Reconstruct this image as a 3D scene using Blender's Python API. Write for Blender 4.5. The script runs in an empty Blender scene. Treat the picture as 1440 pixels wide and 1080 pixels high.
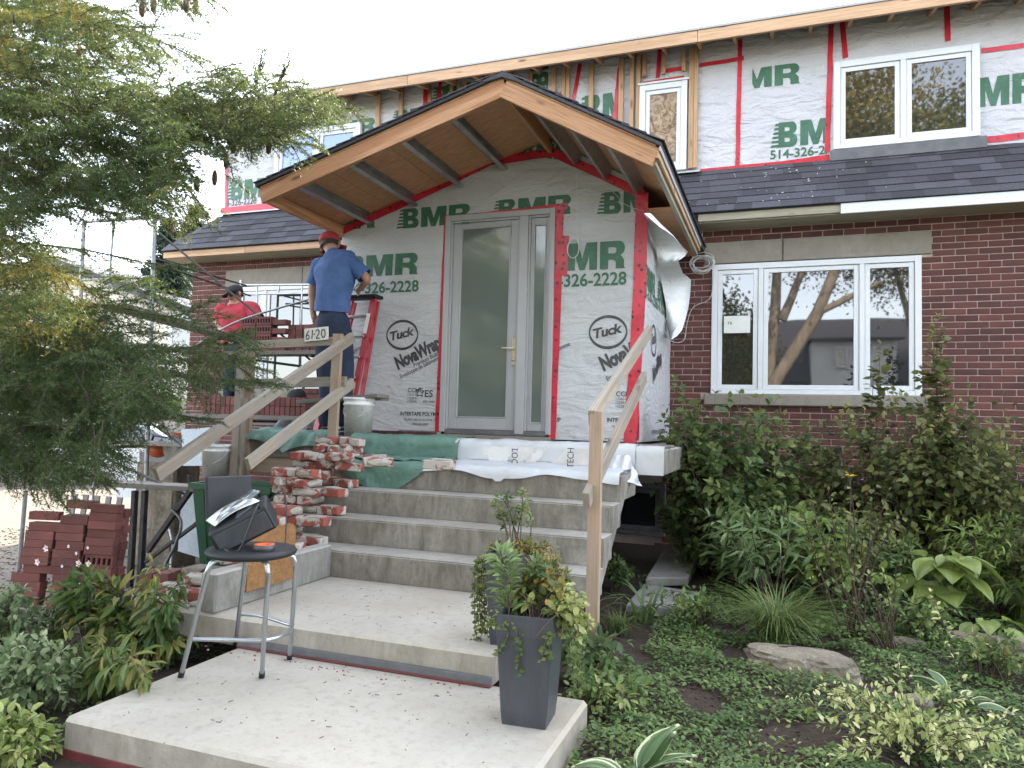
import bpy, bmesh, math, random
import numpy as np
from mathutils import Vector, Matrix, noise

SC = bpy.context.scene
COL = SC.collection
rad = math.radians

# ------------------------------------------------------------------ camera, sky, sun, exposure
CAM = np.array([0.0, 0.0, 1.40])
FPX = 1029.0
def _rot(yaw, pitch, roll):
    cy, sy, cp, sp = math.cos(yaw), math.sin(yaw), math.cos(pitch), math.sin(pitch)
    f = np.array([-sy*cp, cy*cp, sp]); r = np.array([cy, sy, 0.0]); u = np.cross(r, f)
    c, s = math.cos(roll), math.sin(roll)
    return np.array([c*r+s*u, s*r-c*u, f])
CM = _rot(rad(20.0762), rad(3.14395), rad(1.56645))
cd = bpy.data.cameras.new('camera'); cam = bpy.data.objects.new('camera', cd); COL.objects.link(cam)
cd.sensor_width = 36.0; cd.lens = FPX/1440*36; cd.clip_end = 2000; cd.clip_start = 0.05
mw = Matrix.Identity(4)
for i in range(3):
    mw[i][0] = CM[0][i]; mw[i][1] = -CM[1][i]; mw[i][2] = -CM[2][i]; mw[i][3] = CAM[i]
cam.matrix_world = mw
SC.camera = cam

SUN_EL, SUN_AZ = 39.0, 6.0           # azimuth from +Y (into the scene) towards +X
wd = bpy.data.worlds.new('World'); SC.world = wd; wd.use_nodes = True
nt = wd.node_tree; bg = nt.nodes['Background']
sky = nt.nodes.new('ShaderNodeTexSky'); sky.sky_type = 'NISHITA'; sky.sun_disc = False
sky.sun_elevation = rad(SUN_EL); sky.sun_rotation = rad(SUN_AZ)
sky.air_density = 1.0; sky.dust_density = 1.2; sky.ozone_density = 1.0
hz = nt.nodes.new('ShaderNodeHueSaturation'); hz.inputs['Saturation'].default_value = .43      # whole sky desaturated, a white balance for the shade
nt.links.new(sky.outputs[0], hz.inputs['Color']); nt.links.new(hz.outputs[0], bg.inputs['Color']); bg.inputs['Strength'].default_value = 0.15
sl = bpy.data.lights.new('sun', 'SUN'); so = bpy.data.objects.new('sun', sl); COL.objects.link(so)
sl.energy = 2.5; sl.angle = rad(0.53); sl.color = (1.0, 0.93, 0.82)
sv = Vector((math.sin(rad(SUN_AZ))*math.cos(rad(SUN_EL)), math.cos(rad(SUN_AZ))*math.cos(rad(SUN_EL)), math.sin(rad(SUN_EL))))
so.rotation_euler = sv.to_track_quat('Z', 'Y').to_euler(); so.location = (0, 0, 30)
SC.view_settings.view_transform = 'Standard'; SC.view_settings.look = 'None'
SC.view_settings.gamma = 1.0; SC.view_settings.use_curve_mapping = False
SC.view_settings.exposure = 3.14

# ------------------------------------------------------------------ pixel of the photograph -> point of the place
def _ray(px, py): return ((px-720)/FPX)*CM[0] + ((py-540)/FPX)*CM[1] + CM[2]
def atY(px, py, Y): d = _ray(px, py); return Vector(CAM + d*(Y/d[1]))
def atZ(px, py, z): d = _ray(px, py); return Vector(CAM + d*((z-CAM[2])/d[2]))
def atX(px, py, X): d = _ray(px, py); return Vector(CAM + d*(X/d[0]))
def depth(p): return float(np.dot(CM[2], np.array(p)-CAM))
def pix(p):
    c = CM @ (np.array(p)-CAM); return 720+FPX*c[0]/c[2], 540+FPX*c[1]/c[2]

# ------------------------------------------------------------------ materials
def _n(nt, t, **kw):
    n = nt.nodes.new(t)
    for k, v in kw.items(): setattr(n, k, v)
    return n
def _mix(nt, fac, a, b, mode='MIX'):
    m = _n(nt, 'ShaderNodeMix', data_type='RGBA', blend_type=mode)
    for sock, v in ((m.inputs[0], fac), (m.inputs[6], a), (m.inputs[7], b)):
        if hasattr(v, 'links'): nt.links.new(v, sock)
        elif isinstance(v, (int, float)): sock.default_value = v
        else: sock.default_value = (*v, 1.0) if len(v) == 3 else v
    return m.outputs[2]
def _ramp(nt, src, p0, p1, c0=(0, 0, 0), c1=(1, 1, 1)):
    r = _n(nt, 'ShaderNodeValToRGB'); nt.links.new(src, r.inputs[0])
    r.color_ramp.elements[0].position = p0; r.color_ramp.elements[1].position = p1
    r.color_ramp.elements[0].color = (*c0, 1); r.color_ramp.elements[1].color = (*c1, 1)
    return r.outputs[0]
def _noise(nt, vec, scale, detail=4, rough=.55, dist=0):
    n = _n(nt, 'ShaderNodeTexNoise'); n.inputs['Scale'].default_value = scale
    n.inputs['Detail'].default_value = detail; n.inputs['Roughness'].default_value = rough
    n.inputs['Distortion'].default_value = dist
    nt.links.new(vec, n.inputs['Vector']); return n.outputs['Fac']
def _coords(nt, kind='Object', scale=(1, 1, 1), rnd=False):
    tc = _n(nt, 'ShaderNodeTexCoord'); v = tc.outputs['Object' if kind == 'World' else kind]
    if kind == 'World':
        v = _n(nt, 'ShaderNodeNewGeometry').outputs['Position']
    mp = _n(nt, 'ShaderNodeMapping'); mp.inputs['Scale'].default_value = scale
    nt.links.new(v, mp.inputs['Vector'])
    if rnd:
        oi = _n(nt, 'ShaderNodeObjectInfo'); mul = _n(nt, 'ShaderNodeMath', operation='MULTIPLY')
        nt.links.new(oi.outputs['Random'], mul.inputs[0]); mul.inputs[1].default_value = 37.0
        nt.links.new(mul.outputs[0], mp.inputs['Location'])
    return mp.outputs[0]
def _bump(nt, b, h, strength, distance=.01):
    n = _n(nt, 'ShaderNodeBump'); n.inputs['Strength'].default_value = strength; n.inputs['Distance'].default_value = distance
    nt.links.new(h, n.inputs['Height']); nt.links.new(n.outputs[0], b.inputs['Normal'])
def _new(name):
    m = bpy.data.materials.new(name); m.use_nodes = True
    return m, m.node_tree, m.node_tree.nodes['Principled BSDF']

def mat(name, c1, c2=None, scale=6, rough=.7, metal=0, bump=0, bscale=None, coord='Object', stretch=(1, 1, 1), rnd=0, c3=None, spec=.5, detail=5, lo=.35, hi=.65, bdist=.01):
    m, nt, b = _new(name)
    v = _coords(nt, 'Object' if coord == 'Object' else coord, stretch, rnd > 0)
    b.inputs['Roughness'].default_value = rough; b.inputs['Metallic'].default_value = metal
    b.inputs['Specular IOR Level'].default_value = spec
    c2 = c2 or tuple(x*.75 for x in c1)
    f = _ramp(nt, _noise(nt, v, scale, detail), lo, hi)
    col = _mix(nt, f, c1, c2)
    if c3:
        f3 = _ramp(nt, _noise(nt, v, scale*4.3, 5, .65), .55, .72)
        col = _mix(nt, f3, col, c3)
    if rnd:
        oi = _n(nt, 'ShaderNodeObjectInfo')
        mr = _n(nt, 'ShaderNodeMapRange'); nt.links.new(oi.outputs['Random'], mr.inputs[0])
        mr.inputs[3].default_value = 1-rnd; mr.inputs[4].default_value = 1+rnd
        h = _n(nt, 'ShaderNodeHueSaturation'); nt.links.new(mr.outputs[0], h.inputs['Value']); nt.links.new(col, h.inputs['Color'])
        col = h.outputs[0]
    nt.links.new(col, b.inputs['Base Color'])
    if bump: _bump(nt, b, _noise(nt, v, bscale or scale*3, 6, .6), bump, bdist)
    return m

def leafmat(name, c1, c2, c3=None, trans=.35, rough=.5, tcol=None):
    """leaf colours run from c1 to c2 with the per-leaf attribute 'var'"""
    m, nt, b = _new(name)
    at = _n(nt, 'ShaderNodeAttribute', attribute_name='var')
    r = _n(nt, 'ShaderNodeValToRGB'); nt.links.new(at.outputs['Fac'], r.inputs[0])
    e = r.color_ramp.elements; e[0].color = (*c1, 1); e[1].color = (*c2, 1)
    if c3:
        e[1].position = .8; x = r.color_ramp.elements.new(1.0); x.color = (*c3, 1)
    col = r.outputs[0]
    nt.links.new(col, b.inputs['Base Color']); b.inputs['Roughness'].default_value = rough
    b.inputs['Specular IOR Level'].default_value = .35
    tr = _n(nt, 'ShaderNodeBsdfTranslucent')
    g = _n(nt, 'ShaderNodeGamma'); g.inputs[1].default_value = .75; nt.links.new(col, g.inputs[0])
    if tcol: nt.links.new(_mix(nt, .5, g.outputs[0], tcol), tr.inputs['Color'])
    else: nt.links.new(g.outputs[0], tr.inputs['Color'])
    mx = _n(nt, 'ShaderNodeMixShader'); mx.inputs[0].default_value = trans
    nt.links.new(b.outputs[0], mx.inputs[1]); nt.links.new(tr.outputs[0], mx.inputs[2])
    nt.links.new(mx.outputs[0], nt.nodes['Material Output'].inputs['Surface'])
    return m

def woodmat(name, c1, c2, knot=(.12, .06, .03), rough=.7, weather=None, rnd=.12):
    m, nt, b = _new(name)
    v = _coords(nt, 'Object', (1, 1, 1), True)
    mp = _n(nt, 'ShaderNodeMapping'); mp.inputs['Scale'].default_value = (.7, 14, 14); nt.links.new(v, mp.inputs[0])
    w = _n(nt, 'ShaderNodeTexWave', wave_type='BANDS', bands_direction='Y'); w.inputs['Scale'].default_value = .9
    w.inputs['Distortion'].default_value = 7; w.inputs['Detail'].default_value = 3; w.inputs['Detail Scale'].default_value = 1.2
    nt.links.new(mp.outputs[0], w.inputs['Vector'])
    col = _mix(nt, _ramp(nt, w.outputs['Fac'], .2, .9), c1, c2)
    fine = _n(nt, 'ShaderNodeMapping'); fine.inputs['Scale'].default_value = (4, 160, 160); nt.links.new(v, fine.inputs[0])
    fn = _noise(nt, fine.outputs[0], 1.0, 3)
    col = _mix(nt, _ramp(nt, fn, .4, .8), col, tuple(x*.72 for x in c2))
    vo = _n(nt, 'ShaderNodeTexVoronoi'); vm = _n(nt, 'ShaderNodeMapping'); vm.inputs['Scale'].default_value = (2.6, 9, 9)
    nt.links.new(v, vm.inputs[0]); nt.links.new(vm.outputs[0], vo.inputs['Vector']); vo.inputs['Scale'].default_value = 1.0
    col = _mix(nt, _ramp(nt, vo.outputs['Distance'], .09, .19, (1, 1, 1), (0, 0, 0)), col, knot)
    if weather:
        wn = _noise(nt, v, 5, 5, .6)
        col = _mix(nt, _ramp(nt, wn, .35, .7), col, weather)
    oi = _n(nt, 'ShaderNodeObjectInfo'); mr = _n(nt, 'ShaderNodeMapRange'); nt.links.new(oi.outputs['Random'], mr.inputs[0])
    mr.inputs[3].default_value = 1-rnd; mr.inputs[4].default_value = 1+rnd
    h = _n(nt, 'ShaderNodeHueSaturation'); nt.links.new(mr.outputs[0], h.inputs['Value']); nt.links.new(col, h.inputs['Color'])
    nt.links.new(h.outputs[0], b.inputs['Base Color']); b.inputs['Roughness'].default_value = rough
    _bump(nt, b, fn, .25, .004)
    return m

def concrete(name, c1, c2, stain, streak=.6, bump=.35):
    m, nt, b = _new(name)
    v = _coords(nt, 'World')
    n1 = _noise(nt, v, 2.2, 6, .65); n2 = _noise(nt, v, 22, 5, .7); n3 = _noise(nt, v, 140, 3, .6)
    col = _mix(nt, _ramp(nt, n1, .35, .68), c1, c2)
    col = _mix(nt, _ramp(nt, n2, .5, .78), col, tuple(x*.82 for x in c2))
    col = _mix(nt, _ramp(nt, n3, .58, .8), col, tuple(x*.7 for x in c1))
    n4 = _noise(nt, v, .9, 4, .6, 1.0); col = _mix(nt, _ramp(nt, n4, .52, .74, (0, 0, 0), (.5, .5, .5)), col, tuple(x*y for x, y in zip(c2, (.86, .76, .62))))
    # dirt runs and damp stains on upright faces
    g = _n(nt, 'ShaderNodeNewGeometry'); sx = _n(nt, 'ShaderNodeSeparateXYZ'); nt.links.new(g.outputs['True Normal'], sx.inputs[0])
    ab = _n(nt, 'ShaderNodeMath', operation='ABSOLUTE'); nt.links.new(sx.outputs['Z'], ab.inputs[0])
    up = _ramp(nt, ab.outputs[0], .25, .6, (1, 1, 1), (0, 0, 0))
    sv_ = _coords(nt, 'World', (5, 5, 1.6)); sn = _ramp(nt, _noise(nt, sv_, 1.7, 8, .72, .6), .26, .72)
    mu = _n(nt, 'ShaderNodeMath', operation='MULTIPLY'); nt.links.new(up, mu.inputs[0]); nt.links.new(sn, mu.inputs[1])
    mu2 = _n(nt, 'ShaderNodeMath', operation='MULTIPLY'); nt.links.new(mu.outputs[0], mu2.inputs[0]); mu2.inputs[1].default_value = streak
    col = _mix(nt, mu2.outputs[0], col, stain)
    # specks and brush marks
    sp = _n(nt, 'ShaderNodeTexVoronoi'); sp.inputs['Scale'].default_value = 11; nt.links.new(v, sp.inputs['Vector'])
    col = _mix(nt, _ramp(nt, sp.outputs['Distance'], .02, .045, (.8, .8, .8), (0, 0, 0)), col, (.10, .075, .05))
    nt.links.new(col, b.inputs['Base Color']); b.inputs['Roughness'].default_value = .88; b.inputs['Specular IOR Level'].default_value = .25
    br = _coords(nt, 'World', (30, 150, 60)); hb = _noise(nt, br, 1.0, 4, .6)
    ad = _n(nt, 'ShaderNodeMath', operation='ADD'); nt.links.new(hb, ad.inputs[0]); nt.links.new(n2, ad.inputs[1])
    _bump(nt, b, ad.outputs[0], bump, .004)
    return m

def plain(name, c, rough=.5, metal=0, spec=.5, bump=0, bscale=40, var=.12):
    return mat(name, c, tuple(x*(1-var) for x in c), 9, rough, metal, bump, bscale, spec=spec)

MAT = {}
def setup_materials():
    X = MAT
    X['brick'] = mat('house_brick', (.118, .040, .032), (.072, .028, .024), 3, .85, bump=.3, bscale=90, rnd=.22, c3=(.09, .035, .03), bdist=.004)
    X['mortar'] = mat('mortar', (.44, .34, .30), (.35, .27, .24), 8, .95, bump=.4, bscale=120)
    X['lintel'] = concrete('lintel_stone', (.30, .275, .235), (.235, .215, .18), (.16, .14, .11), .4)
    X['concrete'] = concrete('stair_concrete', (.36, .338, .295), (.25, .232, .20), (.085, .073, .058), .95)
    X['slab'] = concrete('slab_concrete', (.41, .38, .32), (.345, .315, .262), (.15, .13, .105), .75)
    X['curb'] = concrete('curb_concrete', (.36, .34, .305), (.25, .24, .215), (.085, .08, .068), .9)
    X['wrap'] = wrapmat('house_wrap', (.50, .505, .51), .6)
    X['wrap_up'] = wrapmat('upper_house_wrap', (.55, .545, .575), .95)
    X['wrap_back'] = wrapmat('wrap_back', (.78, .80, .80), .5)
    X['green'] = mat('print_green', (.026, .105, .055), (.045, .14, .08), 5, .5, coord='World', c3=(.09, .17, .12))
    X['black'] = mat('print_black', (.032, .034, .034), (.06, .06, .062), 5, .5, coord='World', c3=(.10, .10, .10))
    X['tape'] = tapemat()
    X['studwood'] = woodmat('stud_wood', (.52, .33, .19), (.42, .25, .13), (.2, .1, .05))
    X['fascia'] = woodmat('fascia_wood', (.56, .31, .165), (.39, .18, .08), (.14, .05, .025))
    X['roofwood'] = woodmat('roof_edge_wood', (.56, .36, .22), (.45, .28, .16), (.18, .09, .05))
    X['oldfascia'] = woodmat('old_fascia', (.42, .38, .28), (.32, .28, .20), (.15, .12, .08), weather=(.30, .29, .22))
    X['railwood'] = woodmat('rail_wood', (.345, .285, .215), (.25, .20, .15), (.07, .045, .03), weather=(.235, .215, .18))
    X['postwood'] = woodmat('post_wood', (.36, .25, .17), (.28, .19, .125), (.10, .06, .035), weather=(.30, .235, .175))
    X['plank'] = woodmat('weathered_plank', (.22, .19, .16), (.16, .135, .115), (.06, .05, .04), weather=(.20, .185, .165))
    X['osb'] = osbmat()
    X['shingle'] = mat('shingle', (.066, .063, .073), (.040, .039, .047), 60, .92, bump=.6, bscale=260, rnd=.40, c3=(.095, .092, .10))
    X['white'] = plain('white_frame', (.66, .68, .70), .35, var=.05)
    X['greyframe'] = plain('grey_door_frame', (.36, .362, .368), .4, var=.05)
    X['greytrim'] = plain('grey_trim', (.40, .40, .41), .45, var=.06)
    X['steel'] = plain('galvanised', (.50, .51, .52), .38, .85, var=.25, bump=.1)
    X['dullsteel'] = plain('dull_galvanised', (.36, .37, .37), .5, .6, var=.3)
    X['darksteel'] = plain('dark_steel', (.055, .05, .048), .6, .4, var=.4)
    X['chrome'] = plain('stool_tube', (.42, .44, .46), .3, .8, var=.15)
    X['blackplastic'] = plain('black_plastic', (.018, .019, .021), .55, spec=.3, var=.25)
    X['charcoal'] = mat('charcoal_pot', (.050, .054, .062), (.036, .039, .046), 5, .45, bump=.1, bscale=80, stretch=(6, 6, 1))
    X['brass'] = plain('brass', (.62, .54, .40), .3, .8)
    X['glass'] = glassmat('window_glass', (.018, .02, .02), .02)
    X['darkglass'] = glassmat('dark_glass', (.012, .013, .016), .08)
    X['frosted'] = glassmat('frosted_glass', (.12, .145, .132), .09)
    X['blueglass'] = glassmat('blue_glass', (.10, .20, .42), .15)
    X['reflectpaint'] = reflectpaintmat()
    X['tarp'] = mat('green_tarp', (.115, .215, .17), (.075, .155, .12), 5, .55, bump=.5, bscale=14, c3=(.14, .22, .175), bdist=.02)
    X['sheet'] = mat('white_sheet', (.52, .535, .55), (.44, .44, .425), 3, .5, bump=.3, bscale=14, lo=.45, hi=.8)
    X['dirtysheet'] = mat('soiled_sheet', (.66, .65, .62), (.46, .43, .38), 4, .6, bump=.3, bscale=20)
    X['newbrick'] = mat('new_brick', (.185, .066, .055), (.12, .045, .04), 4, .85, bump=.35, bscale=70, rnd=.25, bdist=.004)
    X['oldbrick'] = salvaged()
    X['mortarbit'] = mat('mortar_crust', (.42, .39, .34), (.28, .26, .22), 14, .95, bump=.8, bscale=45, bdist=.01)
    X['soil'] = mat('soil', (.028, .017, .010), (.050, .033, .020), 18, .97, bump=.9, bscale=50, coord='World', c3=(.07, .05, .035), bdist=.02)
    X['mulch'] = mat('mulch', (.075, .048, .03), (.03, .02, .013), 12, .95, coord='World', c3=(.16, .12, .08))
    X['gravel'] = mat('gravel', (.145, .118, .085), (.088, .073, .056), 30, .95, bump=.9, bscale=120, coord='World', c3=(.25, .215, .165), bdist=.01)
    X['stone'] = mat('rock', (.25, .21, .15), (.13, .108, .078), 6, .9, bump=.9, bscale=16, c3=(.32, .29, .24), bdist=.03)
    X['paver'] = concrete('paver', (.36, .345, .32), (.26, .25, .23), (.12, .11, .09), .6)
    X['red'] = plain('red_plastic', (.42, .02, .03), .4)
    X['orange'] = plain('orange_plastic', (.62, .12, .03), .45)
    X['whiteplastic'] = mat('white_plastic', (.74, .74, .71), (.60, .59, .55), 7, .5, c3=(.45, .43, .38))
    X['foam'] = mat('foam_board', (.60, .66, .70), (.50, .56, .61), 30, .8, bump=.25, bscale=120)
    X['greenbin'] = plain('green_plastic', (.012, .085, .035), .42)
    X['skin'] = mat('skin', (.44, .24, .165), (.36, .18, .12), 8, .55)
    X['blueshirt'] = mat('blue_cotton', (.075, .135, .30), (.05, .10, .24), 6, .9, bump=.9, bscale=7, bdist=.03)
    X['redshirt'] = mat('red_cotton', (.40, .035, .05), (.28, .022, .035), 6, .9, bump=.9, bscale=7, bdist=.03)
    X['jeans'] = mat('navy_jeans', (.022, .034, .065), (.014, .022, .045), 9, .9, bump=.35, bscale=18)
    X['redcap'] = plain('red_cap', (.36, .035, .04), .85)
    X['blackcap'] = plain('black_cap', (.018, .018, .02), .85)
    X['hair'] = plain('hair', (.03, .022, .018), .7)
    X['mat'] = mat('coir_mat', (.32, .165, .06), (.22, .105, .038), 40, .98, bump=1.0, bscale=160, bdist=.01)
    X['paper'] = plain('paper', (.72, .72, .70), .6, var=.08)
    X['photoprint'] = mat('printed_page', (.10, .11, .12), (.55, .56, .56), 16, .35, lo=.45, hi=.55)
    X['siding'] = plain('beige_siding', (.58, .53, .43), .6, var=.06)
    X['bluegrey'] = plain('blue_grey_siding', (.42, .44, .45), .6, var=.06)
    X['asphalt'] = mat('asphalt', (.055, .055, .055), (.042, .042, .042), 40, .9, bump=.3, coord='World')
    X['lawn'] = mat('lawn', (.05, .085, .02), (.035, .06, .016), 3, .95, bump=.6, bscale=60, coord='World', c3=(.08, .10, .03))
    X['bark'] = mat('bark', (.11, .08, .06), (.055, .04, .03), 20, .95, bump=1.0, bscale=26, stretch=(1, 1, .25), bdist=.02)
    X['palebark'] = mat('pale_bark', (.30, .235, .17), (.17, .13, .095), 9, .9, bump=.8, bscale=20, stretch=(1, 1, .25), bdist=.02)
    X['twig'] = plain('twig', (.085, .06, .042), .8, var=.4)
    X['redtwig'] = plain('red_twig', (.075, .045, .03), .7, var=.4)
    X['cone'] = plain('spruce_cone', (.09, .05, .03), .8, var=.4)
    X['needle'] = leafmat('spruce_needles', (.017, .042, .015), (.068, .105, .026), (.24, .185, .035), .26, .55, (.22, .24, .04))
    X['farneedle'] = leafmat('far_spruce_needles', (.010, .022, .012), (.03, .05, .022), None, .2)
    X['shrubleaf'] = leafmat('shrub_leaf', (.044, .085, .028), (.12, .17, .05), (.20, .24, .07), .32, .48)
    X['olive'] = leafmat('olive_leaf', (.055, .078, .026), (.135, .155, .048), (.22, .22, .065), .3, .48)
    X['lime'] = leafmat('lime_leaf', (.11, .18, .035), (.20, .27, .06), None, .35, .4)
    X['cover'] = leafmat('ground_cover_leaf', (.070, .125, .036), (.165, .24, .070), (.26, .30, .09), .3, .5)
    X['grassblade'] = leafmat('grass_blade', (.07, .12, .03), (.18, .23, .07), (.32, .26, .10), .3, .45)
    X['peony'] = leafmat('peony_leaf', (.048, .095, .022), (.11, .16, .04), (.24, .22, .06), .32, .4)
    X['greyleaf'] = leafmat('greyish_leaf', (.085, .135, .055), (.20, .26, .12), (.34, .38, .22), .3, .45)
    X['variegated'] = leafmat('variegated_leaf', (.13, .19, .04), (.42, .45, .16), (.60, .58, .30), .3, .4)
    X['gold'] = leafmat('golden_leaf', (.075, .10, .025), (.24, .22, .05), (.48, .28, .05), .32, .45)
    X['creeper'] = leafmat('creeper_leaf', (.055, .095, .025), (.14, .17, .045), (.30, .27, .07), .3, .45)
    X['lily'] = leafmat('lily_leaf', (.08, .145, .045), (.21, .28, .11), None, .3, .45)
    X['hostaleaf'] = hostamat('hosta_leaf', (.24, .30, .07), (.13, .19, .045), None)
    X['hostavar'] = hostamat('edged_hosta_leaf', (.12, .20, .075), (.075, .14, .05), (.60, .62, .38))
    X['autumn'] = leafmat('street_tree_leaf', (.085, .10, .018), (.27, .21, .04), (.40, .24, .05), .35, .5)
    X['petal'] = plain('pale_pink_petal', (.75, .62, .66), .5, var=.08)
    X['yellowpetal'] = plain('yellow_petal', (.72, .42, .04), .5)
    X['redcord'] = plain('red_strip', (.14, .028, .028), .7, var=.4)
    X['membrane'] = mat('grey_membrane', (.13, .13, .135), (.09, .09, .095), 8, .6)
    X['wire'] = plain('grey_wire', (.55, .55, .53), .5)
    X['blackwire'] = plain('black_wire', (.02, .02, .02), .5)
    X['signboard'] = plain('sign_board', (.62, .60, .52), .6)
    X['car'] = plain('white_car_paint', (.66, .67, .68), .2, var=.02)
    X['tyre'] = plain('tyre', (.02, .02, .02), .85)

def wrapmat(name, c, k):
    m, nt, b = _new(name); v = _coords(nt, 'World')
    n1 = _noise(nt, v, 1.3, 5, .6)
    col = _mix(nt, _ramp(nt, n1, .35, .7), c, tuple(x*.86 for x in c))
    fib = _noise(nt, v, 60, 4, .7)
    col = _mix(nt, _ramp(nt, fib, .5, .8), col, tuple(x*.82 for x in c))
    nt.links.new(col, b.inputs['Base Color']); b.inputs['Roughness'].default_value = .5; b.inputs['Specular IOR Level'].default_value = .35
    cv = _coords(nt, 'World', (1.0, 1.0, 2.3))
    w = _noise(nt, cv, 3.2, 4, .5, 1.4); w2 = _noise(nt, v, 11, 3, .5, .8)
    ad = _n(nt, 'ShaderNodeMath', operation='MULTIPLY_ADD'); nt.links.new(w2, ad.inputs[0]); ad.inputs[1].default_value = .22; nt.links.new(w, ad.inputs[2])
    _bump(nt, b, ad.outputs[0], .85*k, .06)
    return m
def tapemat():
    m, nt, b = _new('red_tape'); v = _coords(nt, 'World')
    mp = _n(nt, 'ShaderNodeMapping'); mp.inputs['Scale'].default_value = (1, 1, 1); nt.links.new(v, mp.inputs[0])
    vo = _n(nt, 'ShaderNodeTexVoronoi'); vo.inputs['Scale'].default_value = 17; vo.inputs['Randomness'].default_value = .55
    nt.links.new(mp.outputs[0], vo.inputs['Vector'])
    sc = _noise(nt, v, 95, 2, .5)
    ad = _n(nt, 'ShaderNodeMath', operation='MULTIPLY_ADD'); nt.links.new(sc, ad.inputs[0]); ad.inputs[1].default_value = .5; nt.links.new(vo.outputs['Distance'], ad.inputs[2])
    k = _ramp(nt, ad.outputs[0], .50, .54, (1, 1, 1), (0, 0, 0))
    col = _mix(nt, _ramp(nt, _noise(nt, v, 7, 4), .4, .7), (.56, .022, .045), (.38, .014, .03))
    col = _mix(nt, k, col, (.07, .012, .016))
    nt.links.new(col, b.inputs['Base Color']); b.inputs['Roughness'].default_value = .32
    _bump(nt, b, _noise(nt, v, 24, 3), .35, .01)
    return m
def osbmat():
    m, nt, b = _new('osb_board'); v = _coords(nt, 'Object', (1, 3, 1), True)
    vo = _n(nt, 'ShaderNodeTexVoronoi'); vo.inputs['Scale'].default_value = 20; nt.links.new(v, vo.inputs['Vector'])
    col = _mix(nt, _ramp(nt, _noise(nt, v, 9, 5, .7), .35, .68), (.56, .30, .165), (.40, .195, .095))
    h = _n(nt, 'ShaderNodeMix', data_type='RGBA', blend_type='OVERLAY'); h.inputs[0].default_value = .35
    nt.links.new(col, h.inputs[6]); nt.links.new(vo.outputs['Color'], h.inputs[7])
    c = _mix(nt, .75, h.outputs[2], col)
    nt.links.new(c, b.inputs['Base Color']); b.inputs['Roughness'].default_value = .75
    _bump(nt, b, vo.outputs['Distance'], .3, .004)
    return m
def glassmat(name, c, rough):
    m, nt, b = _new(name)
    b.inputs['Base Color'].default_value = (*c, 1); b.inputs['Roughness'].default_value = rough
    b.inputs['Specular IOR Level'].default_value = 1.0; b.inputs['IOR'].default_value = 1.6
    v = _coords(nt, 'World', (1, 1, 1.6)); _bump(nt, b, _noise(nt, v, 1.5, 1), .035, .012)
    return m
def reflectpaintmat():
    m, nt, b = _new('painted_reflection_glass'); v = _coords(nt, 'World')
    n = _noise(nt, v, 9, 5, .6, 2.5)
    col = _mix(nt, _ramp(nt, n, .38, .62), (.10, .06, .035), (.42, .29, .19))  # orange-brown reflections painted into the pane colour
    nt.links.new(col, b.inputs['Base Color']); b.inputs['Roughness'].default_value = .12; b.inputs['Specular IOR Level'].default_value = .9
    return m
def salvaged():
    m, nt, b = _new('salvaged_brick'); v = _coords(nt, 'Object', (1, 1, 1), True)
    col = _mix(nt, _ramp(nt, _noise(nt, v, 9, 4), .35, .7), (.27, .072, .05), (.15, .045, .035))
    k = _ramp(nt, _noise(nt, v, 9, 5, .6, .4), .49, .55)
    col = _mix(nt, k, col, (.40, .365, .32))
    nt.links.new(col, b.inputs['Base Color']); b.inputs['Roughness'].default_value = .92
    _bump(nt, b, k, .6, .006)
    return m
def hostamat(name, c1, c2, edge):
    m, nt, b = _new(name)
    at = _n(nt, 'ShaderNodeAttribute', attribute_name='edge')
    v = _coords(nt, 'Object', (1, 1, 1), True)
    col = _mix(nt, _ramp(nt, _noise(nt, v, 7, 3), .35, .65), c1, c2)
    ve = _n(nt, 'ShaderNodeAttribute', attribute_name='vein')
    col = _mix(nt, _ramp(nt, ve.outputs['Fac'], .2, .8), col, tuple(x*.68 for x in c1))
    if edge:
        ad = _n(nt, 'ShaderNodeMath', operation='MULTIPLY_ADD'); nt.links.new(_noise(nt, v, 14, 2), ad.inputs[0]); ad.inputs[1].default_value = .35; nt.links.new(at.outputs['Fac'], ad.inputs[2])
        col = _mix(nt, _ramp(nt, ad.outputs[0], .86, .95), col, edge)
    nt.links.new(col, b.inputs['Base Color']); b.inputs['Roughness'].default_value = .42
    tr = _n(nt, 'ShaderNodeBsdfTranslucent'); nt.links.new(col, tr.inputs['Color'])
    mx = _n(nt, 'ShaderNodeMixShader'); mx.inputs[0].default_value = .25
    nt.links.new(b.outputs[0], mx.inputs[1]); nt.links.new(tr.outputs[0], mx.inputs[2])
    nt.links.new(mx.outputs[0], nt.nodes['Material Output'].inputs['Surface'])
    return m
setup_materials()

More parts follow.
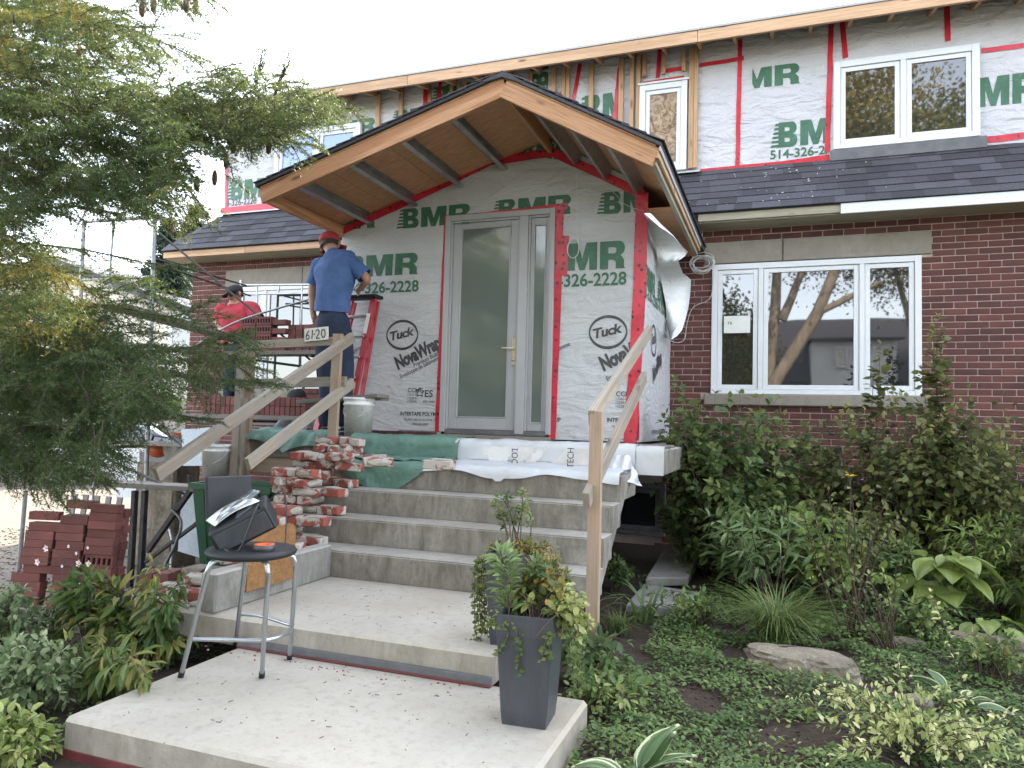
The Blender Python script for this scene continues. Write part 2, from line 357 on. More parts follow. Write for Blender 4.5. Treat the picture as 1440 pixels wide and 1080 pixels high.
# ------------------------------------------------------------------ building helpers
WLOC = {}
def root(name, loc, label, cat, group=None):
    o = bpy.data.objects.new(name, None); COL.objects.link(o); o.location = loc; o.empty_display_size = .05
    o['label'] = label; o['category'] = cat
    if group: o['group'] = group
    WLOC[o.name] = Vector(loc)
    return o
def tag(o, label, cat, group=None):
    o['label'] = label; o['category'] = cat
    if group: o['group'] = group
    return o
def kind(o, k): o['kind'] = k; return o
def link(name, me, m=None, parent=None, mw=None):
    """one mesh object; its mesh is in world coordinates unless mw gives the object its own frame"""
    if m is not None and not me.materials:
        for x in (m if isinstance(m, (list, tuple)) else [m]): me.materials.append(MAT[x] if isinstance(x, str) else x)
    o = bpy.data.objects.new(name, me); COL.objects.link(o)
    base = Matrix.Identity(4) if mw is None else mw
    if parent is not None:
        o.parent = parent; pl = WLOC.get(parent.name, Vector((0, 0, 0)))
        o.matrix_basis = Matrix.Translation(-pl) @ base
        WLOC[o.name] = Vector((0, 0, 0)) if mw is None else base.translation.copy()
        if mw is None: WLOC[o.name] = Vector((0, 0, 0))
    else:
        o.matrix_basis = base
        WLOC[o.name] = base.translation.copy()
    return o
def npmesh(name, V, F, var=None, smooth=False, attrs=None):
    """V (n,3); F list of arrays of equal-length faces, or one array"""
    me = bpy.data.meshes.new(name)
    V = np.asarray(V, dtype=np.float32)
    Fs = F if isinstance(F, list) else [F]
    Fs = [np.asarray(f, dtype=np.int32) for f in Fs if len(f)]
    me.vertices.add(len(V)); me.vertices.foreach_set('co', V.ravel())
    loops = np.concatenate([f.ravel() for f in Fs]); cnt = np.concatenate([np.full(len(f), f.shape[1], np.int32) for f in Fs])
    st = np.concatenate([[0], np.cumsum(cnt)[:-1]]).astype(np.int32)
    me.loops.add(len(loops)); me.loops.foreach_set('vertex_index', loops)
    me.polygons.add(len(cnt)); me.polygons.foreach_set('loop_start', st); me.polygons.foreach_set('loop_total', cnt)
    if smooth: me.polygons.foreach_set('use_smooth', np.ones(len(cnt), bool))
    at = dict(attrs or {})
    if var is not None: at['var'] = var
    for k, a in at.items():
        x = me.attributes.new(k, 'FLOAT', 'POINT'); x.data.foreach_set('value', np.asarray(a, dtype=np.float32))
    me.update(calc_edges=True)
    return me

CH_F = None
def chamfer(sx, sy, sz, c=.004, off=(0, 0, 0)):
    """box with chamfered edges: 24 vertices, 26 faces"""
    c = min(c, sx*.3, sy*.3, sz*.3); V = []; idx = {}
    h = (sx/2, sy/2, sz/2)
    for X in (-1, 1):
        for Y in (-1, 1):
            for Z in (-1, 1):
                s = (X, Y, Z)
                for ax in range(3):
                    p = [s[i]*(h[i] - (0 if i == ax else c)) + off[i] for i in range(3)]
                    idx[s+(ax,)] = len(V); V.append(p)
    F = []
    def add(*k):
        f = [idx[q] for q in k]; a, b_, c_ = (Vector(V[f[0]]), Vector(V[f[1]]), Vector(V[f[2]]))
        n = (b_-a).cross(c_-b_); cen = sum((Vector(V[i]) for i in f), Vector())/len(f) - Vector(off)
        F.append(f if n.dot(cen) > 0 else f[::-1])
    for ax in range(3):
        o1, o2 = [i for i in range(3) if i != ax]
        for s in (-1, 1):
            q = []
            for a, b_ in ((-1, -1), (1, -1), (1, 1), (-1, 1)):
                k = [0]*3; k[ax] = s; k[o1] = a; k[o2] = b_; q.append(tuple(k)+(ax,))
            add(*q)
        for a in (-1, 1):
            for b_ in (-1, 1):
                k0 = [0]*3; k1 = [0]*3; k0[ax] = -1; k1[ax] = 1
                for k in (k0, k1): k[o1] = a; k[o2] = b_
                add(tuple(k0)+(o1,), tuple(k1)+(o1,), tuple(k1)+(o2,), tuple(k0)+(o2,))
    for X in (-1, 1):
        for Y in (-1, 1):
            for Z in (-1, 1): add((X, Y, Z, 0), (X, Y, Z, 1), (X, Y, Z, 2))
    return V, F

class MB:
    """collects shapes, then links them as one mesh object"""
    def __init__(s): s.v = []; s.f = []; s.m = []; s.sm = []
    def add(s, V, F, mi=0, smooth=False):
        o = len(s.v); s.v += [tuple(p) for p in V]; s.f += [tuple(i+o for i in f) for f in F]
        s.m += [mi]*len(F); s.sm += [smooth]*len(F); return s
    def box(s, a, b, c=.003, mi=0):
        a, b = Vector(a), Vector(b); d = b-a
        V, F = chamfer(abs(d.x), abs(d.y), abs(d.z), c, (a+b)/2); return s.add(V, F, mi)
    def obox(s, M, size, c=.003, mi=0):
        V, F = chamfer(*size, c); return s.add([M @ Vector(p) for p in V], F, mi)
    def bar(s, p0, p1, w, t, up=(0, 0, 1), c=.003, mi=0):
        M, L = frame(p0, p1, up); return s.obox(M, (L, w, t), c, mi)
    def tube(s, pts, r, n=8, mi=0, cap=True):
        pts = [Vector(p) for p in pts]; R = r if isinstance(r, (list, tuple)) else [r]*len(pts)
        V = []; F = []; prev = None
        for i, p in enumerate(pts):
            d = (pts[min(i+1, len(pts)-1)] - pts[max(i-1, 0)]).normalized()
            if prev is None: u = d.orthogonal().normalized()
            else:
                u = prev - d*prev.dot(d); u = u.normalized() if u.length > 1e-5 else d.orthogonal().normalized()
            prev = u; w = d.cross(u)
            for k in range(n):
                a = 2*math.pi*k/n; V.append(p + (u*math.cos(a)+w*math.sin(a))*R[i])
        for i in range(len(pts)-1):
            for k in range(n):
                F.append((i*n+k, i*n+(k+1) % n, (i+1)*n+(k+1) % n, (i+1)*n+k))
        s.add(V, F, mi, True)
        if cap: s.add(V[:n], [tuple(range(n))[::-1]], mi); s.add(V[-n:], [tuple(range(n))], mi)
        return s
    def lathe(s, prof, c=(0, 0, 0), n=20, mi=0, M=None):
        V = []; F = []
        for r, z in prof:
            for k in range(n):
                a = 2*math.pi*k/n; p = Vector((r*math.cos(a), r*math.sin(a), z))
                V.append((M @ p) if M else p + Vector(c))
        for i in range(len(prof)-1):
            for k in range(n): F.append((i*n+k, i*n+(k+1) % n, (i+1)*n+(k+1) % n, (i+1)*n+k))
        return s.add(V, F, mi, True)
    def prism(s, poly, axis, a, b, mi=0):
        """poly of 2-d points extruded along axis 'x','y','z' from a to b"""
        def P(q, t): return {'x': (t, q[0], q[1]), 'y': (q[0], t, q[1]), 'z': (q[0], q[1], t)}[axis]
        n = len(poly); V = [P(q, a) for q in poly] + [P(q, b) for q in poly]
        F = [tuple(range(n)), tuple(range(2*n-1, n-1, -1))] + [(i, i+n, (i+1) % n+n, (i+1) % n) for i in range(n)]
        o = len(s.v); s.add(V, F, mi); return s
    def sphere(s, c, r, n=10, mi=0, sc=(1, 1, 1), M=None):
        V = []; F = []; h = n//2+1
        for i in range(h+1):
            t = math.pi*i/h
            for k in range(n):
                a = 2*math.pi*k/n
                p = Vector((math.sin(t)*math.cos(a)*r*sc[0], math.sin(t)*math.sin(a)*r*sc[1], math.cos(t)*r*sc[2]))
                V.append((M @ p if M else p)+Vector(c))
        for i in range(h):
            for k in range(n): F.append((i*n+k, (i+1)*n+k, (i+1)*n+(k+1) % n, i*n+(k+1) % n))
        return s.add(V, F, mi, True)
    def mesh(s, name, fix=True, off=None):
        me = bpy.data.meshes.new(name)
        v = s.v if off is None else [tuple(Vector(p)-Vector(off)) for p in s.v]
        me.from_pydata(v, [], s.f)
        me.polygons.foreach_set('material_index', s.m); me.polygons.foreach_set('use_smooth', s.sm)
        if fix:
            bm = bmesh.new(); bm.from_mesh(me); bmesh.ops.recalc_face_normals(bm, faces=bm.faces); bm.to_mesh(me); bm.free()
        me.update(); return me
    def build(s, name, m, parent=None, own=False):
        """own=True gives the object an origin of its own at its centre (for textures in object space)"""
        if own:
            c = sum((Vector(p) for p in s.v), Vector())/len(s.v)
            return link(name, s.mesh(name, off=c), m, parent, Matrix.Translation(c))
        return link(name, s.mesh(name), m, parent)

def frame(p0, p1, up=(0, 0, 1)):
    p0, p1 = Vector(p0), Vector(p1); d = p1-p0; L = d.length; x = d/L
    u = Vector(up); z = (u - x*u.dot(x)); z = z.normalized() if z.length > 1e-5 else x.orthogonal().normalized()
    y = z.cross(x); M = Matrix((x, y, z)).transposed().to_4x4(); M.translation = (p0+p1)/2
    return M, L
BOXM = {}
def board(name, p0, p1, w, t, m, parent=None, up=(0, 0, 1), c=.003):
    """straight timber: length along p0-p1, w across, t along 'up'"""
    M, L = frame(p0, p1, up); key = (round(L, 3), round(w, 4), round(t, 4), str(m))
    if key not in BOXM:
        V, F = chamfer(L, w, t, c); BOXM[key] = MB().add(V, F).mesh(name)
    return link(name, BOXM[key], m, parent, M)
def block(name, a, b, m, parent=None, c=.004):
    a, b = Vector(a), Vector(b); d = b-a
    key = (round(abs(d.x), 3), round(abs(d.y), 3), round(abs(d.z), 3), str(m), 'b')
    if key not in BOXM:
        V, F = chamfer(abs(d.x), abs(d.y), abs(d.z), c); BOXM[key] = MB().add(V, F).mesh(name)
    return link(name, BOXM[key], m, parent, Matrix.Translation((a+b)/2))
ORD = 'first second third fourth fifth sixth seventh eighth ninth tenth eleventh twelfth thirteenth fourteenth fifteenth sixteenth seventeenth eighteenth nineteenth twentieth twenty-first twenty-second'.split()
def frac(x): return x-math.floor(x)
def nz(x, y=0, z=0): return noise.noise(Vector((x, y, z)))
rng = np.random.default_rng(7)
random.seed(7)

# ---- leaves
T_OVAL = (np.array([(0, 0, 0), (.28, .24, .06), (.66, .21, .03), (1, 0, -.14), (.66, -.21, .03), (.28, -.24, .06), (.5, 0, -.03)]),
          np.array([(0, 6, 1), (1, 6, 2), (2, 6, 3), (3, 6, 4), (4, 6, 5), (5, 6, 0)]))
T_BROAD = (np.array([(0, 0, 0), (.2, .34, .05), (.6, .32, .02), (1, 0, -.16), (.6, -.32, .02), (.2, -.34, .05), (.45, 0, -.05)]), T_OVAL[1])
T_LANCE = (np.array([(0, 0, 0), (.28, .13, .04), (.66, .12, .0), (1, 0, -.22), (.66, -.12, .0), (.28, -.13, .04), (.5, 0, -.04)]), T_OVAL[1])
T_NARROW = (np.array([(0, 0, 0), (.35, .10, .03), (1, 0, -.18), (.35, -.10, .03), (.4, 0, -.01)]), np.array([(0, 4, 1), (1, 4, 2), (2, 4, 3), (3, 4, 0)]))
T_DIAMOND = (np.array([(0, 0, 0), (.5, .3, .04), (1, 0, -.06), (.5, -.3, .04)]), np.array([(0, 3, 1), (1, 3, 2)]))
T_NEEDLE = (np.array([(0, .05, 0), (0, -.05, 0), (1, 0, .0)]), np.array([(0, 1, 2)]))
def unit(a): return a/np.maximum(np.linalg.norm(a, axis=-1, keepdims=True), 1e-9)
def leafarr(P, D, U, S, tpl):
    D = unit(D); Z = U - (U*D).sum(1, keepdims=True)*D; Z = unit(Z); Y = np.cross(Z, D)
    T, F = tpl; n = len(P); k = len(T)
    S = np.broadcast_to(np.asarray(S, float).reshape(-1, 1, 1), (n, 1, 1))
    V = P[:, None, :] + S*(T[None, :, 0:1]*D[:, None, :] + T[None, :, 1:2]*Y[:, None, :] + T[None, :, 2:3]*Z[:, None, :])
    FF = F[None] + (np.arange(n)*k)[:, None, None]
    return V.reshape(-1, 3), FF.reshape(-1, F.shape[1]), k
def leafobj(name, P, D, U, S, tpl, var, m, parent, smooth=True):
    V, F, k = leafarr(P, D, U, S, tpl)
    return link(name, npmesh(name, V, F, np.repeat(var, k), smooth), m, parent)
def curve_pts(p0, p1, bend, n=8):
    p0, p1, b = np.array(p0, float), np.array(p1, float), np.array(bend, float)
    t = np.linspace(0, 1, n)[:, None]; return p0*(1-t)+p1*t + b*(4*t*(1-t))

# ---- flat print: text and marks as thin faces laid over a wall sheet
_T = {}
def flatmesh(key, make):
    if key not in _T:
        cu = make(); o = bpy.data.objects.new('print', cu); COL.objects.link(o); bpy.context.view_layer.update()
        me = bpy.data.meshes.new_from_object(o.evaluated_get(bpy.context.evaluated_depsgraph_get()))
        V = np.array([v.co[:] for v in me.vertices]).reshape(-1, 3); F = [tuple(p.vertices) for p in me.polygons]
        bpy.data.objects.remove(o); bpy.data.meshes.remove(me); bpy.data.curves.remove(cu)
        _T[key] = (V[:, :2], F)
    return _T[key]
def text2d(s, bold=0.0, space=1.0):
    def mk():
        cu = bpy.data.curves.new('print', 'FONT'); cu.body = s; cu.size = 1.0; cu.resolution_u = 3; cu.offset = bold; cu.space_character = space
        cu.fill_mode = 'FRONT'; return cu
    V, F = flatmesh(('t', s, bold, space), mk)
    V = V.copy(); V[:, 0] -= V[:, 0].min(); return V, F
def shape2d(key, loops):
    def mk():
        cu = bpy.data.curves.new('print', 'CURVE'); cu.dimensions = '2D'; cu.fill_mode = 'BOTH'
        for lp in loops:
            s = cu.splines.new('POLY'); s.points.add(len(lp)-1); s.use_cyclic_u = True
            for p, q in zip(s.points, lp): p.co = (q[0], q[1], 0, 1)
        return cu
    return flatmesh(('s', key), mk)
def rounded(x0, y0, x1, y1, r, corners='1111', n=5):
    out = []
    for (cx, cy, a0, on) in ((x1-r, y0+r, -90, corners[0]), (x1-r, y1-r, 0, corners[1]), (x0+r, y1-r, 90, corners[2]), (x0+r, y0+r, 180, corners[3])):
        if on == '1':
            for k in range(n+1):
                a = rad(a0+90*k/n); out.append((cx+r*math.cos(a), cy+r*math.sin(a)))
        else:
            sx = x1 if cx > (x0+x1)/2 else x0; sy = y0 if a0 in (-90, 180) else y1; out.append((sx, sy))
    return out
def bmr_shapes():
    """the three heavy slab letters, the first with speed stripes on its left edge"""
    B = [[(.30, 0), (.80, 0)] + [(.80+.18*math.sin(rad(a)), .25-.25*math.cos(rad(a))) for a in range(10, 175, 15)] + [(.86, .5)]
         + [(.78+.17*math.sin(rad(a)), .755-.245*math.cos(rad(a))) for a in range(10, 181, 15)] + [(.30, 1)],
         rounded(.52, .20, .72, .37, .07, '1100'), rounded(.52, .63, .70, .80, .07, '1100')]
    stripes = [[(.30-.30*(1-.10*i), .02+.17*i), (.305, .02+.17*i), (.305, .11+.17*i), (.30-.30*(1-.10*i)+.05, .11+.17*i)] for i in range(6)]
    Mm = [[(1.08, 0), (1.36, 0), (1.36, .56), (1.53, 0), (1.72, 0), (1.88, .56), (1.88, 0), (2.16, 0), (2.16, 1), (1.77, 1), (1.62, .42), (1.47, 1), (1.08, 1)]]
    R = [[(2.26, 0), (2.56, 0), (2.56, .33), (2.70, .33)] + [(2.70+.13*math.sin(rad(a)), .20+.13*math.cos(rad(a))) for a in range(15, 91, 25)] + [(2.83, 0), (3.16, 0), (3.12, .08), (3.12, .30), (3.02, .46)]
         + [(2.92+.22*math.sin(rad(a)), .74-.26*math.cos(rad(a))) for a in range(20, 181, 16)] + [(2.26, 1)],
         rounded(2.56, .56, 2.84, .78, .09, '1100')]
    return B, stripes, Mm, R
BMR = bmr_shapes()
def logo2d():
    Vs, Fs, o = [], [], 0
    for key, lp in [('B', BMR[0]), ('M', BMR[2]), ('R', BMR[3])] + [('st%d' % i, [s]) for i, s in enumerate(BMR[1])]:
        V, F = shape2d(key, lp); Vs.append(V); Fs += [tuple(i+o for i in f) for f in F]; o += len(V)
    return np.concatenate(Vs), Fs
def ring2d(rx, ry, w0, w1, n=40):
    """oval ring, thicker below"""
    V = []; F = []
    for k in range(n):
        a = 2*math.pi*k/n; w = w0+(w1-w0)*abs(math.sin(a))
        V += [(rx*math.cos(a), ry*math.sin(a)), ((rx-w)*math.cos(a), (ry-w)*math.sin(a))]
    for k in range(n): F.append((2*k, 2*((k+1) % n), 2*((k+1) % n)+1, 2*k+1))
    return np.array(V), F

class Wall:
    """a sheet of wrap on the plane O + u*U + v*V, wrinkled by wr(u,v) along N"""
    def __init__(s, O, U, V, N, amp=.006, seed=0):
        s.O, s.U, s.V, s.N = Vector(O), Vector(U), Vector(V), Vector(N); s.amp = amp; s.seed = seed
    def wr(s, u, v):
        return s.amp*(nz(u*1.7+s.seed, v*2.6, s.seed) + .6*nz(u*4.1, v*6+s.seed, 3.1))
    def pt(s, u, v, off=0): return s.O + s.U*u + s.V*v + s.N*(s.wr(u, v)+off)
    def sheet(s, name, m, parent, poly, step=.06, off=0.0):
        """wrap over polygon (u,v); holes are simply left out of the polygon list"""
        mb = MB()
        for P in (poly if isinstance(poly[0][0], (list, tuple)) else [poly]):
            bm = bmesh.new(); vs = [bm.verts.new((p[0], p[1], 0)) for p in P]; bm.faces.new(vs)
            s._cut(bm, step)
            V = [s.pt(v.co.x, v.co.y, off) for v in bm.verts]; bm.verts.index_update()
            mb.add(V, [[v.index for v in f.verts] for f in bm.faces], 0, True); bm.free()
        return link(name, mb.mesh(name, False), m, parent)
    def _cut(s, bm, step):
        xs = [v.co.x for v in bm.verts]; ys = [v.co.y for v in bm.verts]
        for a, b, ax in ((min(xs), max(xs), 0), (min(ys), max(ys), 1)):
            k = math.ceil(a/step)*step
            while k < b-1e-6:
                co = (k, 0, 0) if ax == 0 else (0, k, 0); no = (1, 0, 0) if ax == 0 else (0, 1, 0)
                bmesh.ops.bisect_plane(bm, geom=list(bm.verts)+list(bm.edges)+list(bm.faces), plane_co=co, plane_no=no, dist=1e-6)
                k += step
    def mark(s, name, m, parent, V2, F2, u, v, size, rot=0, aspect=1.0, off=.004, clip=None, step=.06):
        """print V2/F2 with its origin at (u,v)"""
        c, q = math.cos(rot), math.sin(rot); bm = bmesh.new()
        vs = [bm.verts.new((u+(x*size*aspect)*c-(y*size)*q, v+(x*size*aspect)*q+(y*size)*c, 0)) for x, y in V2]
        for f in F2:
            try: bm.faces.new([vs[i] for i in f])
            except ValueError: pass
        if clip:
            (u0, v0, u1, v1) = clip
            for co, no in (((u0, 0, 0), (-1, 0, 0)), ((u1, 0, 0), (1, 0, 0)), ((0, v0, 0), (0, -1, 0)), ((0, v1, 0), (0, 1, 0))):
                bmesh.ops.bisect_plane(bm, geom=list(bm.verts)+list(bm.edges)+list(bm.faces), plane_co=co, plane_no=no, clear_outer=True, dist=1e-7)
        if not bm.faces: bm.free(); return None
        s._cut(bm, step); bm.verts.index_update()
        V = [s.pt(w.co.x, w.co.y, off) for w in bm.verts]; F = [[w.index for w in f.verts] for f in bm.faces]; bm.free()
        me = bpy.data.meshes.new(name); me.from_pydata(V, [], F); me.update()
        return link(name, me, m, parent)
    def text(s, t, m, parent, u, v, size, rot=0, aspect=1.0, bold=0.0, off=.004, clip=None, space=1.0):
        V, F = text2d(t, bold, space); return s.mark('lettering', m, parent, V, F, u, v, size, rot, aspect, off, clip, .12)
    def strip(s, name, m, parent, pts, w, off=.007):
        """tape along (u,v) points"""
        mb = MB()
        for (a, b) in zip(pts[:-1], pts[1:]):
            a, b = Vector(a), Vector(b); d = b-a; L = d.length; d /= L; n = Vector((-d.y, d.x)); k = max(1, int(L/.06))
            V = []
            for i in range(k+1):
                p = a+d*(L*i/k) ; jit = .004*nz(p.x*9, p.y*9, 1)
                for sd in (-1, 1):
                    q = p+n*(sd*w/2+jit); V.append(s.pt(q.x, q.y, off))
            mb.add(V, [(2*i, 2*i+1, 2*i+3, 2*i+2) for i in range(k)], 0, True); off += .0009
        return link(name, mb.mesh(name, False), m, parent)

# ================================================================== the ground
def sst(a, b, x): t = min(1, max(0, (x-a)/(b-a))); return t*t*(3-2*t)
def gz(x, y):
    z = .08 - .40*sst(-3.9, -6.6, x)*sst(2.5, 4.5, y) if x < -3.9 else .08
    if x > -1.1: z += .03*nz(x*1.3, y*1.3, 5) + .015*nz(x*4, y*4, 9) + .05*sst(5, 8, y)
    if y < 1: z -= .12*sst(1, -3, y)
    return z
def patch(name, x0, x1, y0, y1, nx, ny, m, dz=0.0, keep=None, fn=gz):
    xs = np.linspace(x0, x1, nx); ys = np.linspace(y0, y1, ny)
    V = [(x, y, fn(x, y)+dz) for y in ys for x in xs]
    F = [(j*nx+i, j*nx+i+1, (j+1)*nx+i+1, (j+1)*nx+i) for j in range(ny-1) for i in range(nx-1)
         if keep is None or keep((xs[i]+xs[i+1])/2, (ys[j]+ys[j+1])/2)]
    return link(name, npmesh(name, V, np.array(F), None, True), m)
def edges(lo, hi, a, b, n, far=8):
    return np.concatenate([lo+(a-lo)*np.linspace(0, 1, far)[:-1]**.5, np.linspace(a, b, n), b+(hi-b)*np.linspace(0, 1, far)[1:]**2])
gx = edges(-400, 400, -14, 7, 90); gy = edges(-400, 400, -2, 15, 80)
GV = [(x, y, gz(x, y)) for y in gy for x in gx]; nxg = len(gx)
GF = [(j*nxg+i, j*nxg+i+1, (j+1)*nxg+i+1, (j+1)*nxg+i) for j in range(len(gy)-1) for i in range(nxg-1)]
kind(link('ground', npmesh('ground', GV, np.array(GF), None, True), 'soil'), 'structure')
kind(patch('gravel_driveway', -22, -3.7, 3.3, 22, 60, 60, 'gravel', .006), 'structure')
kind(patch('front_lawn', -30, 30, -9, 1.2, 30, 16, 'lawn', .006), 'structure')
kind(patch('street', -60, 60, -17, -9.2, 30, 6, 'asphalt', .006), 'structure')
kind(patch('far_lawn', -60, 60, -40, -17.2, 30, 10, 'lawn', .006), 'structure')
# loose pebbles where the drive is near enough to tell them apart
def pebbles(name, pts, smin, smax, m):
    ico = bmesh.new(); bmesh.ops.create_icosphere(ico, subdivisions=1, radius=1); iv = np.array([v.co[:] for v in ico.verts]); iff = np.array([[v.index for v in f.verts] for f in ico.faces]); ico.free()
    P = np.array(pts); n = len(P); S = rng.uniform(smin, smax, (n, 1, 1))*rng.uniform(.6, 1.2, (n, 1, 3))*np.array([1, 1, .6])
    V = P[:, None, :]+iv[None]*S; F = iff[None]+(np.arange(n)*len(iv))[:, None, None]
    o = link(name, npmesh(name, V.reshape(-1, 3), F.reshape(-1, 3), rng.random(n).repeat(len(iv))), m); kind(o, 'stuff'); return o
pts = []
while len(pts) < 6000:
    x, y = random.uniform(-10.5, -4.2), random.uniform(3.6, 9.5); pts.append((x, y, gz(x, y)+.012))
pm, pnt, pb = _new('pebble'); pa = _n(pnt, 'ShaderNodeAttribute', attribute_name='var'); pnt.links.new(_ramp(pnt, pa.outputs['Fac'], 0, 1, (.07, .058, .044), (.30, .26, .20)), pb.inputs['Base Color']); pb.inputs['Roughness'].default_value = .9
pebbles('loose_gravel', pts, .008, .022, pm)

# ================================================================== the house
DY = 8.40; UY = 8.70
house = root('house', (-1.5, 12, 0), 'red brick house with wrapped upper storey, shingled skirt roof and white windows', 'house')
HX0, HX1 = -8.12, 5.6
def core(name, a, b, m): return MB().box(a, b, .001).build(name, m, house)
WIN = (atY(1001.7, 375, DY).x, atY(1295.6, 359, DY).x)
WZ0, WZ1 = 1.80, 3.245
LWX = (-7.30, -4.30)
openings = [(WIN[0]-.006, WIN[1]+.006, 1.672, 3.50), (-.80, 1.457, 3.257, 3.50), (-.78, 1.407, 1.672, 1.798), (-7.306, -4.2, 1.672, 3.50), (-7.51, -4.2, 3.257, 3.50), (-7.49, -4.2, 1.672, 1.798)]
core('inner_wall', (HX0+.02, DY+.14, -.6), (HX1-.02, 16, 3.63), 'mortar')
wb_ = MB(); xs_ = [HX0+.01, -7.30, -4.2, WIN[0], WIN[1], HX1-.01]
for i in range(5):
    if i in (1, 3):
        wb_.box((xs_[i], DY+.009, -.6), (xs_[i+1], DY+.139, 1.672), .0005); wb_.box((xs_[i], DY+.009, 3.50), (xs_[i+1], DY+.139, 3.64), .0005)
    else: wb_.box((xs_[i], DY+.009, -.6), (xs_[i+1], DY+.139, 3.64), .0005)
wall = wb_.build('brick_wall', 'mortar', house)
MODX, MODZ, BL, BH = .206, .0677, .196, .0577
blist = []
for k in range(-2, 58):
    z0 = 3.50+.0677*2 - k*MODZ; zc = z0-MODZ/2
    if zc < -.35 or zc > 3.64: continue
    segs = [(HX0, HX1)]
    for (a, b, c, d) in openings:
        if c < zc < d:
            ns = []
            for s in segs:
                if b <= s[0] or a >= s[1]: ns.append(s); continue
                if a > s[0]: ns.append((s[0], a))
                if b < s[1]: ns.append((b, s[1]))
            segs = ns
    off = (k % 2)*.5*MODX + .012*math.sin(k*2.7)
    for s0, s1 in segs:
        i0 = int((s0-HX0-off)/MODX)-1
        for i in range(i0, i0+80):
            a = HX0+off+i*MODX; b = a+BL; a, b = max(a, s0), min(b, s1)
            if b-a < .035: continue
            if -4.24 < a and b < -1.17 and zc > -.1: continue       # behind the entry porch
            blist.append(((a+b)/2, zc, b-a))
vis = [q for q in blist if q[0] > -1.17 and q[1] > 1.35 and q[0] < 2.6 and not (q[0] < -.8 and q[1] > 3.0)]
vis.sort(key=lambda q: depth((q[0], DY, q[1]))); single = set(vis[:300])
BM = {}
def brickmesh(L):
    L = round(L, 3)
    if L not in BM:
        V, F = chamfer(L, .085, BH, .004); BM[L] = MB().add(V, F).mesh('brick')
    return BM[L]
rest = MB()
for q in blist:
    c = Vector((q[0], DY+.0425+random.uniform(-.0015, .0015), q[1]+random.uniform(-.001, .001)))
    if q in single: link('brick', brickmesh(q[2]), 'brick', wall, Matrix.Translation(c))
    else:
        V, F = chamfer(q[2], .085, BH, .004, c); rest.add(V, F)
def varied(me, faces_per, lo=0, hi=1):
    n = len(me.vertices)//faces_per; a = me.attributes.new('var', 'FLOAT', 'POINT'); a.data.foreach_set('value', np.repeat(rng.uniform(lo, hi, n), faces_per).astype(np.float32)); return me
bmx, bnt, bbs = _new('brickwork'); bv = _coords(bnt, 'World')
bat = _n(bnt, 'ShaderNodeAttribute', attribute_name='var')
bcol = _mix(bnt, _ramp(bnt, _noise(bnt, bv, 7, 5), .35, .65), (.125, .043, .034), (.082, .031, .026))
bh = _n(bnt, 'ShaderNodeHueSaturation'); bmr = _n(bnt, 'ShaderNodeMapRange'); bnt.links.new(bat.outputs['Fac'], bmr.inputs[0]); bmr.inputs[3].default_value = .78; bmr.inputs[4].default_value = 1.22
bnt.links.new(bmr.outputs[0], bh.inputs['Value']); bnt.links.new(bcol, bh.inputs['Color']); bnt.links.new(bh.outputs[0], bbs.inputs['Base Color']); bbs.inputs['Roughness'].default_value = .85
kind(link('brickwork', varied(rest.mesh('brickwork'), 24), bmx, wall), 'stuff')

# stone lintels and sills
for a, b in ((-.80, 1.457), (-7.51, -4.27)):
    half = (a+b)/2 - .3
    for p, q in ((a, half-.004), (half+.004, b)): block('lintel', (p, DY-.012, 3.257), (q, DY+.1, 3.498), 'lintel', house, .006)
    block('window_sill', (a+.02, DY-.06, 1.676), (b-.05, DY+.1, 1.795), 'lintel', house, .008)

def window(name, x0, x1, z0, z1, Y, mull, parent, glass='glass', fw=.062, trans=None, m='white', proud=.02):
    """frame > sash and pane per light; mull holds the x of each mullion"""
    mb = MB(); Y0, Y1 = Y-proud, Y+.09
    mb.box((x0, Y0, z0), (x0+fw, Y1, z1)); mb.box((x1-fw, Y0, z0), (x1, Y1, z1))
    mb.box((x0+fw, Y0+.002, z1-fw), (x1-fw, Y1, z1)); mb.box((x0+fw, Y0+.002, z0), (x1-fw, Y1, z0+fw*.8))
    for x in mull: mb.box((x-fw*.42, Y0+.004, z0+fw*.8), (x+fw*.42, Y1, z1-fw))
    w = mb.build(name, m, parent)
    xs = [x0+fw] + [v for x in mull for v in (x-fw*.42, x+fw*.42)] + [x1-fw]
    for i in range(0, len(xs), 2):
        a, b = xs[i], xs[i+1]; c, d = z0+fw*.8, z1-fw; s = .052; S = MB(); y0, y1 = Y0+.018, Y0+.06
        S.box((a+.003, y0, c+.003), (a+s, y1, d-.003)); S.box((b-s, y0, c+.003), (b-.003, y1, d-.003))
        S.box((a+s, y0+.001, d-s), (b-s, y1, d-.003)); S.box((a+s, y0+.001, c+.003), (b-s, y1, c+s))
        S.build('sash', m, w)
        MB().box((a+s-.008, y0+.018, c+s-.008), (b-s+.008, y0+.026, d-s+.008), .0005).build('pane', glass if isinstance(glass, str) else glass[i//2], w)
    return w
m1 = atY(1069.5, 460, DY).x; m2 = atY(1212, 460, DY).x
w = window('picture_window', WIN[0], WIN[1], WZ0, WZ1, DY, (m1, m2), house)
note = atY(1055, 470, DY)
MB().box((atY(1018, 470, DY).x, DY-.022, atY(1018, 469, DY).z), (atY(1055, 470, DY).x, DY-.020, atY(1018, 445, DY).z), .0002).build('paper_note', 'paper', w)
V, F = text2d('TR', .01); NW = Wall((0, DY-.0225, 0), (1, 0, 0), (0, 0, 1), (0, -1, 0), 0)
NW.mark('lettering', 'black', w, V, F, atY(1023, 457, DY).x, atY(1023, 457, DY).z, .045, off=.001)
window('picture_window', LWX[0], LWX[1], WZ0, WZ1, DY, (-6.80, -5.2), house)

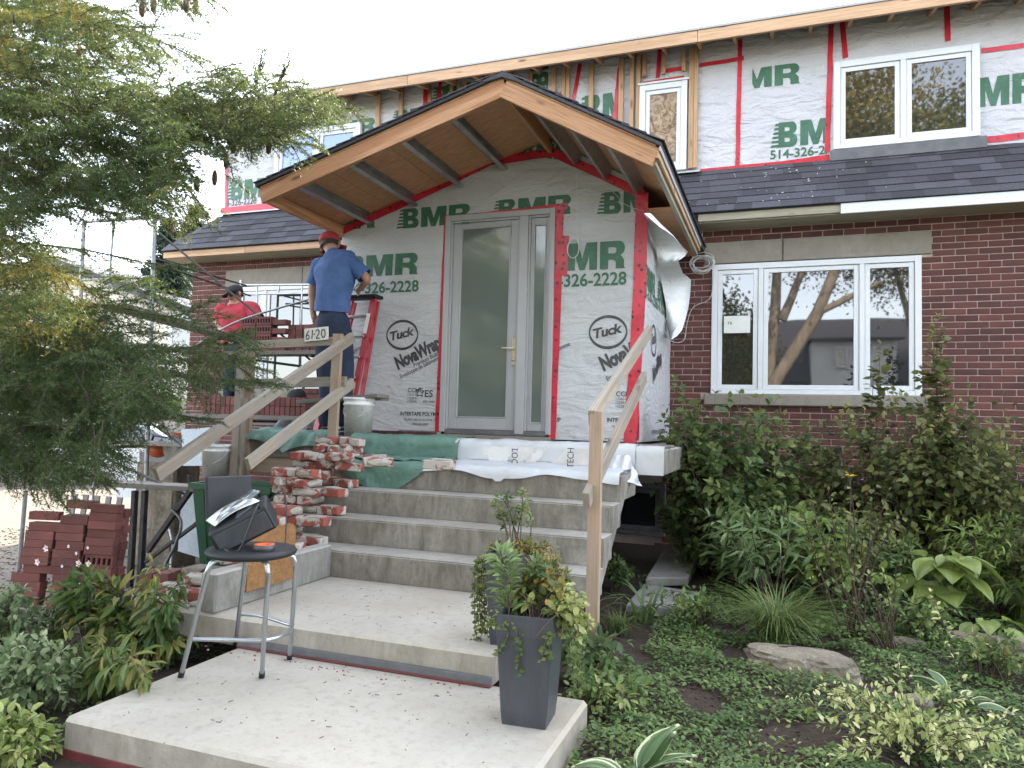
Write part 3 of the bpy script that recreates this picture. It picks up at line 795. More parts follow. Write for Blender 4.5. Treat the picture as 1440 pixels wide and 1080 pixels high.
# soffit and fascia of the skirt roof
EY, EZ0, EZ1, RZ = 8.05, 3.644, 3.745, 4.40
for a, b in ((-.84, HX1), (-8.34, -4.26)):
    MB().box((a, EY+.03, 3.640), (b, DY+.02, 3.652), .001).build('soffit_board', 'oldfascia', house)
    e = .0
x = -.84
cut = atY(1182, 292, EY).x
board('fascia_board', (x, EY+.012, 3.695), (cut+.05, EY+.012, 3.695), .024, .085, 'oldfascia', house)
board('fascia_board', (cut, EY-.014, 3.685), (HX1, EY-.014, 3.685), .022, .105, 'white', house)
for a, b in ((-8.34, -6.9), (-6.895, -4.27)):
    board('fascia_board', (a, EY+.012, 3.695), (b, EY+.012, 3.695), .024, .10, 'roofwood', house)
# skirt roof decks with single shingles
SHM = {}
def shmesh(L):
    L = round(L, 2)
    if L not in SHM:
        V, F = chamfer(L, .205, .009, .002); SHM[L] = MB().add(V, F).mesh('shingle')
    return SHM[L]
def shingles(deck, eave0, along, upv, length, rows, span, expo=.145, wmin=.17, wmax=.36, over=.02):
    """rows of shingles on a slope; span(t) -> (from, to) along the eave at row height t"""
    along, upv = Vector(along).normalized(), Vector(upv).normalized(); nrm = along.cross(upv)
    if nrm.z < 0: nrm = -nrm
    tilt = math.asin(.010/.145)
    up2 = (upv*math.cos(tilt) - nrm*math.sin(tilt)); n2 = (nrm*math.cos(tilt)+upv*math.sin(tilt))
    R3 = Matrix((along, up2, n2)).transposed()
    if R3.determinant() < 0: R3 = Matrix((-along, up2, n2)).transposed()
    for r in range(rows):
        t = r*expo; a, b = span(min(1, t/length)); x = a - random.uniform(0, .15)
        while x < b:
            w = round(random.uniform(wmin, wmax), 2); x1 = min(b, x+w); x0 = max(a, x)
            if x1-x0 > .03:
                L = min(.205, length-t+over) if r == rows-1 else .205
                c = Vector(eave0)+along*((x0+x1)/2)+upv*(t+.1025-over)+nrm*(.0125+random.uniform(-.001, .0015))
                M = R3.to_4x4(); M.translation = c
                link('shingle', shmesh(x1-x0-.003), 'shingle', deck, M)
            x += w
up = Vector((0, UY-EY, RZ-EZ1)); SL = up.length
for a, b, hip in ((-1.75, HX1, 0), (-8.36, -4.26, 1)):
    mb = MB(); nrm = Vector((0, -up.z, up.y)).normalized()
    top_a = a+.50 if hip else a
    P = [Vector((a, EY-.015, EZ1)), Vector((b, EY-.015, EZ1)), Vector((b, UY, RZ)), Vector((top_a, UY, RZ))]
    mb.add(P+[p-nrm*.02 for p in P], [(0, 1, 2, 3), (7, 6, 5, 4), (0, 4, 5, 1), (1, 5, 6, 2), (2, 6, 7, 3), (3, 7, 4, 0)])
    if hip:
        Q = [Vector((a, EY-.015, EZ1)), Vector((top_a, UY, RZ)), Vector((top_a, 15, RZ)), Vector((a, 15.5, EZ1))]
        mb.add(Q, [(0, 1, 2, 3)])
    deck = mb.build('skirt_roof', 'shingle', house)
    shingles(deck, (0, EY-.015, EZ1), (1, 0, 0), up, SL, 7, (lambda t: (a+.50*t+.01, b)) if hip else (lambda t: (a, min(b, 3.4))))

# upper storey
uw = core('upper_wall', (-7.86, UY+.012, 3.7), (HX1, 16, 6.08), 'wrap_up')
UPW = Wall((0, UY, 0), (1, 0, 0), (0, 0, 1), (0, -1, 0), .016, 3)
wrap_up = UPW.sheet('house_wrap', 'wrap_up', house, [(-7.86, 4.40), (4.5, 4.40), (4.5, 6.05), (-7.86, 6.05)], .09)
def uU(px, py): p = atY(px, py, UY); return p.x, p.z
def logo(W, f, par, lb, rt, clip=None, m='green', rot=0):
    V, F = logo2d(); (u0, v0), (u1, v1) = f(*lb), f(*rt); h = v1-v0
    return W.mark('lettering', m, par, V, F, u0, v0, h, rot, (u1-u0)/3.16/h, .0045, clip)
XR1 = uU(1163, 190)[0]; XL1 = uU(985, 200)[0]; XW0 = uU(1041, 150)[0]; XR2 = uU(1378, 130)[0]
logo(UPW, uU, wrap_up, (1083, 209), (1210, 160), (XL1, 4.3, XR1, 6.1))
UPW.text('514-326-2228', 'green', wrap_up, uU(1083, 224)[0], uU(1083, 224)[1], uU(1083, 207)[1]-uU(1083, 224)[1], aspect=1.0, bold=.02, clip=(XL1, 4.3, XR1, 6.1))
logo(UPW, uU, wrap_up, (1003, 132), (1125, 88), (uU(1058, 110)[0], 4.3, XR1, 6.1))
logo(UPW, uU, wrap_up, (1330, 156), (1462, 100), (XR2, 4.3, 4.5, 6.1))
logo(UPW, uU, wrap_up, (812, 178), (918, 123), (-2.6, 4.3, uU(872, 150)[0], 6.1))
logo(UPW, uU, wrap_up, (450, 196), (528, 165), (-7.8, 4.3, -4, 6.1))
logo(UPW, uU, wrap_up, (550, 178), (628, 146), (-7.8, 4.3, uU(600, 165)[0], 6.1))
logo(UPW, uU, wrap_up, (606, 150), (690, 112), (uU(606, 140)[0], 4.3, -3.6, 6.1))
logo(UPW, uU, wrap_up, (318, 282), (396, 247), (-7.86, 4.3, -4, 6.1))
UPW.text('514-326-2228', 'black', wrap_up, uU(309, 291)[0], uU(309, 291)[1], .135, bold=.015, aspect=.9, clip=(-7.84, 4.3, -6.3, 6.1))
def vlogo(px, py, px1, py1, rot):
    V, F = logo2d(); u0, v0 = uU(px, py); u1, v1 = uU(px1, py1); h = abs(u1-u0); 
    UPW.mark('lettering', 'green', wrap_up, V, F, u0, v0, h, rot, 1.05, .0045, (-7.8, 4.3, 4.5, 6.04))
vlogo(1275, 14, 1243, 14, rad(90)); vlogo(1425, 0, 1388, 0, rad(90)); vlogo(771, 128, 745, 128, rad(90)); vlogo(640, 150, 622, 150, rad(90))
T = 'tape'
def tape(W, f, par, pts, w): return W.strip('red_tape', T, par, [f(*p) for p in pts], w)
tape(UPW, uU, wrap_up, [(985, 242), (1100, 231), (1166, 222)], .072)
tape(UPW, uU, wrap_up, [(1037, 236), (1041, 55)], .05)
tape(UPW, uU, wrap_up, [(984, 92), (1046, 82)], .05)
tape(UPW, uU, wrap_up, [(1163, 215), (1169, 34)], .055)
tape(UPW, uU, wrap_up, [(1189, 82), (1184, 30)], .055)
tape(UPW, uU, wrap_up, [(1333, 58), (1331, 0)], .055)
tape(UPW, uU, wrap_up, [(1380, 198), (1440, 191)], .07)
tape(UPW, uU, wrap_up, [(1380, 72), (1440, 64)], .055)
tape(UPW, uU, wrap_up, [(310, 298), (440, 285)], .12)
tape(UPW, uU, wrap_up, [(318, 298), (319, 235)], .06)
tape(UPW, uU, wrap_up, [(862, 190), (872, 95)], .055)
tape(UPW, uU, wrap_up, [(597, 168), (600, 118)], .07)
tape(UPW, uU, wrap_up, [(617, 160), (620, 112)], .05)
tape(UPW, uU, wrap_up, [(925, 110), (928, 70)], .05); tape(UPW, uU, wrap_up, [(905, 118), (962, 109)], .05)
tape(UPW, uU, wrap_up, [(936, 100), (962, 96)], .05); tape(UPW, uU, wrap_up, [(770, 135), (800, 131)], .05)
tape(UPW, uU, wrap_up, [(806, 145), (816, 90)], .05)
# furring studs over the wrap
for (xa, wd) in ((534, .058), (566, .058), (606, .04), (636, .045), (646, .04), (655, .04), (746, .058), (779, .06), (793, .045), (799, .05), (832, .058), (874, .058), (889, .05), (898, .05), (972.5, .058), (979, .045), (719, .05), (697, .05)):
    X = uU(xa, 150)[0]; z1 = 5.93
    board('stud', (X, UY-.036, 4.42 if xa < 960 else 4.47), (X, UY-.036, z1), wd, .038, 'studwood', house, up=(0, 1, 0))
X0, X1 = uU(904, 100)[0], uU(968, 100)[0]
for xa in (907, 934, 962): X = uU(xa, 95)[0]; board('stud', (X, UY-.034, 5.66), (X, UY-.034, 5.93), .045, .036, 'studwood', house, up=(0, 1, 0))
# upper windows
wa, wb = uU(901, 125)[0], uU(967.5, 112)[0]
window('small_window', wa, wb, 4.46, 5.54, UY-.035, (), house, 'reflectpaint', .07, proud=.03)
MB().box((wa-.02, UY-.08, 5.542), (wb+.02, UY-.0, 5.565), .002).build('window_flashing', 'white', house)
xa, xb = uU(1172, 100)[0], uU(1376, 100)[0]
window('double_window', xa, xb, 4.53, 5.52, UY-.03, ((xa+xb)/2-.01,), house, 'glass', .07, proud=.03)
MB().box((xa-.03, UY-.06, 4.40), (xb+.06, UY-.012, 4.525), .003).build('window_membrane', 'membrane', house)
window('double_window', -6.95, -5.52, 4.66, 5.56, UY-.03, (-6.22,), house, 'blueglass', .07, proud=.03)
# flashing strips along the foot of the upper wall
board('flashing_strip', (-7.95, UY-.05, 4.425), (-4.9, UY-.05, 4.425), .09, .006, 'white', house, up=(0, -.55, 1))
board('flashing_strip', (uU(946, 250)[0], UY-.055, 4.43), (uU(985, 250)[0], UY-.055, 4.43), .10, .006, 'bluegrey', house, up=(0, -.6, 1))
board('flashing_strip', (uU(987, 250)[0], UY-.03, 4.385), (uU(1168, 228)[0], UY-.03, 4.385), .03, .02, 'white', house)
# main roof over the upper storey: fascia, rafters' soffit and roof slab
FY = 8.30
rf = MB(); prof = [(FY-.02, 5.93), (FY-.02, 5.965), (12.4, 7.30), (16.6, 5.93), (16.6, 5.89), (12.4, 7.24)]
rf.prism(prof, 'x', -8.3, 6.0); mainroof = rf.build('main_roof', 'shingle', house)
for a, b in ((-8.3, -4.6), (-4.596, -.9), (-.896, 2.6), (2.604, 6.0)):
    board('fascia_board', (a, FY, 5.862), (b, FY, 5.862), .036, .135, 'roofwood', house)
board('drip_edge', (-8.3, FY-.024, 5.948), (6.0, FY-.024, 5.948), .012, .034, 'greytrim', house)
for i in range(36):
    x = -8.1+i*.4; board('rafter_end', (x, FY+.02, 5.86), (x, UY+.1, 5.99), .038, .11, 'studwood', house, up=(0, 0, 1))
MB().box((-8.25, FY+.02, 5.935), (5.9, FY+.028, 5.94), .001)

# ================================================================== the entry porch
PY = 6.395
porch = root('entry_porch', (-2.7, 7.4, 1.24), 'gabled entry porch wrapped in white printed house wrap with red tape round a grey door', 'porch')
PX0, PX1, PZ0 = -4.25, -1.163, 1.272
RX, RTZ = -2.02, 4.066                      # ridge
LX, LZ, QX, QZ = -4.27, 3.40, -.836, 3.402   # top corners of the gable fascia
GY = 5.16
def roofz(x): return LZ+(RTZ-LZ)*(x-LX)/(RX-LX) if x < RX else QZ+(RTZ-QZ)*(QX-x)/(QX-RX)
def pU(px, py): p = atY(px, py, PY); return p.x, p.z
DL, DZ0 = pU(620, 606.7); DR = pU(774, 611.7)[0]; DZ1 = pU(628, 305)[1]; DL = (DL+pU(628, 305)[0])/2; DR = (DR+pU(783, 293)[0])/2
PW = Wall((0, PY, 0), (1, 0, 0), (0, 0, 1), (0, -1, 0), .012, 1)
ZT = lambda x: roofz(x)-.01
MB().prism([(PX0+.02, PZ0), (DL, PZ0), (DL, ZT(DL)), (PX0+.02, ZT(PX0))], 'y', PY+.02, PY+.14).build('wall_sheathing', 'osb', porch)
MB().prism([(DR, PZ0), (PX1-.02, PZ0), (PX1-.02, ZT(PX1)), (DR, ZT(DR))], 'y', PY+.02, PY+.14).build('wall_sheathing', 'osb', porch)
MB().prism([(DL, DZ1), (DR, DZ1), (DR, ZT(DR)), (RX, ZT(RX)), (DL, ZT(DL))], 'y', PY+.021, PY+.14).build('wall_sheathing', 'osb', porch)
pw = PW.sheet('house_wrap', 'wrap', porch, [[(PX0, PZ0), (DL+.01, PZ0), (DL+.01, ZT(DL)), (PX0, ZT(PX0))],
      [(DL+.01, DZ1-.02), (DR-.01, DZ1-.02), (DR-.01, ZT(DR)), (RX, ZT(RX)), (DL+.01, ZT(DL))],
      [(DR-.01, PZ0), (PX1, PZ0), (PX1, ZT(PX1)), (DR-.01, ZT(DR))]], .06)
CLL = (PX0, PZ0, DL, 4.1); CLR = (DR, PZ0, PX1, 4.1); CLT = (PX0, DZ1, PX1, 4.1)
logo(PW, pU, pw, (424, 328), (529, 291), CLL)
logo(PW, pU, pw, (557, 322), (662, 286), (PX0, PZ0, PX1, 4.1))
logo(PW, pU, pw, (691, 309), (804, 273), (PX0, PZ0, PX1, 4.1))
logo(PW, pU, pw, (839, 302), (952, 262), CLR)
logo(PW, pU, pw, (478, 391), (589, 355), CLL)
logo(PW, pU, pw, (757, 383), (880, 338), CLR)
logo(PW, pU, pw, (621, 390), (728, 350), CLL)
V, F = logo2d(); u0, v0 = pU(728, 220); PW.mark('lettering', 'green', pw, V, F, u0, v0, .16, rad(-10), 1, .0045, (PX0, DZ1, PX1, 4.02))
V, F = logo2d(); u0, v0 = pU(528, 292); PW.mark('lettering', 'black', pw, V, F, u0, v0, .09, rad(130), .9, .0045, (PX0, DZ1-.5, PX1, 3.75))
def phone(px, py, pxe, h, clip):
    V, F = text2d('514-326-2228', .022); w = V[:, 0].max(); u0, v0 = pU(px, py); u1, v1 = pU(pxe, py); hh = h/.72
    PW.mark('lettering', 'green', pw, V, F, u0, v0, hh, 0, (u1-u0)/w/hh, .0045, clip, .12)
phone(478, 414, 589, .112, CLL); phone(752, 405, 881, .118, CLR); phone(621, 413, 735, .112, CLL)
def brandmark(cx, cy, rx, ry, clip):
    (u, v), (ue, _), (_, ve) = pU(cx, cy), pU(cx+rx, cy), pU(cx, cy-ry)
    V, F = ring2d(1, 1, .07, .17); PW.mark('lettering', 'black', pw, V, F, u, v, ve-v, 0, (ue-u)/(ve-v), .0045, clip, .1)
    h = (ve-v)*.62; V, F = text2d('Tuck', .035, .92); V = V.copy(); V[:, 0] += V[:, 1]*.22; w = V[:, 0].max(); s = (ue-u)*1.62/w
    PW.mark('lettering', 'black', pw, V, F, u-(ue-u)*.80, v-h*.62, h*1.25, rad(12), s/(h*1.25), .0047, clip, .1)
    a = rad(25); k = (ve-v)
    def tx(t, du, dv, size, bold, asp=.62, skew=0):
        V, F = text2d(t, bold, .95); V = V.copy(); V[:, 0] += V[:, 1]*skew
        PW.mark('lettering', 'black', pw, V, F, u+du*k, v+dv*k, size*k, a, asp, .0046, clip, .12)
    tx('NovaWrap', -.22, -2.25, 1.18, .05, .66); tx('\u2122', 2.7, -.55, .4, 0)
    tx('Premium Building Wrap', .95, -2.12, .40, .004, .85); tx('Enveloppe de b\u00e2timent haut de gamme', .02, -2.86, .40, .004, .85)
    def sm(t, du, dv, size, bold=.0, asp=.95):
        V, F = text2d(t, bold); PW.mark('lettering', 'black', pw, V, F, u+du*k, v+dv*k, size*k, 0, asp, .0046, clip, .2)
    sm('CCMC', .55, -3.72, .40, .015); sm('13260-R', .55, -3.95, .22); sm('13259-R', .55, -4.17, .22); sm('13258-R', .55, -4.38, .22)
    sm('ES', 1.78, -4.0, .62, .02, 1.0); sm('ESR-2009', 1.7, -4.38, .22)
    st = [(math.cos(rad(90+36*i))*(.36 if i % 2 == 0 else .2), math.sin(rad(90+36*i))*(.36 if i % 2 == 0 else .2)) for i in range(10)]
    V, F = shape2d('leafmark', [st, [(x*.7, y*.7) for x, y in st]]); PW.mark('lettering', 'black', pw, V, F, u+1.42*k, v-3.72*k, k, 0, 1, .0046, clip, .3)
    sm('INTERTAPE POLYMER GROUP', .05, -5.22, .36, .015, .85); sm('TRURO, NOVA SCOTIA, CANADA', .3, -5.55, .22, 0, .9); sm('1-800-565-2000', .85, -5.82, .22, 0, .9)
    V, F = shape2d('rule', [[(0, 0), (3.6, 0), (3.6, .035), (0, .035)]]); PW.mark('lettering', 'black', pw, V, F, u-.05*k, v-6.2*k, k, 0, 1, .0046, clip, .3)
brandmark(566, 471, 22.5, 21.5, CLL); brandmark(855, 467, 27.5, 24, CLR); brandmark(700, 470, 26, 23, CLR); brandmark(430, 473, 22, 21, CLL)
tape(PW, pU, pw, [(482, 325), (560, 290), (640, 252), (694, 226)], .075); tape(PW, pU, pw, [(688, 227), (782, 214)], .085); tape(PW, pU, pw, [(776, 214), (840, 243), (905, 274)], .08)
tape(PW, pU, pw, [(903, 272), (900, 400), (893, 520), (886, 624)], .115)
tape(PW, pU, pw, [(625, 309), (798, 290)], .055)
tape(PW, pU, pw, [(630, 303), (625, 400), (616, 607)], .06)
tape(PW, pU, pw, [(788, 290), (784, 420), (776, 617)], .075); tape(PW, pU, pw, [(794, 332), (791, 388)], .09)
# right side wall with its own wrap, left side wall
SW = Wall((PX1, 0, 0), (0, 1, 0), (0, 0, 1), (1, 0, 0), .010, 5)
MB().box((PX1-.14, PY+.02, PZ0), (PX1-.02, DY, 3.42), .002).build('wall_sheathing', 'osb', porch)
sw = SW.sheet('house_wrap', 'wrap', porch, [(PY, PZ0), (DY-.01, PZ0), (DY-.01, 3.43), (PY, 3.43)], .08)
def sU(px, py): p = atX(px, py, PX1); return p.y, p.z
for (px, py, h, t, m, bold, asp) in ((907, 400, .21, None, 'green', 0, 1), (903, 414, .15, '514-326-2228', 'green', .02, 1), ):
    u0, v0 = sU(px, py)
    if t is None:
        V, F = logo2d(); SW.mark('lettering', m, sw, V, F, u0-.10, v0-.02, h, 0, 1, .0045, (PY+.03, 1.3, DY, 3.4))
        SW.mark('lettering', m, sw, V, F, u0+.72, v0-.02, h, 0, 1, .0045, (PY+.03, 1.3, DY, 3.4))
    else: SW.text(t, m, sw, u0, v0, h, bold=bold, clip=(PY+.03, 1.3, DY, 3.4)); SW.text(t, m, sw, u0+.8, v0, h, bold=bold, clip=(PY+.03, 1.3, DY-.02, 3.4))
u0, v0 = sU(918, 478); V, F = ring2d(1, .95, .07, .17); SW.mark('lettering', 'black', sw, V, F, u0+.05, v0, .17, 0, 1, .0045)
V, F = text2d('Tuck', .035); SW.mark('lettering', 'black', sw, V, F, u0-.08, v0-.06, .15, rad(12), .9, .0047)
V, F = text2d('NovaWrap', .05, .95); SW.mark('lettering', 'black', sw, V, F, u0+.02, v0-.42, .21, rad(25), .66, .0047)
SW.text('INTERTAPE POLYMER GROUP', 'black', sw, u0-.02, v0-.92, .06, bold=.015); SW.text('TRURO, NOVA SCOTIA, CANADA', 'black', sw, u0+.03, v0-.99, .04)
tape(SW, lambda a, b: (a, b), sw, [(PY+.03, 3.36), (PY+.03, 1.29)], .06)
LW = Wall((PX0, 0, 0), (0, 1, 0), (0, 0, 1), (-1, 0, 0), .008, 6)
MB().box((PX0+.02, PY+.02, PZ0), (PX0+.14, DY, 3.40), .002).build('wall_sheathing', 'osb', porch)
LW.sheet('house_wrap', 'wrap', porch, [(PY, PZ0), (DY-.01, PZ0), (DY-.01, 3.41), (PY, 3.41)], .1)
# brick rowlock sill and timber plate under the wrap
for i in range(26):
    x = PX0+.03+i*.0705
    if x+.066 < DL+.02: block('brick', (x, PY-.035, PZ0-.028), (x+.066, PY+.02, PZ0+.032), 'brick', porch)
MB().box((DL, PY-.03, PZ0-.03), (DR, PY+.1, DZ0-.022), .004).build('sill_plate', 'lintel', porch)
# the door unit
dy = PY-.035
mb = MB(); fw = .055
mb.box((DL, dy, DZ0), (DL+fw, PY+.12, DZ1)); mb.box((DR-fw*.8, dy, DZ0), (DR, PY+.12, DZ1)); mb.box((DL+fw, dy+.002, DZ1-fw), (DR-fw*.8, PY+.12, DZ1))
XM0, XM1 = pU(729, 450)[0], pU(741, 450)[0]
mb.box((XM0, dy+.004, DZ0), (XM1, PY+.12, DZ1-fw))
for a, b in ((DL+fw, XM0), (XM1, DR-fw*.8)):
    mb.box((a, dy+.022, DZ0), (a+.018, PY+.1, DZ1-fw)); mb.box((b-.018, dy+.022, DZ0), (b, PY+.1, DZ1-fw)); mb.box((a+.018, dy+.023, DZ1-fw-.018), (b-.018, PY+.1, DZ1-fw))
mb.build('door_frame', 'greyframe', porch)
MB().box((DL+fw, dy+.01, DZ0-.018), (DR-fw*.8, PY+.12, DZ0+.028), .003).build('threshold', 'membrane', porch)
def leaf(name, a, b, c, d, st, bt, tp, glass):
    y0, y1 = dy+.045, dy+.085; m = MB()
    m.box((a, y0, c), (a+st, y1, d)); m.box((b-st, y0, c), (b, y1, d)); m.box((a+st, y0+.001, d-tp), (b-st, y1, d)); m.box((a+st, y0+.001, c), (b-st, y1, c+bt))
    e = .012
    m.box((a+st, y0-.006, c+bt), (a+st+e, y1, d-tp)); m.box((b-st-e, y0-.006, c+bt), (b-st, y1, d-tp)); m.box((a+st+e, y0-.005, d-tp-e), (b-st-e, y1, d-tp)); m.box((a+st+e, y0-.005, c+bt), (b-st-e, y1, c+bt+e))
    o = m.build(name, 'greyframe', porch)
    MB().box((a+st, y0+.012, c+bt), (b-st, y0+.02, d-tp), .0005).build('door_glass' if name == 'door' else 'sidelight_glass', glass, o)
    return o
gl, gr = pU(648, 450)[0], pU(717, 450)[0]; gt = pU(690, 318)[1]; gb = pU(690, 588)[1]
a, b = DL+fw+.02, XM0-.02
door = leaf('door', a, b, DZ0+.03, DZ1-fw-.02, (gl-a+b-gr)/2*.93, gb-DZ0-.03, DZ1-fw-.02-gt, 'frosted')
leaf('sidelight', XM1+.018, DR-fw*.8-.018, DZ0+.03, DZ1-fw-.02, .028, .07, .06, 'frosted')
hp = pU(722.5, 495); h = MB(); h.box((hp[0]-.02, dy+.03, hp[1]-.13), (hp[0]+.02, dy+.05, hp[1]+.13), .004)
h.tube([(hp[0], dy+.03, hp[1]+.03), (hp[0], dy-.02, hp[1]+.03), (hp[0]-.1, dy-.025, hp[1]+.032)], .009); h.lathe([(.0, 0), (.014, 0), (.014, .014), (.0, .016)], M=Matrix.Translation((hp[0], dy+.03, hp[1]-.075)) @ Matrix.Rotation(rad(90), 4, 'X'))
h.build('door_handle', 'brass', door)

# porch roof: gable fascia boards, decking, steel lookouts, eave boards and shingles
FH = .135
def slope(x0, z0, x1, z1, y, dz=0): return Vector((x0, y, z0+dz)), Vector((x1, y, z1+dz))
cl = FH/2/math.cos(math.atan2(RTZ-LZ, RX-LX)); cr = FH/2/math.cos(math.atan2(RTZ-QZ, QX-RX))
A, B = slope(LX, LZ, RX+.02, RTZ+.006, GY, -cl); board('gable_fascia', A, B, .038, FH, 'fascia', porch, up=(0, 0, 1))
A, B = slope(RX, RTZ, QX, QZ, GY-.003, -cr); board('gable_fascia', A, B, .038, FH, 'fascia', porch, up=(0, 0, 1))
YB = 8.35
for (xa, za, xb, zb, sgn) in ((LX, LZ, RX, RTZ, 1), (QX, QZ, RX, RTZ, -1)):
    d = Vector((xb-xa, 0, zb-za)); L = d.length; dn = d/L; n = Vector((-dn.z, 0, dn.x))*sgn
    k = max(1, round(L/.62))
    for j in range(k):
        for y0, y1 in ((GY-.02, 6.35), (6.354, 7.4), (7.404, YB)):
            p = Vector((xa, (y0+y1)/2, za))+dn*(L*(j+.5)/k)+n*.008
            board('roof_panel', p-dn*(L/k/2-.001), p+dn*(L/k/2-.001), y1-y0, .012, 'osb', porch, up=n)
    e0 = Vector((xa, 0, za)) - dn*.03 + n*.015
    mb = MB(); P = [e0+Vector((0, GY-.045, 0)), e0+Vector((0, YB, 0)), e0+dn*(L+.03)+Vector((0, YB, 0)), e0+dn*(L+.03)+Vector((0, GY-.045, 0))]
    mb.add(P+[p+n*.022 for p in P], [(3, 2, 1, 0), (4, 5, 6, 7), (0, 1, 5, 4), (1, 2, 6, 5), (2, 3, 7, 6), (3, 0, 4, 7)])
    deck = mb.build('gable_roof', 'shingle', porch)
    shingles(deck, e0+n*.022, (0, 1, 0), dn, L+.03, int((L+.03)/.145), lambda t: (GY-.055, YB-.02 if True else 0), .145, .2, .36, .012)
def lookout(X):
    z = roofz(X); s = -1 if X > RX else 1; d = Vector((RX-LX, 0, RTZ-LZ)) if X < RX else Vector((RX-QX, 0, RTZ-QZ)); d.normalize(); n = Vector((-d.z, 0, d.x))*(1 if X < RX else -1)
    h, w, t = .115, .042, .004; c = Vector((X, 0, z)); mb = MB()
    def pl(a0, b0, a1, b1):
        P = [c+d*a+n*b for a, b in ((a0, b0), (a1, b0), (a1, b1), (a0, b1))]
        V = [p+Vector((0, y, 0)) for y in (GY+.02, PY+.02) for p in P]
        mb.add(V, [(0, 1, 2, 3), (7, 6, 5, 4), (0, 4, 5, 1), (1, 5, 6, 2), (2, 6, 7, 3), (3, 7, 4, 0)])
    pl(0, -h, t, -.002); pl(t, -h, w, -h+t); pl(t, -.002-t, w, -.002); pl(w-t, -h+t, w, -h+.016); pl(0, -h*.5-.004, -.003, -h*.5+.004)
    mb.build('lookout', 'steel', porch)
for p in ((416, 263), (487, 238), (560, 207), (630, 177), (703, 144), (765, 168), (815, 190), (868, 216)): lookout(atY(p[0], p[1], GY+.06).x)
MB().prism([(RX-.16, RTZ-.16*(RTZ-LZ)/(RX-LX)+.040), (RX, RTZ+.052), (RX+.16, RTZ-.16*(RTZ-QZ)/(QX-RX)+.040), (RX+.155, RTZ-.16*(RTZ-QZ)/(QX-RX)+.026), (RX, RTZ+.002), (RX-.155, RTZ-.16*(RTZ-LZ)/(RX-LX)+.026)], 'y', GY-.05, YB).build('ridge_cap', 'shingle', porch)
board('ridge_beam', (RX, GY+.02, RTZ-.07), (RX, YB, RTZ-.07), .036, .12, 'fascia', porch)
board('eave_board', (LX+.02, GY+.02, LZ-.06), (LX+.02, YB, LZ-.06), .036, .11, 'fascia', porch)
board('eave_board', (QX-.02, GY+.02, QZ-.06), (QX-.02, 8.03, QZ-.06), .036, .12, 'oldfascia', porch)
board('eave_board', (QX+.012, GY-.02, QZ-.045), (QX+.012, 8.03, QZ-.045), .022, .075, 'roofwood', porch)
board('eave_board', (QX+.03, GY-.03, QZ-.018), (QX+.03, 8.03, QZ-.018), .012, .04, 'greytrim', porch)
MB().box((PX1+.01, PY-.0, 3.335), (QX-.04, 8.3, 3.342), .001).build('soffit_board', 'osb', porch)

# the torn flap of wrap that hangs from the side wall, and wires
mb = MB(); nu, nv = 16, 22; A = [sU(903, 300), sU(912, 560)]
edge = [(906, 300), (925, 318), (945, 330), (958, 345), (971, 356), (952, 368), (960, 385), (972, 392), (970, 410), (966, 440), (958, 470), (946, 478), (945, 474)]
def lerp_list(L, t):
    k = t*(len(L)-1); i = min(int(k), len(L)-2); f = k-i; return (L[i][0]*(1-f)+L[i+1][0]*f, L[i][1]*(1-f)+L[i+1][1]*f)
inner = [(905, 300), (912, 318), (920, 345), (926, 372), (931, 400), (935, 425), (938, 450), (941, 474)]
for j in range(nv+1):
    t = j/nv; a = lerp_list(inner, t); e = lerp_list(edge, t)
    pa = atX(a[0], a[1], PX1+.02); pe = atX(e[0], e[1], PX1+.28-.10*t)
    for i in range(nu+1):
        s = i/nu; p = pa.lerp(pe, s)
        p.x += .05*math.sin(s*math.pi)*(1-.5*t)+.03*nz(s*3, t*5, 2); p.y += .03*nz(s*4, t*4, 7); mb.v.append(tuple(p))
mb.f = [(j*(nu+1)+i, j*(nu+1)+i+1, (j+1)*(nu+1)+i+1, (j+1)*(nu+1)+i) for j in range(nv) for i in range(nu)]; mb.m = [0]*len(mb.f); mb.sm = [True]*len(mb.f)
link('loose_wrap_flap', mb.mesh('loose_wrap_flap', False), 'wrap_back', porch)

def cable(name, pts, r, m, label, parent=None, n=6, cat='cable'):
    P = [Vector(p) for p in pts]; out = []
    for i in range(len(P)-1):
        p0, p1, p2, p3 = P[max(0, i-1)], P[i], P[i+1], P[min(len(P)-1, i+2)]
        for k in range(6):
            t = k/6; out.append(.5*((2*p1)+(p2-p0)*t+(2*p0-5*p1+4*p2-p3)*t*t+(3*p1-p0-3*p2+p3)*t**3))
    out.append(P[-1]); o = MB().tube(out, r, n).build(name, m, parent)
    if label: tag(o, label, cat)
    return o
def coil(name, c, r, turns, wire, m, label, flat=(1, 0, 1), seed=3):
    random.seed(seed); P = []; c = Vector(c)
    for k in range(turns*10):
        a = 2*math.pi*k/10; q = r*(1+.55*nz(k*.11, seed)); P.append(c+Vector((q*math.cos(a)+.05*nz(k*.07, 2), -.03-.004*k/10+.02*nz(k*.3, 4), q*math.sin(a)*(.75+.3*nz(k*.05, 5))+.07*nz(k*.06, 9))))
    return P
P = coil('x', atY(988, 372, DY-.05), .115, 7, .004, None, '')
P = [atY(989, 318, DY-.03), atY(988, 345, DY-.03)]+P+[atY(1003, 392, DY-.03), atY(998, 420, DY-.04), atY(975, 432, DY-.03), atY(966, 455, DY-.03), atY(962, 478, DY-.1), atY(945, 480, DY-.5), atY(934, 462, DY-.9), atY(938, 445, DY-1)]
cable('hanging_cable', P, .0042, 'wire', 'coil of pale grey cable hanging on the brick beside the picture window')
yy = PY-.02
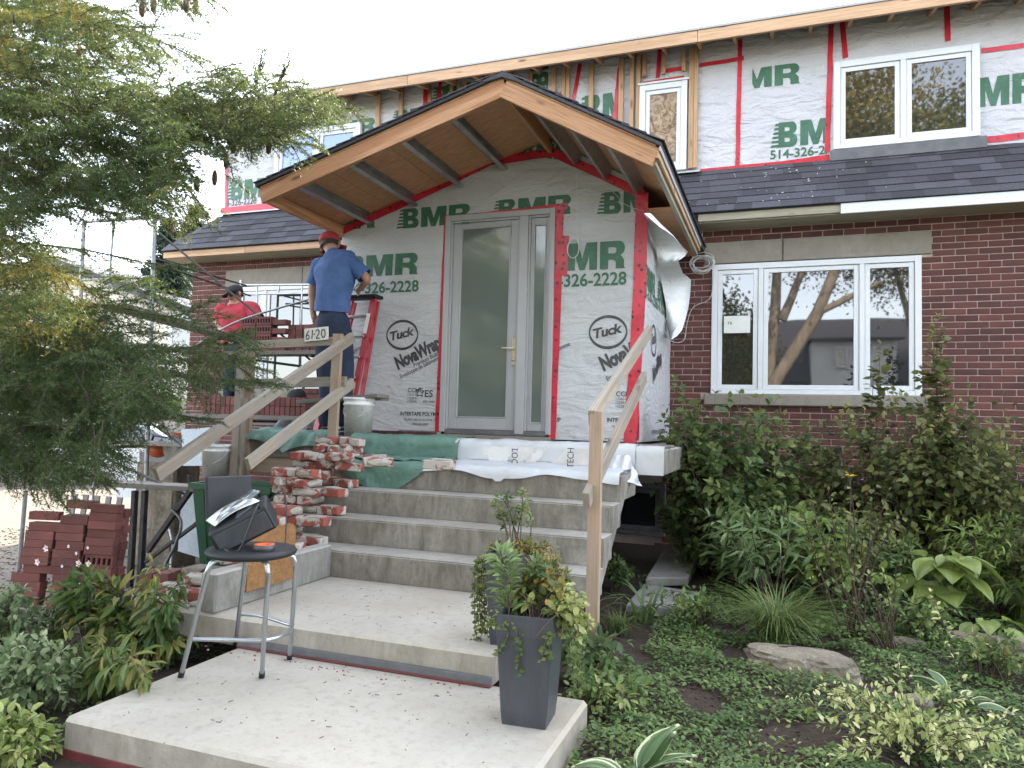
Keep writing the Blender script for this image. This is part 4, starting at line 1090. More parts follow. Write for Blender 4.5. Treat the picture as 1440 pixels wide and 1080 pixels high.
P = [atY(905, 297, yy), atY(880, 288, yy), atY(862, 270, yy), atY(842, 262, yy-.02)]; cable('slack_cable', P, .003, 'wire', 'thin pale wire slung below the tape at the right gable corner')
P = [atY(811, 245, yy), atY(812, 290, yy), atY(812, 320, yy)]
c = atY(807, 350, yy)
for k in range(22):
    a = 2*math.pi*k/9; P.append(c+Vector((.055*math.cos(a)*(1+.2*nz(k*.4, 1)), -.01-.001*k, .09*math.sin(a))))
cable('wire_loop', P, .003, 'white', 'loop of white wire hanging over the lettering right of the door')

# ================================================================== stairs, slabs, curb
LV = [1.2428-.1732*i for i in range(6)]; SY = [5.48, 4.90, 4.655, 4.40, 4.14, 3.10]
SX0, SX1 = -3.56, -.99
stairs = root('front_stairs', (-2.2, 5, .1), 'poured concrete front stairs with stained risers leading up to the landing', 'stairs')
for i in range(1, 5):
    z1 = LV[i]; y0 = SY[i]; y1 = y0+.30 if i > 1 else 5.5; z0 = LV[i+1]
    mb = MB(); mb.box((SX0, y0, z0-.004), (SX1-.012, y1, z1), .012); mb.build('step', 'concrete', stairs)
MB().prism([(4.143, .372), (4.143, .548), (4.403, .548), (4.403, .721), (4.658, .721), (4.658, .894), (4.903, .894), (4.903, 1.067), (5.48, 1.067), (5.48, 1.0), (5.133, .985), (4.352, .43), (4.29, .372)], 'x', SX0+.01, SX1).build('stair_slab', 'concrete', stairs)
MB().box((-4.66, 5.48, 1.045), (-.80, 8.38, LV[0]), .012).build('landing_slab', 'concrete', stairs)
MB().box((SX0-.05, 5.3, .0), (SX1-.6, 5.9, 1.04), .01).build('landing_pier', 'concrete', stairs)
board('landing_beam', (-4.6, 5.56, .97), (-3.6, 5.56, .97), .09, .14, 'postwood', stairs)
S2 = LV[5]; S1 = .232
slab2 = MB().box((-3.40, 3.10, S2-.148), (SX1-.19, 4.16, S2), .016).build('platform_slab', 'slab'); tag(slab2, 'wide concrete platform slab below the first riser, brushed top', 'slab')
s1 = root('walkway_slab', (-1.66, 2, .1), 'pale concrete walkway slab nearest the camera with red painted lower edge', 'slab')
MB().box((-2.575, 2.124, S1-.16), (-.757, 3.13, S1), .016).build('slab_body', 'slab', s1)
MB().box((-2.57, 2.121, S1-.165), (-1.5, 2.135, S1-.115), .004).build('red_edge', 'redcord', s1)
strip = root('expansion_joint', (-1.9, 3.09, S1), 'dark joint strip with a red edge along the foot of the platform slab', 'joint strip')
MB().box((-2.57, 3.085, S1+.001), (-1.19, 3.105, S1+.045), .003).build('joint_filler', 'membrane', strip); MB().box((-2.57, 3.074, S1+.001), (-1.19, 3.086, S1+.012), .003).build('red_edge', 'redcord', strip)
cb = MB(); cb.box((-2.83, 3.09, S2+.002), (-2.73, 4.14, .586), .010); cbo = cb.build('curb_block', 'curb'); tag(cbo, 'upright concrete curb block standing along the left side of the platform', 'curb')

# ================================================================== railings and the house number
rail = root('wooden_railing', (-3.57, 5.0, 0), 'weathered wooden railing left of the stairs with two sloping rails and level guard boards', 'railing')
XRL = -3.56
def railboard(par, p0, p1, w=.038, h=.089, m='railwood', lift=0): board('rail', p0, p1, w, h, m, par, up=(0, 0, 1))
q0, q1 = atX(219, 668, XRL), atX(496, 474, XRL); railboard(rail, q0, q1)
q0, q1 = atX(348, 653, XRL), atX(496, 538, XRL); railboard(rail, q0, q1)
gy = 5.44
a, b = atY(343, 486, gy), atY(486, 477, gy); b.z = a.z+.03; railboard(rail, a, b, .036, .075)
a, b = atY(345, 540, gy), atY(487, 531, gy); b.z = a.z+.03; railboard(rail, a, b, .036, .085)
pp = atY(483, 470, 5.43); board('post', (XRL-.05, 5.405, 1.0), (XRL-.03, 5.405, pp.z), .038, .089, 'postwood', rail, up=(1, 0, 0))
pl = atY(352, 492, 5.47); board('post', (pl.x, 5.46, -.1), (pl.x+.01, 5.46, pl.z+.03), .04, .10, 'postwood', rail, up=(1, 0, 0))
lean = root('leaning_stud', (-4.78, 5.42, 0), 'pale loose stud leaning against the left railing post', 'timber')
board('stud_board', atY(327, 690, 5.36), atY(341, 492, 5.40), .036, .075, 'railwood', lean, up=(1, 0, 0))
lean2 = root('leaning_batten', (-4.70, 5.42, 0), 'narrow batten standing between the leaning stud and the railing post', 'timber')
board('batten_board', atY(336, 690, 5.38), atY(344, 560, 5.38), .03, .05, 'railwood', lean2, up=(1, 0, 0))
rr = root('wooden_railing', (-.93, 4.6, 0), 'pale wooden stair railing right of the stairs with one post and two rails', 'railing')
a, b = atX(832, 588, -.95), atX(913, 466, -.95); railboard(rr, a, b)
a, b = atX(824, 704, -.95), atX(906, 530, -.95); railboard(rr, a, b)
t = atX(836, 583, -.93); board('post', (-.925, t.y+.03, -.02), (-.925, t.y+.03, t.z+.02), .038, .070, 'postwood', rr, up=(1, 0, 0))
sg = root('house_number_sign', atY(445, 478, gy-.05), 'small off-white board hand lettered 6120 hanging on the guard board', 'sign')
c = atY(445, 470, gy-.03); SGM = Matrix.Translation(c) @ Matrix.Rotation(rad(-4), 4, 'Y')
MB().obox(SGM, (.245, .012, .115), .002).build('sign_panel', 'signboard', sg)
def digit(strokes, ox):
    m = MB()
    for s in strokes:
        P = [SGM @ Vector((ox+x*.052, -.0075, -.04+y*.08)) for x, y in s]
        for p, q in zip(P[:-1], P[1:]): m.bar(p, q, .002, .011, (0, -1, 0) if False else (0, 0, 1) if abs((q-p).normalized().z) < .9 else (1, 0, 0), .0004)
    m.build('numeral', 'black', sg)
arc = lambda cx, cy, rx, ry, a0, a1, n=10: [(cx+rx*math.cos(rad(a0+(a1-a0)*i/n)), cy+ry*math.sin(rad(a0+(a1-a0)*i/n))) for i in range(n+1)]
digit([[(.75, .95), (.35, .75), (.12, .4), (.12, .2)] + arc(.42, .25, .3, .24, 180, 500)], -.108)
digit([[(.35, .0), (.55, 1.0)]], -.062); digit([[(.05, .5), (.4, .52)]], -.028)
digit([arc(.4, .7, .34, .28, 160, -40) + [(.1, .03), (.85, .03)]], -.005)
digit([arc(.45, .5, .36, .46, 90, 450, 16)], .052)

# ================================================================== coverings on the landing
def cloth(name, X0, X1, prof, m, label, cat, nx=40, wr=.014, edge=None, seed=0, side=None, parent=None, kindless=False):
    """sheet draped along a (y,z) profile"""
    pr = [Vector((0, y, z)) for y, z in prof]; D = [0]
    for a, b in zip(pr[:-1], pr[1:]): D.append(D[-1]+(b-a).length)
    ns = max(8, int(D[-1]/.022)); V = []; F = []
    for i in range(nx+1):
        s = i/nx; x = X0+(X1-X0)*s; LT = D[-1] if edge is None else D[-1]-edge(s)
        for j in range(ns+1):
            d = LT*j/ns; k = max(0, min(len(D)-2, sum(1 for q in D if q <= d)-1)); f = (d-D[k])/(D[k+1]-D[k]); p = pr[k].lerp(pr[k+1], f)
            t = (pr[k+1]-pr[k]).normalized(); n = Vector((0, -t.z, t.y)); n = -n if n.y > 0 or n.z < 0 and abs(n.y) < .3 else n
            if n.z < 0: n = -n
            if abs(t.z) > .7: n = Vector((0, -1, 0))
            h = wr*(1.3+1.2*nz(x*5+seed, d*5+x*3, seed) + .9*nz(x*11+d*8, d*4+x*5, seed+3)+.4*nz(x*30, d*25, seed)+.9*abs(math.sin(x*5.5+d*7*math.sin(seed)+2.2*nz(x*2, d*2, seed)))) + .004
            xs = x + (side(d/D[-1], s) if side else 0)
            V.append(Vector((xs, p.y, p.z))+n*h)
    for i in range(nx):
        for j in range(ns): F.append((i*(ns+1)+j, i*(ns+1)+j+1, (i+1)*(ns+1)+j+1, (i+1)*(ns+1)+j))
    o = link(name, npmesh(name, V, np.array(F), None, True), m, parent)
    if label: tag(o, label, cat)
    return o
L0, L1, L2 = LV[0], LV[1], LV[2]
xa, xb = -3.46, atY(642, 640, 5.45).x
cloth('green_tarp', xa, xb+.02, [(5.80, L0+.002), (5.49, L0+.004), (5.472, L0-.01), (5.462, L1+.02), (5.40, L1+.003), (4.90, L1+.003)], 'tarp', 'green tarp draped over the landing edge left of the door', 'tarp', 60, .016, lambda s: .02+.03*math.sin(s*9), 1)
x0, x1 = atY(474, 660, 4.9).x, atY(606, 660, 4.9).x
cloth('green_cloth', x0, x1, [(5.30, L1+.012), (4.93, L1+.012), (4.893, L1-.002), (4.880, L1-.185)], 'tarp', 'green cloth hanging in a rounded flap over the top step', 'tarp', 50, .010, lambda s: .11*abs(2*s-1)**4.0+.008*math.sin(s*14), 5, lambda t, s: (.5-s)*.30*max(0, t-.62)/.38*1.2)
cloth('green_tarp', -4.62, -3.60, [(5.62, L0+.004), (5.49, L0+.01), (5.468, L0-.01), (5.455, L0-.15)], 'tarp', 'crumpled green tarp hanging over the landing edge behind the left railing', 'tarp', 46, .022, lambda s: .12*abs(math.sin(s*5.2+.6))*(1-.5*s), 9)
xs, xe = xb-.02, -1.0
ms = cloth('white_membrane', xs, xe, [(5.72, L0+.006), (5.49, L0+.008), (5.470, L0-.01), (5.458, L1+.02), (5.40, L1+.006), (4.915, L1+.006), (4.893, L1-.01), (4.890, L1-.035)], 'sheet', 'white membrane sheet with black letters covering the landing edge before the door', 'sheet', 70, .009, lambda s: .02*math.sin(s*11)+.02*nz(s*7, 2)-.02*(abs(s-.42) < .02), 12)
MBW = Wall((0, 5.448, 0), (1, 0, 0), (0, 0, 1), (0, -1, 0), .004, 2)
sb = cloth('soiled_band', atY(668, 640, 5.45).x, atY(832, 640, 5.45).x, [(5.462, L0-.02), (5.450, L1+.03)], 'dirtysheet', None, None, 40, .006, None, 22, None, ms)
for t, px, py in (('LOC', 722, 631), ('TECH', 808, 658)):
    p = atY(px, py, 5.43); V, F = text2d(t, .006); M2 = Wall((0, 5.395, 0), (1, 0, 0), (0, 0, 1), (0, -1, 0), .003, 2)
    M2.mark('lettering', 'black', ms, V, F, p.x, p.z, .072, rad(-90 if t == 'LOC' else 90), .85, 0.0)
V, F = text2d('TECH', .02); TW = Wall((0, 0, L0+.022), (1, 0, 0), (0, 1, 0), (0, 0, 1), .002, 2); TW.mark('lettering', 'black', ms, V, F, atY(655, 624, 5.6).x, 5.53, .05, 0, 1, 0)
# the loose corner blown over the right end
P = [atY(862, 640, 5.44), atY(884, 640, 5.40), atY(903, 684, 5.2), atY(884, 678, 5.12), atY(862, 664, 5.2), atY(852, 660, 5.3)]
mb = MB(); c = sum((Vector(p) for p in P), Vector())/6
n = 10
for i in range(len(P)):
    a, b = P[i], P[(i+1) % 6]; o = len(mb.v)
    for u in range(n+1):
        for v in range(n+1-u):
            q = c+(a-c)*(u/n)+(b-c)*(v/n); r = (u+v)/n; q.y += .03*math.sin(q.x*90)*r+.02*nz(q.x*20, q.z*20, i); mb.v.append(tuple(q))
    idx = lambda u, v: o+sum(n+1-k for k in range(u))+v
    for u in range(n):
        for v in range(n-u):
            mb.f.append((idx(u, v), idx(u+1, v), idx(u, v+1)))
            if v < n-u-1: mb.f.append((idx(u+1, v), idx(u+1, v+1), idx(u, v+1)))
mb.m = [0]*len(mb.f); mb.sm = [True]*len(mb.f); link('blown_corner', mb.mesh('blown_corner', False), 'sheet', ms)
cloth('membrane_end', -1.0, -.79, [(5.72, L0+.004), (5.49, L0+.006), (5.470, L0-.01), (5.46, L0-.19)], 'sheet', None, None, 12, .006, None, 31, None, ms)
board('landing_batten', (-3.4, 6.20, L0+.012), (-.85, 6.05, L0+.012), .14, .02, 'plank', stairs)
pl_ = tag(board('loose_plank', (-1.9, 5.92, L0+.016), (-.78, 5.85, L0+.016), .12, .022, 'plank'), 'grey weathered plank lying on the landing below the right wall', 'plank')

# ================================================================== bricks
def coredmesh(L=.194, W=.092, H=.058, name='brick'):
    """brick with a row of open cores through its bed"""
    mb = MB(); n = 5; wl = .024; web = .016; cell = (L-web*(n+1))/n
    mb.box((-L/2, -W/2, -H/2), (L/2, -W/2+wl, H/2), .002); mb.box((-L/2, W/2-wl, -H/2), (L/2, W/2, H/2), .002)
    for i in range(n+1):
        x = -L/2+i*(web+cell); mb.add([(x+dx, y, z) for dx in (.0004, web-.0004) for y in (-W/2+wl, W/2-wl) for z in (-H/2+.0006, H/2-.0006)], [(0, 1, 3, 2), (4, 6, 7, 5), (1, 5, 7, 3), (0, 2, 6, 4)])
    return mb.mesh(name)
CORED = coredmesh()
V, F = chamfer(.194, .092, .058, .003); SOLID = MB().add(V, F).mesh('brick')
def place(name, me, m, M, label, cat, group):
    o = link(name, me, m, None, M); tag(o, label, cat, group); return o
NB = 'new dark red brick in the leaning stack beside the gravel'
gs = 'new bricks stacked on the ground'
org = Vector((-4.98, 3.68, gz(-4.6, 3.7)+.0)); lean_r = Matrix.Translation(org) @ Matrix.Rotation(rad(22), 4, 'Z') @ Matrix.Rotation(rad(2), 4, 'Y') @ Matrix.Rotation(rad(-3), 4, 'X')
random.seed(11)
for layer in range(2):
    for c3 in range(3):
        if layer == 1 and c3 == 0: continue
        z = .0
        rows = (10, 11, 12)[c3]
        k = 0
        while k < rows:
            edge_on = layer == 0 and c3 == 2 and k in (5, 8)
            jx, jy = random.uniform(-.012, .012), random.uniform(-.008, .012)
            x = .1+c3*.215+jx + (-.05 if (k < 4 and c3 == 0) else 0); y = .05+layer*.10+jy
            if edge_on:
                M = lean_r @ Matrix.Translation((x, y-.02, z+.047)) @ Matrix.Rotation(rad(90), 4, 'X'); h = .094; k += 1.5
            else:
                M = lean_r @ Matrix.Translation((x, y, z+.029)) @ Matrix.Rotation(rad(random.uniform(-2.5, 2.5)), 4, 'Z'); h = .0585; k += 1
            place('brick', CORED if edge_on or random.random() < .35 else SOLID, 'newbrick', M, f'{ORD[int(k)-1]} brick from the bottom, {("left", "middle", "right")[c3]} column, {("front", "back")[layer]} row of the leaning stack' if not edge_on else 'brick on edge showing its row of holes, %s in the leaning stack' % ('lower' if z < .4 else 'upper'), 'brick', gs); z += h
for (x, z, r) in ((.02, .595, 10), (.27, .69, -4)):
    place('brick', CORED, 'newbrick', lean_r @ Matrix.Translation((x+.05, .12, z+.03)) @ Matrix.Rotation(rad(r), 4, 'Z'), 'cored brick lying loose on top of the leaning stack, %s one' % ('left' if x < .1 else 'right'), 'brick', gs)
S2B = Matrix.Translation((-4.12, 4.05, gz(-4.1, 4.05))) @ Matrix.Rotation(rad(14), 4, 'Z')
for k in range(4):
    for i in range(2):
        place('brick', SOLID, 'newbrick', S2B @ Matrix.Translation((i*.115, random.uniform(-.01, .01), .029+k*.0585)) @ Matrix.Rotation(rad(90+random.uniform(-3, 3)), 4, 'Z'), f'{("left", "right")[i]} brick in the {ORD[k]} course of the low pile beside the leaning stack', 'brick', 'low pile of new bricks')
# salvaged bricks heaped on the stair ends
OB = []
for k in range(4):
    V, F = chamfer(.2, .095, .06, .007); V = [(x+.004*nz(x*30, y*30, z*30+k), y+.004*nz(x*30+9, y*30, z*30+k), z+.004*nz(x*30, y*30+5, z*30+k)) for x, y, z in V]
    OB.append(MB().add(V, F).mesh('salvaged_brick'))
CR = []
for k in range(4):
    ico = bmesh.new(); bmesh.ops.create_icosphere(ico, subdivisions=2, radius=1)
    Vv = [(v.co.x*.085*(1+.25*nz(v.co.x*2, v.co.y*2, k)), v.co.y*.042*(1+.25*nz(v.co.y*2, k, 3)), v.co.z*.010*(1+.5*nz(v.co.x*4, v.co.y*4, k))) for v in ico.verts]
    Ff = [[v.index for v in f.verts] for f in ico.faces]; ico.free(); CR.append(MB().add(Vv, Ff).mesh('mortar_crust'))
GS = 'salvaged bricks heaped on the stair ends'; LS = 'salvaged red brick crusted with old mortar in the heap at the left stair ends'
nsb = 0
def old(x, y, z, rz, tilt=0, side=0, label=LS, group=GS):
    global nsb
    M = Matrix.Translation((x, y, z)) @ Matrix.Rotation(rad(rz), 4, 'Z') @ Matrix.Rotation(rad(tilt), 4, 'Y') @ Matrix.Rotation(rad(side), 4, 'X')
    o = link('salvaged_brick', OB[nsb % 4], 'oldbrick', None, M); tag(o, label, 'brick', group)
    if nsb % 3 != 1:
        c = link('mortar_crust', CR[nsb % 4], 'mortarbit', None, None); c.parent = o
        c.matrix_basis = Matrix.Translation((random.uniform(-.015, .015), -.005, .033)) if nsb % 2 else Matrix.Translation((.01, -.049, 0)) @ Matrix.Rotation(rad(90), 4, 'X') @ Matrix.Scale(.62, 4, (0, 1, 0))
    nsb += 1; return o
random.seed(5)
for (base, y0, n_rows, xs, w) in ((LV[1], 5.08, 3, -3.50, 3), (LV[2], 4.76, 4, -3.50, 3), (LV[3], 4.50, 5, -3.46, 3), (LV[4], 4.25, 5, -3.44, 3)):
    for r in range(n_rows):
        if base == LV[4] and r > 3: continue
        for i in range(w if r < n_rows-1 else 2):
            lb_ = f'{ORD[i]} salvaged brick from the left, {ORD[r]} course of the heap on the ' + {LV[1]: 'top', LV[2]: 'second', LV[3]: 'third', LV[4]: 'lowest'}[base] + ' step'
            xx = xs+.06+i*(.21 if r % 2 == 0 else .11)+random.uniform(-.015, .015)
            if r % 2 == 1 and i > 2: continue
            old(xx, y0+random.uniform(-.03, .03), base+.031+r*.062, (0 if r % 2 == 0 else 90)+random.uniform(-24, 24), random.uniform(-4, 4), 0, lb_)
for k in range(16):     # beside and behind the curb
    i = k % 4; r = k//4
    old(-3.30+i*.13+random.uniform(-.03, .03), 3.95+random.uniform(-.08, .06), S2+.031+r*.06, (0 if r % 2 else 90)+random.uniform(-18, 18), random.uniform(-3, 3), 0, f'{ORD[i]} salvaged brick from the left, {ORD[r]} course of the heap behind the curb')
for (x, y, z, r, t, s), lb_ in zip(((-3.05, 4.02, .66, 80, 75, 10), (-3.28, 3.60, S2+.031, 20, 0, 0), (-3.12, 3.45, S2+.05, 60, 8, 90), (-3.0, 3.28, S2+.031, 5, 0, 0), (-3.22, 3.3, S2+.031, -30, 0, 0), (-3.06, 3.38, S2+.092, 30, 4, 0)), ('salvaged brick standing on end against the heap', 'crusted brick lying alone left of the curb, farthest back', 'salvaged brick on its side among the rubble left of the curb', 'crusted brick lying beside the front end of the curb', 'slanting brick at the front left of the platform rubble', 'brick lying on top of the rubble beside the curb')):
    old(x, y, z, r, t, s, lb_)
for (px, py, rz, lab) in ((478, 643, 4, 'single brick on the green tarp beside the railing post'), (532, 650, 28, 'mortar crusted brick lying endwise in the middle of the green tarp'), (618, 654, 3, 'single brick where the green tarp meets the white membrane')):
    p = atZ(px, py, L1+.05); old(p.x, p.y, L1+.052, rz, 0, 0, lab, 'bricks weighing down the tarp')
# mortar rubble
pts = [(random.uniform(-3.38, -2.86), random.uniform(3.12, 4.0), S2+.01) for _ in range(260)]
pebbles('mortar_rubble', pts, .006, .03, 'mortarbit')
pts = [(random.gauss(-2.0, .4), random.uniform(2.95, 3.07), S1+.003) for _ in range(50)]
pebbles('brick_crumbs', pts, .003, .008, 'oldbrick')

random.seed(31); mb = MB()
for _ in range(120):      # twigs, seeds and crumbs lying on the slabs
    on2 = random.random() < .4; x = random.uniform(-2.5, -.85) if not on2 else random.uniform(-2.65, -1.3); y = random.uniform(2.16, 3.05) if not on2 else random.uniform(3.15, 4.1); z = (S2 if on2 else S1)+.0025
    a = random.uniform(0, 3.14); L = random.choice((.004, .006, .009, .014, .022)); w = .0018 if L > .008 else .003
    mb.bar((x, y, z), (x+L*math.cos(a), y+L*math.sin(a), z), w, .002, (0, 0, 1), .0003)
kind(mb.build('slab_debris', 'bark'), 'stuff')
# ================================================================== stool, radio, tape, coir mat
st = root('bar_stool', (-2.4, 2.9, S1), 'black seated bar stool with backrest and tubular steel legs standing on the walkway', 'stool')
feet = [atZ(254, 952, S1), atZ(368, 953, S1), atZ(407, 927, S1), atZ(331, 906, S1)]
for f in feet: f.z = S1
cen = sum(feet, Vector())/4; seatz = S1+.615
sc_ = atZ(354, 775, seatz); sc_.z = seatz
tops = []
for f in feet:
    d = Vector((f.x-cen.x, f.y-cen.y, 0)).normalized(); t = sc_+d*.145; t.z = seatz-.02; tops.append(t)
for f, t in zip(feet, tops):
    d = Vector((f.x-cen.x, f.y-cen.y, 0)).normalized(); m = t+d*.035-Vector((0, 0, .045))
    lg = MB().tube([t-d*.06, t, t+d*.022-Vector((0, 0, .012)), m, f.lerp(m, .5), f], .0105, 10).build('leg', 'chrome', st)
    MB().tube([f+Vector((0, 0, .001)), f.lerp(m, .06)], .0135, 10).build('rubber_foot', 'blackplastic', lg)
MB().lathe([(0, -.018), (.15, -.018), (.176, -.010), (.182, .002), (.174, .012), (.15, .015), (0, .013)], sc_, 40).build('seat', 'blackplastic', st)
ringz = S1+.21; rp = []
for f, t in zip(feet, tops):
    d = Vector((f.x-cen.x, f.y-cen.y, 0)).normalized(); m = t+d*.035; k = (ringz-S1)/(m.z-S1); rp.append(f.lerp(m, k))
q = []
for i in range(1, 4):
    a, b = rp[i], rp[(i+1) % 4]
    for k in range(8):
        p = a.lerp(b, k/8); o = (p-cen); o.z = 0; q.append(p+o.normalized()*.05*math.sin(k/8*math.pi))
q.append(rp[0])
MB().tube([rp[0], rp[1]], .009, 8).build('footrest', 'chrome', st); MB().tube(q[:17], .009, 8).build('footrest', 'chrome', st)
bk = atX(292, 722, sc_.x-.16); bdir = Vector((-.92, .38, 0)).normalized(); bp = sc_+bdir*.215+Vector((0, 0, .20)); sd = Vector((bdir.y, -bdir.x, 0))
for s in (-1, 1): MB().tube([sc_+bdir*.10+sd*s*.05-Vector((0, 0, .022)), sc_+bdir*.185+sd*s*.05+Vector((0, 0, .01)), sc_+bdir*.20+sd*s*.05+Vector((0, 0, .10)), bp+sd*s*.05], .0095, 8).build('back_support', 'chrome', st)
B3 = Matrix((sd, bdir, Vector((0, 0, 1)))).transposed().to_4x4(); B3.translation = bp
MB().obox(B3 @ Matrix.Rotation(rad(-8), 4, 'X'), (.21, .022, .19), .009).build('backrest', 'blackplastic', st)
rd = root('radio', sc_+Vector((-.08, .05, .02)), 'black box shaped radio tipped over on the stool seat with cables round it', 'radio')
RM = Matrix.Translation(sc_+Vector((-.055, .01, .105))) @ Matrix.Rotation(rad(32), 4, 'Z') @ Matrix.Rotation(rad(-28), 4, 'Y') @ Matrix.Rotation(rad(14), 4, 'X')
MB().obox(RM, (.25, .17, .105), .008).build('casing', 'blackplastic', rd)
mb = MB()
for i in range(3): mb.obox(RM @ Matrix.Translation((.03, -.03+i*.03, .055)) @ Matrix.Rotation(rad(35), 4, 'Z'), (.085, .010, .008), .002)
mb.build('handle_ribs', 'charcoal', rd)
MB().obox(RM @ Matrix.Translation((0, -.087, 0)), (.22, .004, .08), .001).build('speaker_grille', 'charcoal', rd)
c0 = RM @ Vector((.09, -.05, .05)); c1 = sc_+Vector((.02, -.10, .02))
cable('power_cord', [c0, c0+Vector((.04, -.06, .01)), c1, c1+Vector((-.06, -.01, -.001)), c1+Vector((-.09, .03, .004))], .004, 'blackwire', None, rd)
c0 = RM @ Vector((.12, .03, .03)); cable('aerial_wire', [c0, c0+Vector((.05, .02, .05)), c0+Vector((.08, .02, 0)), sc_+Vector((.12, .06, .02))], .003, 'blackwire', None, rd)
mg = root('magazine', RM @ Vector((-.03, .03, .08)), 'open magazine with photo pages lying on top of the radio', 'magazine')
for k, (rx, m, dz) in enumerate(((0, 'paper', .066), (-12, 'photoprint', .080))):
    MM = RM @ Matrix.Translation((-.02+.02*k, .045, dz)) @ Matrix.Rotation(rad(rx), 4, 'Y') @ Matrix.Rotation(rad(20), 4, 'Z'); mb = MB(); n = 8
    for i in range(n+1):
        for j in range(2):
            u = i/n; mb.v.append(tuple(MM @ Vector((-.10+.20*u, -.07+.14*j, .010*math.sin(u*4+k)))))
    mb.f = [(2*i, 2*i+2, 2*i+3, 2*i+1) for i in range(n)]; mb.f += []; mb.m = [0]*n; mb.sm = [True]*n
    o = link('page', mb.mesh('page', False), m, mg); md = o.modifiers.new('t', 'SOLIDIFY'); md.thickness = .003
tp = root('tape_roll', sc_+Vector((.075, -.02, .015)), 'flat roll of dark tape with orange core on the stool seat', 'tape roll')
tc_ = sc_+Vector((.085, -.03, .014)); MB().lathe([(.028, .0), (.043, 0), (.043, .024), (.028, .024), (.028, 0)], tc_, 24).build('tape_winding', 'charcoal', tp); MB().lathe([(.024, .001), (.028, .0), (.0285, .0262), (.041, .0262), (.041, .025), (.024, .024), (.024, .001)], tc_, 24).build('core', 'orange', tp)
mp_ = [atX(386, 826, -2.725), atX(411, 829, -2.725), atX(411, 775, -2.725), atX(407, 757, -2.725), atX(398, 748, -2.725), atX(388, 746, -2.725)]
pm0 = atX(384, 828, -2.72); y0m, y1m = atX(345, 800, -2.72).y, atX(411, 800, -2.72).y; z0m, z1m = S2+.075, S2+.40
pr_ = rounded(y0m, z0m, y1m, z1m, .05, '0110'); mt = MB().prism(pr_, 'x', -2.722, -2.705).build('coir_mat', 'mat'); tag(mt, 'orange brown coir mat leaning upright against the concrete curb', 'mat')

# ================================================================== tall planters
def planter(name, base, w, h, flare, label, rot):
    r = root(name, base, label, 'planter'); M = Matrix.Translation(base) @ Matrix.Rotation(rad(rot), 4, 'Z'); W = w*flare; mb = MB(); t = .012
    def ring(s, z): return [M @ Vector((x*s/2, y*s/2, z)) for x, y in ((-1, -1), (1, -1), (1, 1), (-1, 1))]
    lv = [ring(w, 0), ring(w*1.06, h*.12), ring(W*.985, h*.80), ring(W, h*.815), ring(W, h), ring(W-2*t, h), ring(W-2*t-.01, h*.86)]
    for a, b in zip(lv[:-1], lv[1:]): mb.add(a+b, [(i, (i+1) % 4, (i+1) % 4+4, i+4) for i in range(4)])
    mb.add(lv[0], [(3, 2, 1, 0)]); o = mb.build('pot', 'charcoal', r); md = o.modifiers.new('b', 'BEVEL'); md.width = .006; md.segments = 2; md.limit_method = 'ANGLE'; md.angle_limit = rad(40)
    s = MB().add(lv[6], [(0, 1, 2, 3)]); s.build('potting_soil', 'soil', r); return r, M, W
b1 = atZ(767, 1027, S1); b0 = atZ(705, 1018, S1); dx = (b1-b0); rz = math.degrees(math.atan2(dx.y, dx.x)); w1 = dx.length
pc = (b0+b1)/2+Vector((-dx.y, dx.x, 0)).normalized()*w1/2; pc.z = S1
P1, PM1, PW1 = planter('tall_planter', pc, w1, .425, 1.28, 'tall charcoal square planter standing at the front right of the walkway slab', rz)
p2c = Vector((atZ(683, 906, S2).x+.10, atZ(683, 906, S2).y+.10, S2))
P2, PM2, PW2 = planter('tall_planter', p2c, w1, .425, 1.28, 'second charcoal planter standing behind on the platform slab', rz)

# ================================================================== scaffold, planks, brick stacks
sc = root('scaffold', (-6.6, 7, -.3), 'galvanised scaffold frames with dark cross braces before the left bay', 'scaffold')
YA = 6.3
def tb(name, pts, r, m='dullsteel'): return MB().tube(pts, r, 10).build(name, m, sc)
a1, a0 = atY(218, 303, YA), atY(205, 690, YA); d = a0-a1; foot = a1+d*((a1.z+.34)/(a1.z-a0.z)); tb('frame_post', [a1, foot], .024)
e1 = atY(118, 312, YA); tb('frame_bar', [a1-Vector((0, 0, .02)), e1], .021)
b1_ = atY(160, 312, YA); b0_ = atY(148, 470, YA); tb('frame_post', [b1_, b0_+(b0_-b1_)*1.6], .014)
tb('frame_post', [e1, e1-Vector((-.1, 0, 3.9))], .024); tb('frame_bar', [atY(216, 340, YA)+Vector((0, 0, -.4)), atY(118, 347, YA)+Vector((0, 0, -.4))], .014)
YF = 8.02
f1, f2 = atY(339, 394, YF), atY(452, 396, YF)
tb('frame_post', [f1, Vector((f1.x, YF, -.3))], .018, 'steel'); tb('frame_bar', [atY(339, 401, YF), atY(450, 400, YF)], .017, 'steel'); tb('frame_bar', [atY(350, 414, YF), atY(450, 412, YF)], .013, 'steel')
for x in (362, 393, 425): tb('frame_post', [atY(x, 401, YF), atY(x-2, 475 if x != 393 else 414, YF)], .012, 'steel')
tb('cross_brace', [atY(217, 322, YA), atY(402, 476, 6.6)], .012, 'darksteel'); tb('cross_brace', [atY(212, 362, YA), atY(347, 402, YF)], .011, 'darksteel'); tb('cross_brace', [atY(206, 366, YA), atY(352, 416, YF)], .011, 'darksteel')
tb('cross_brace', [atY(402, 476, 6.6), atY(452, 520, 6.7)], .012, 'darksteel')
tb('cross_brace', [atY(205, 590, YA), atY(345, 690, 6.0)], .012, 'darksteel'); tb('cross_brace', [atY(150, 645, 5.3), atY(262, 696, 5.0)], .012, 'darksteel')
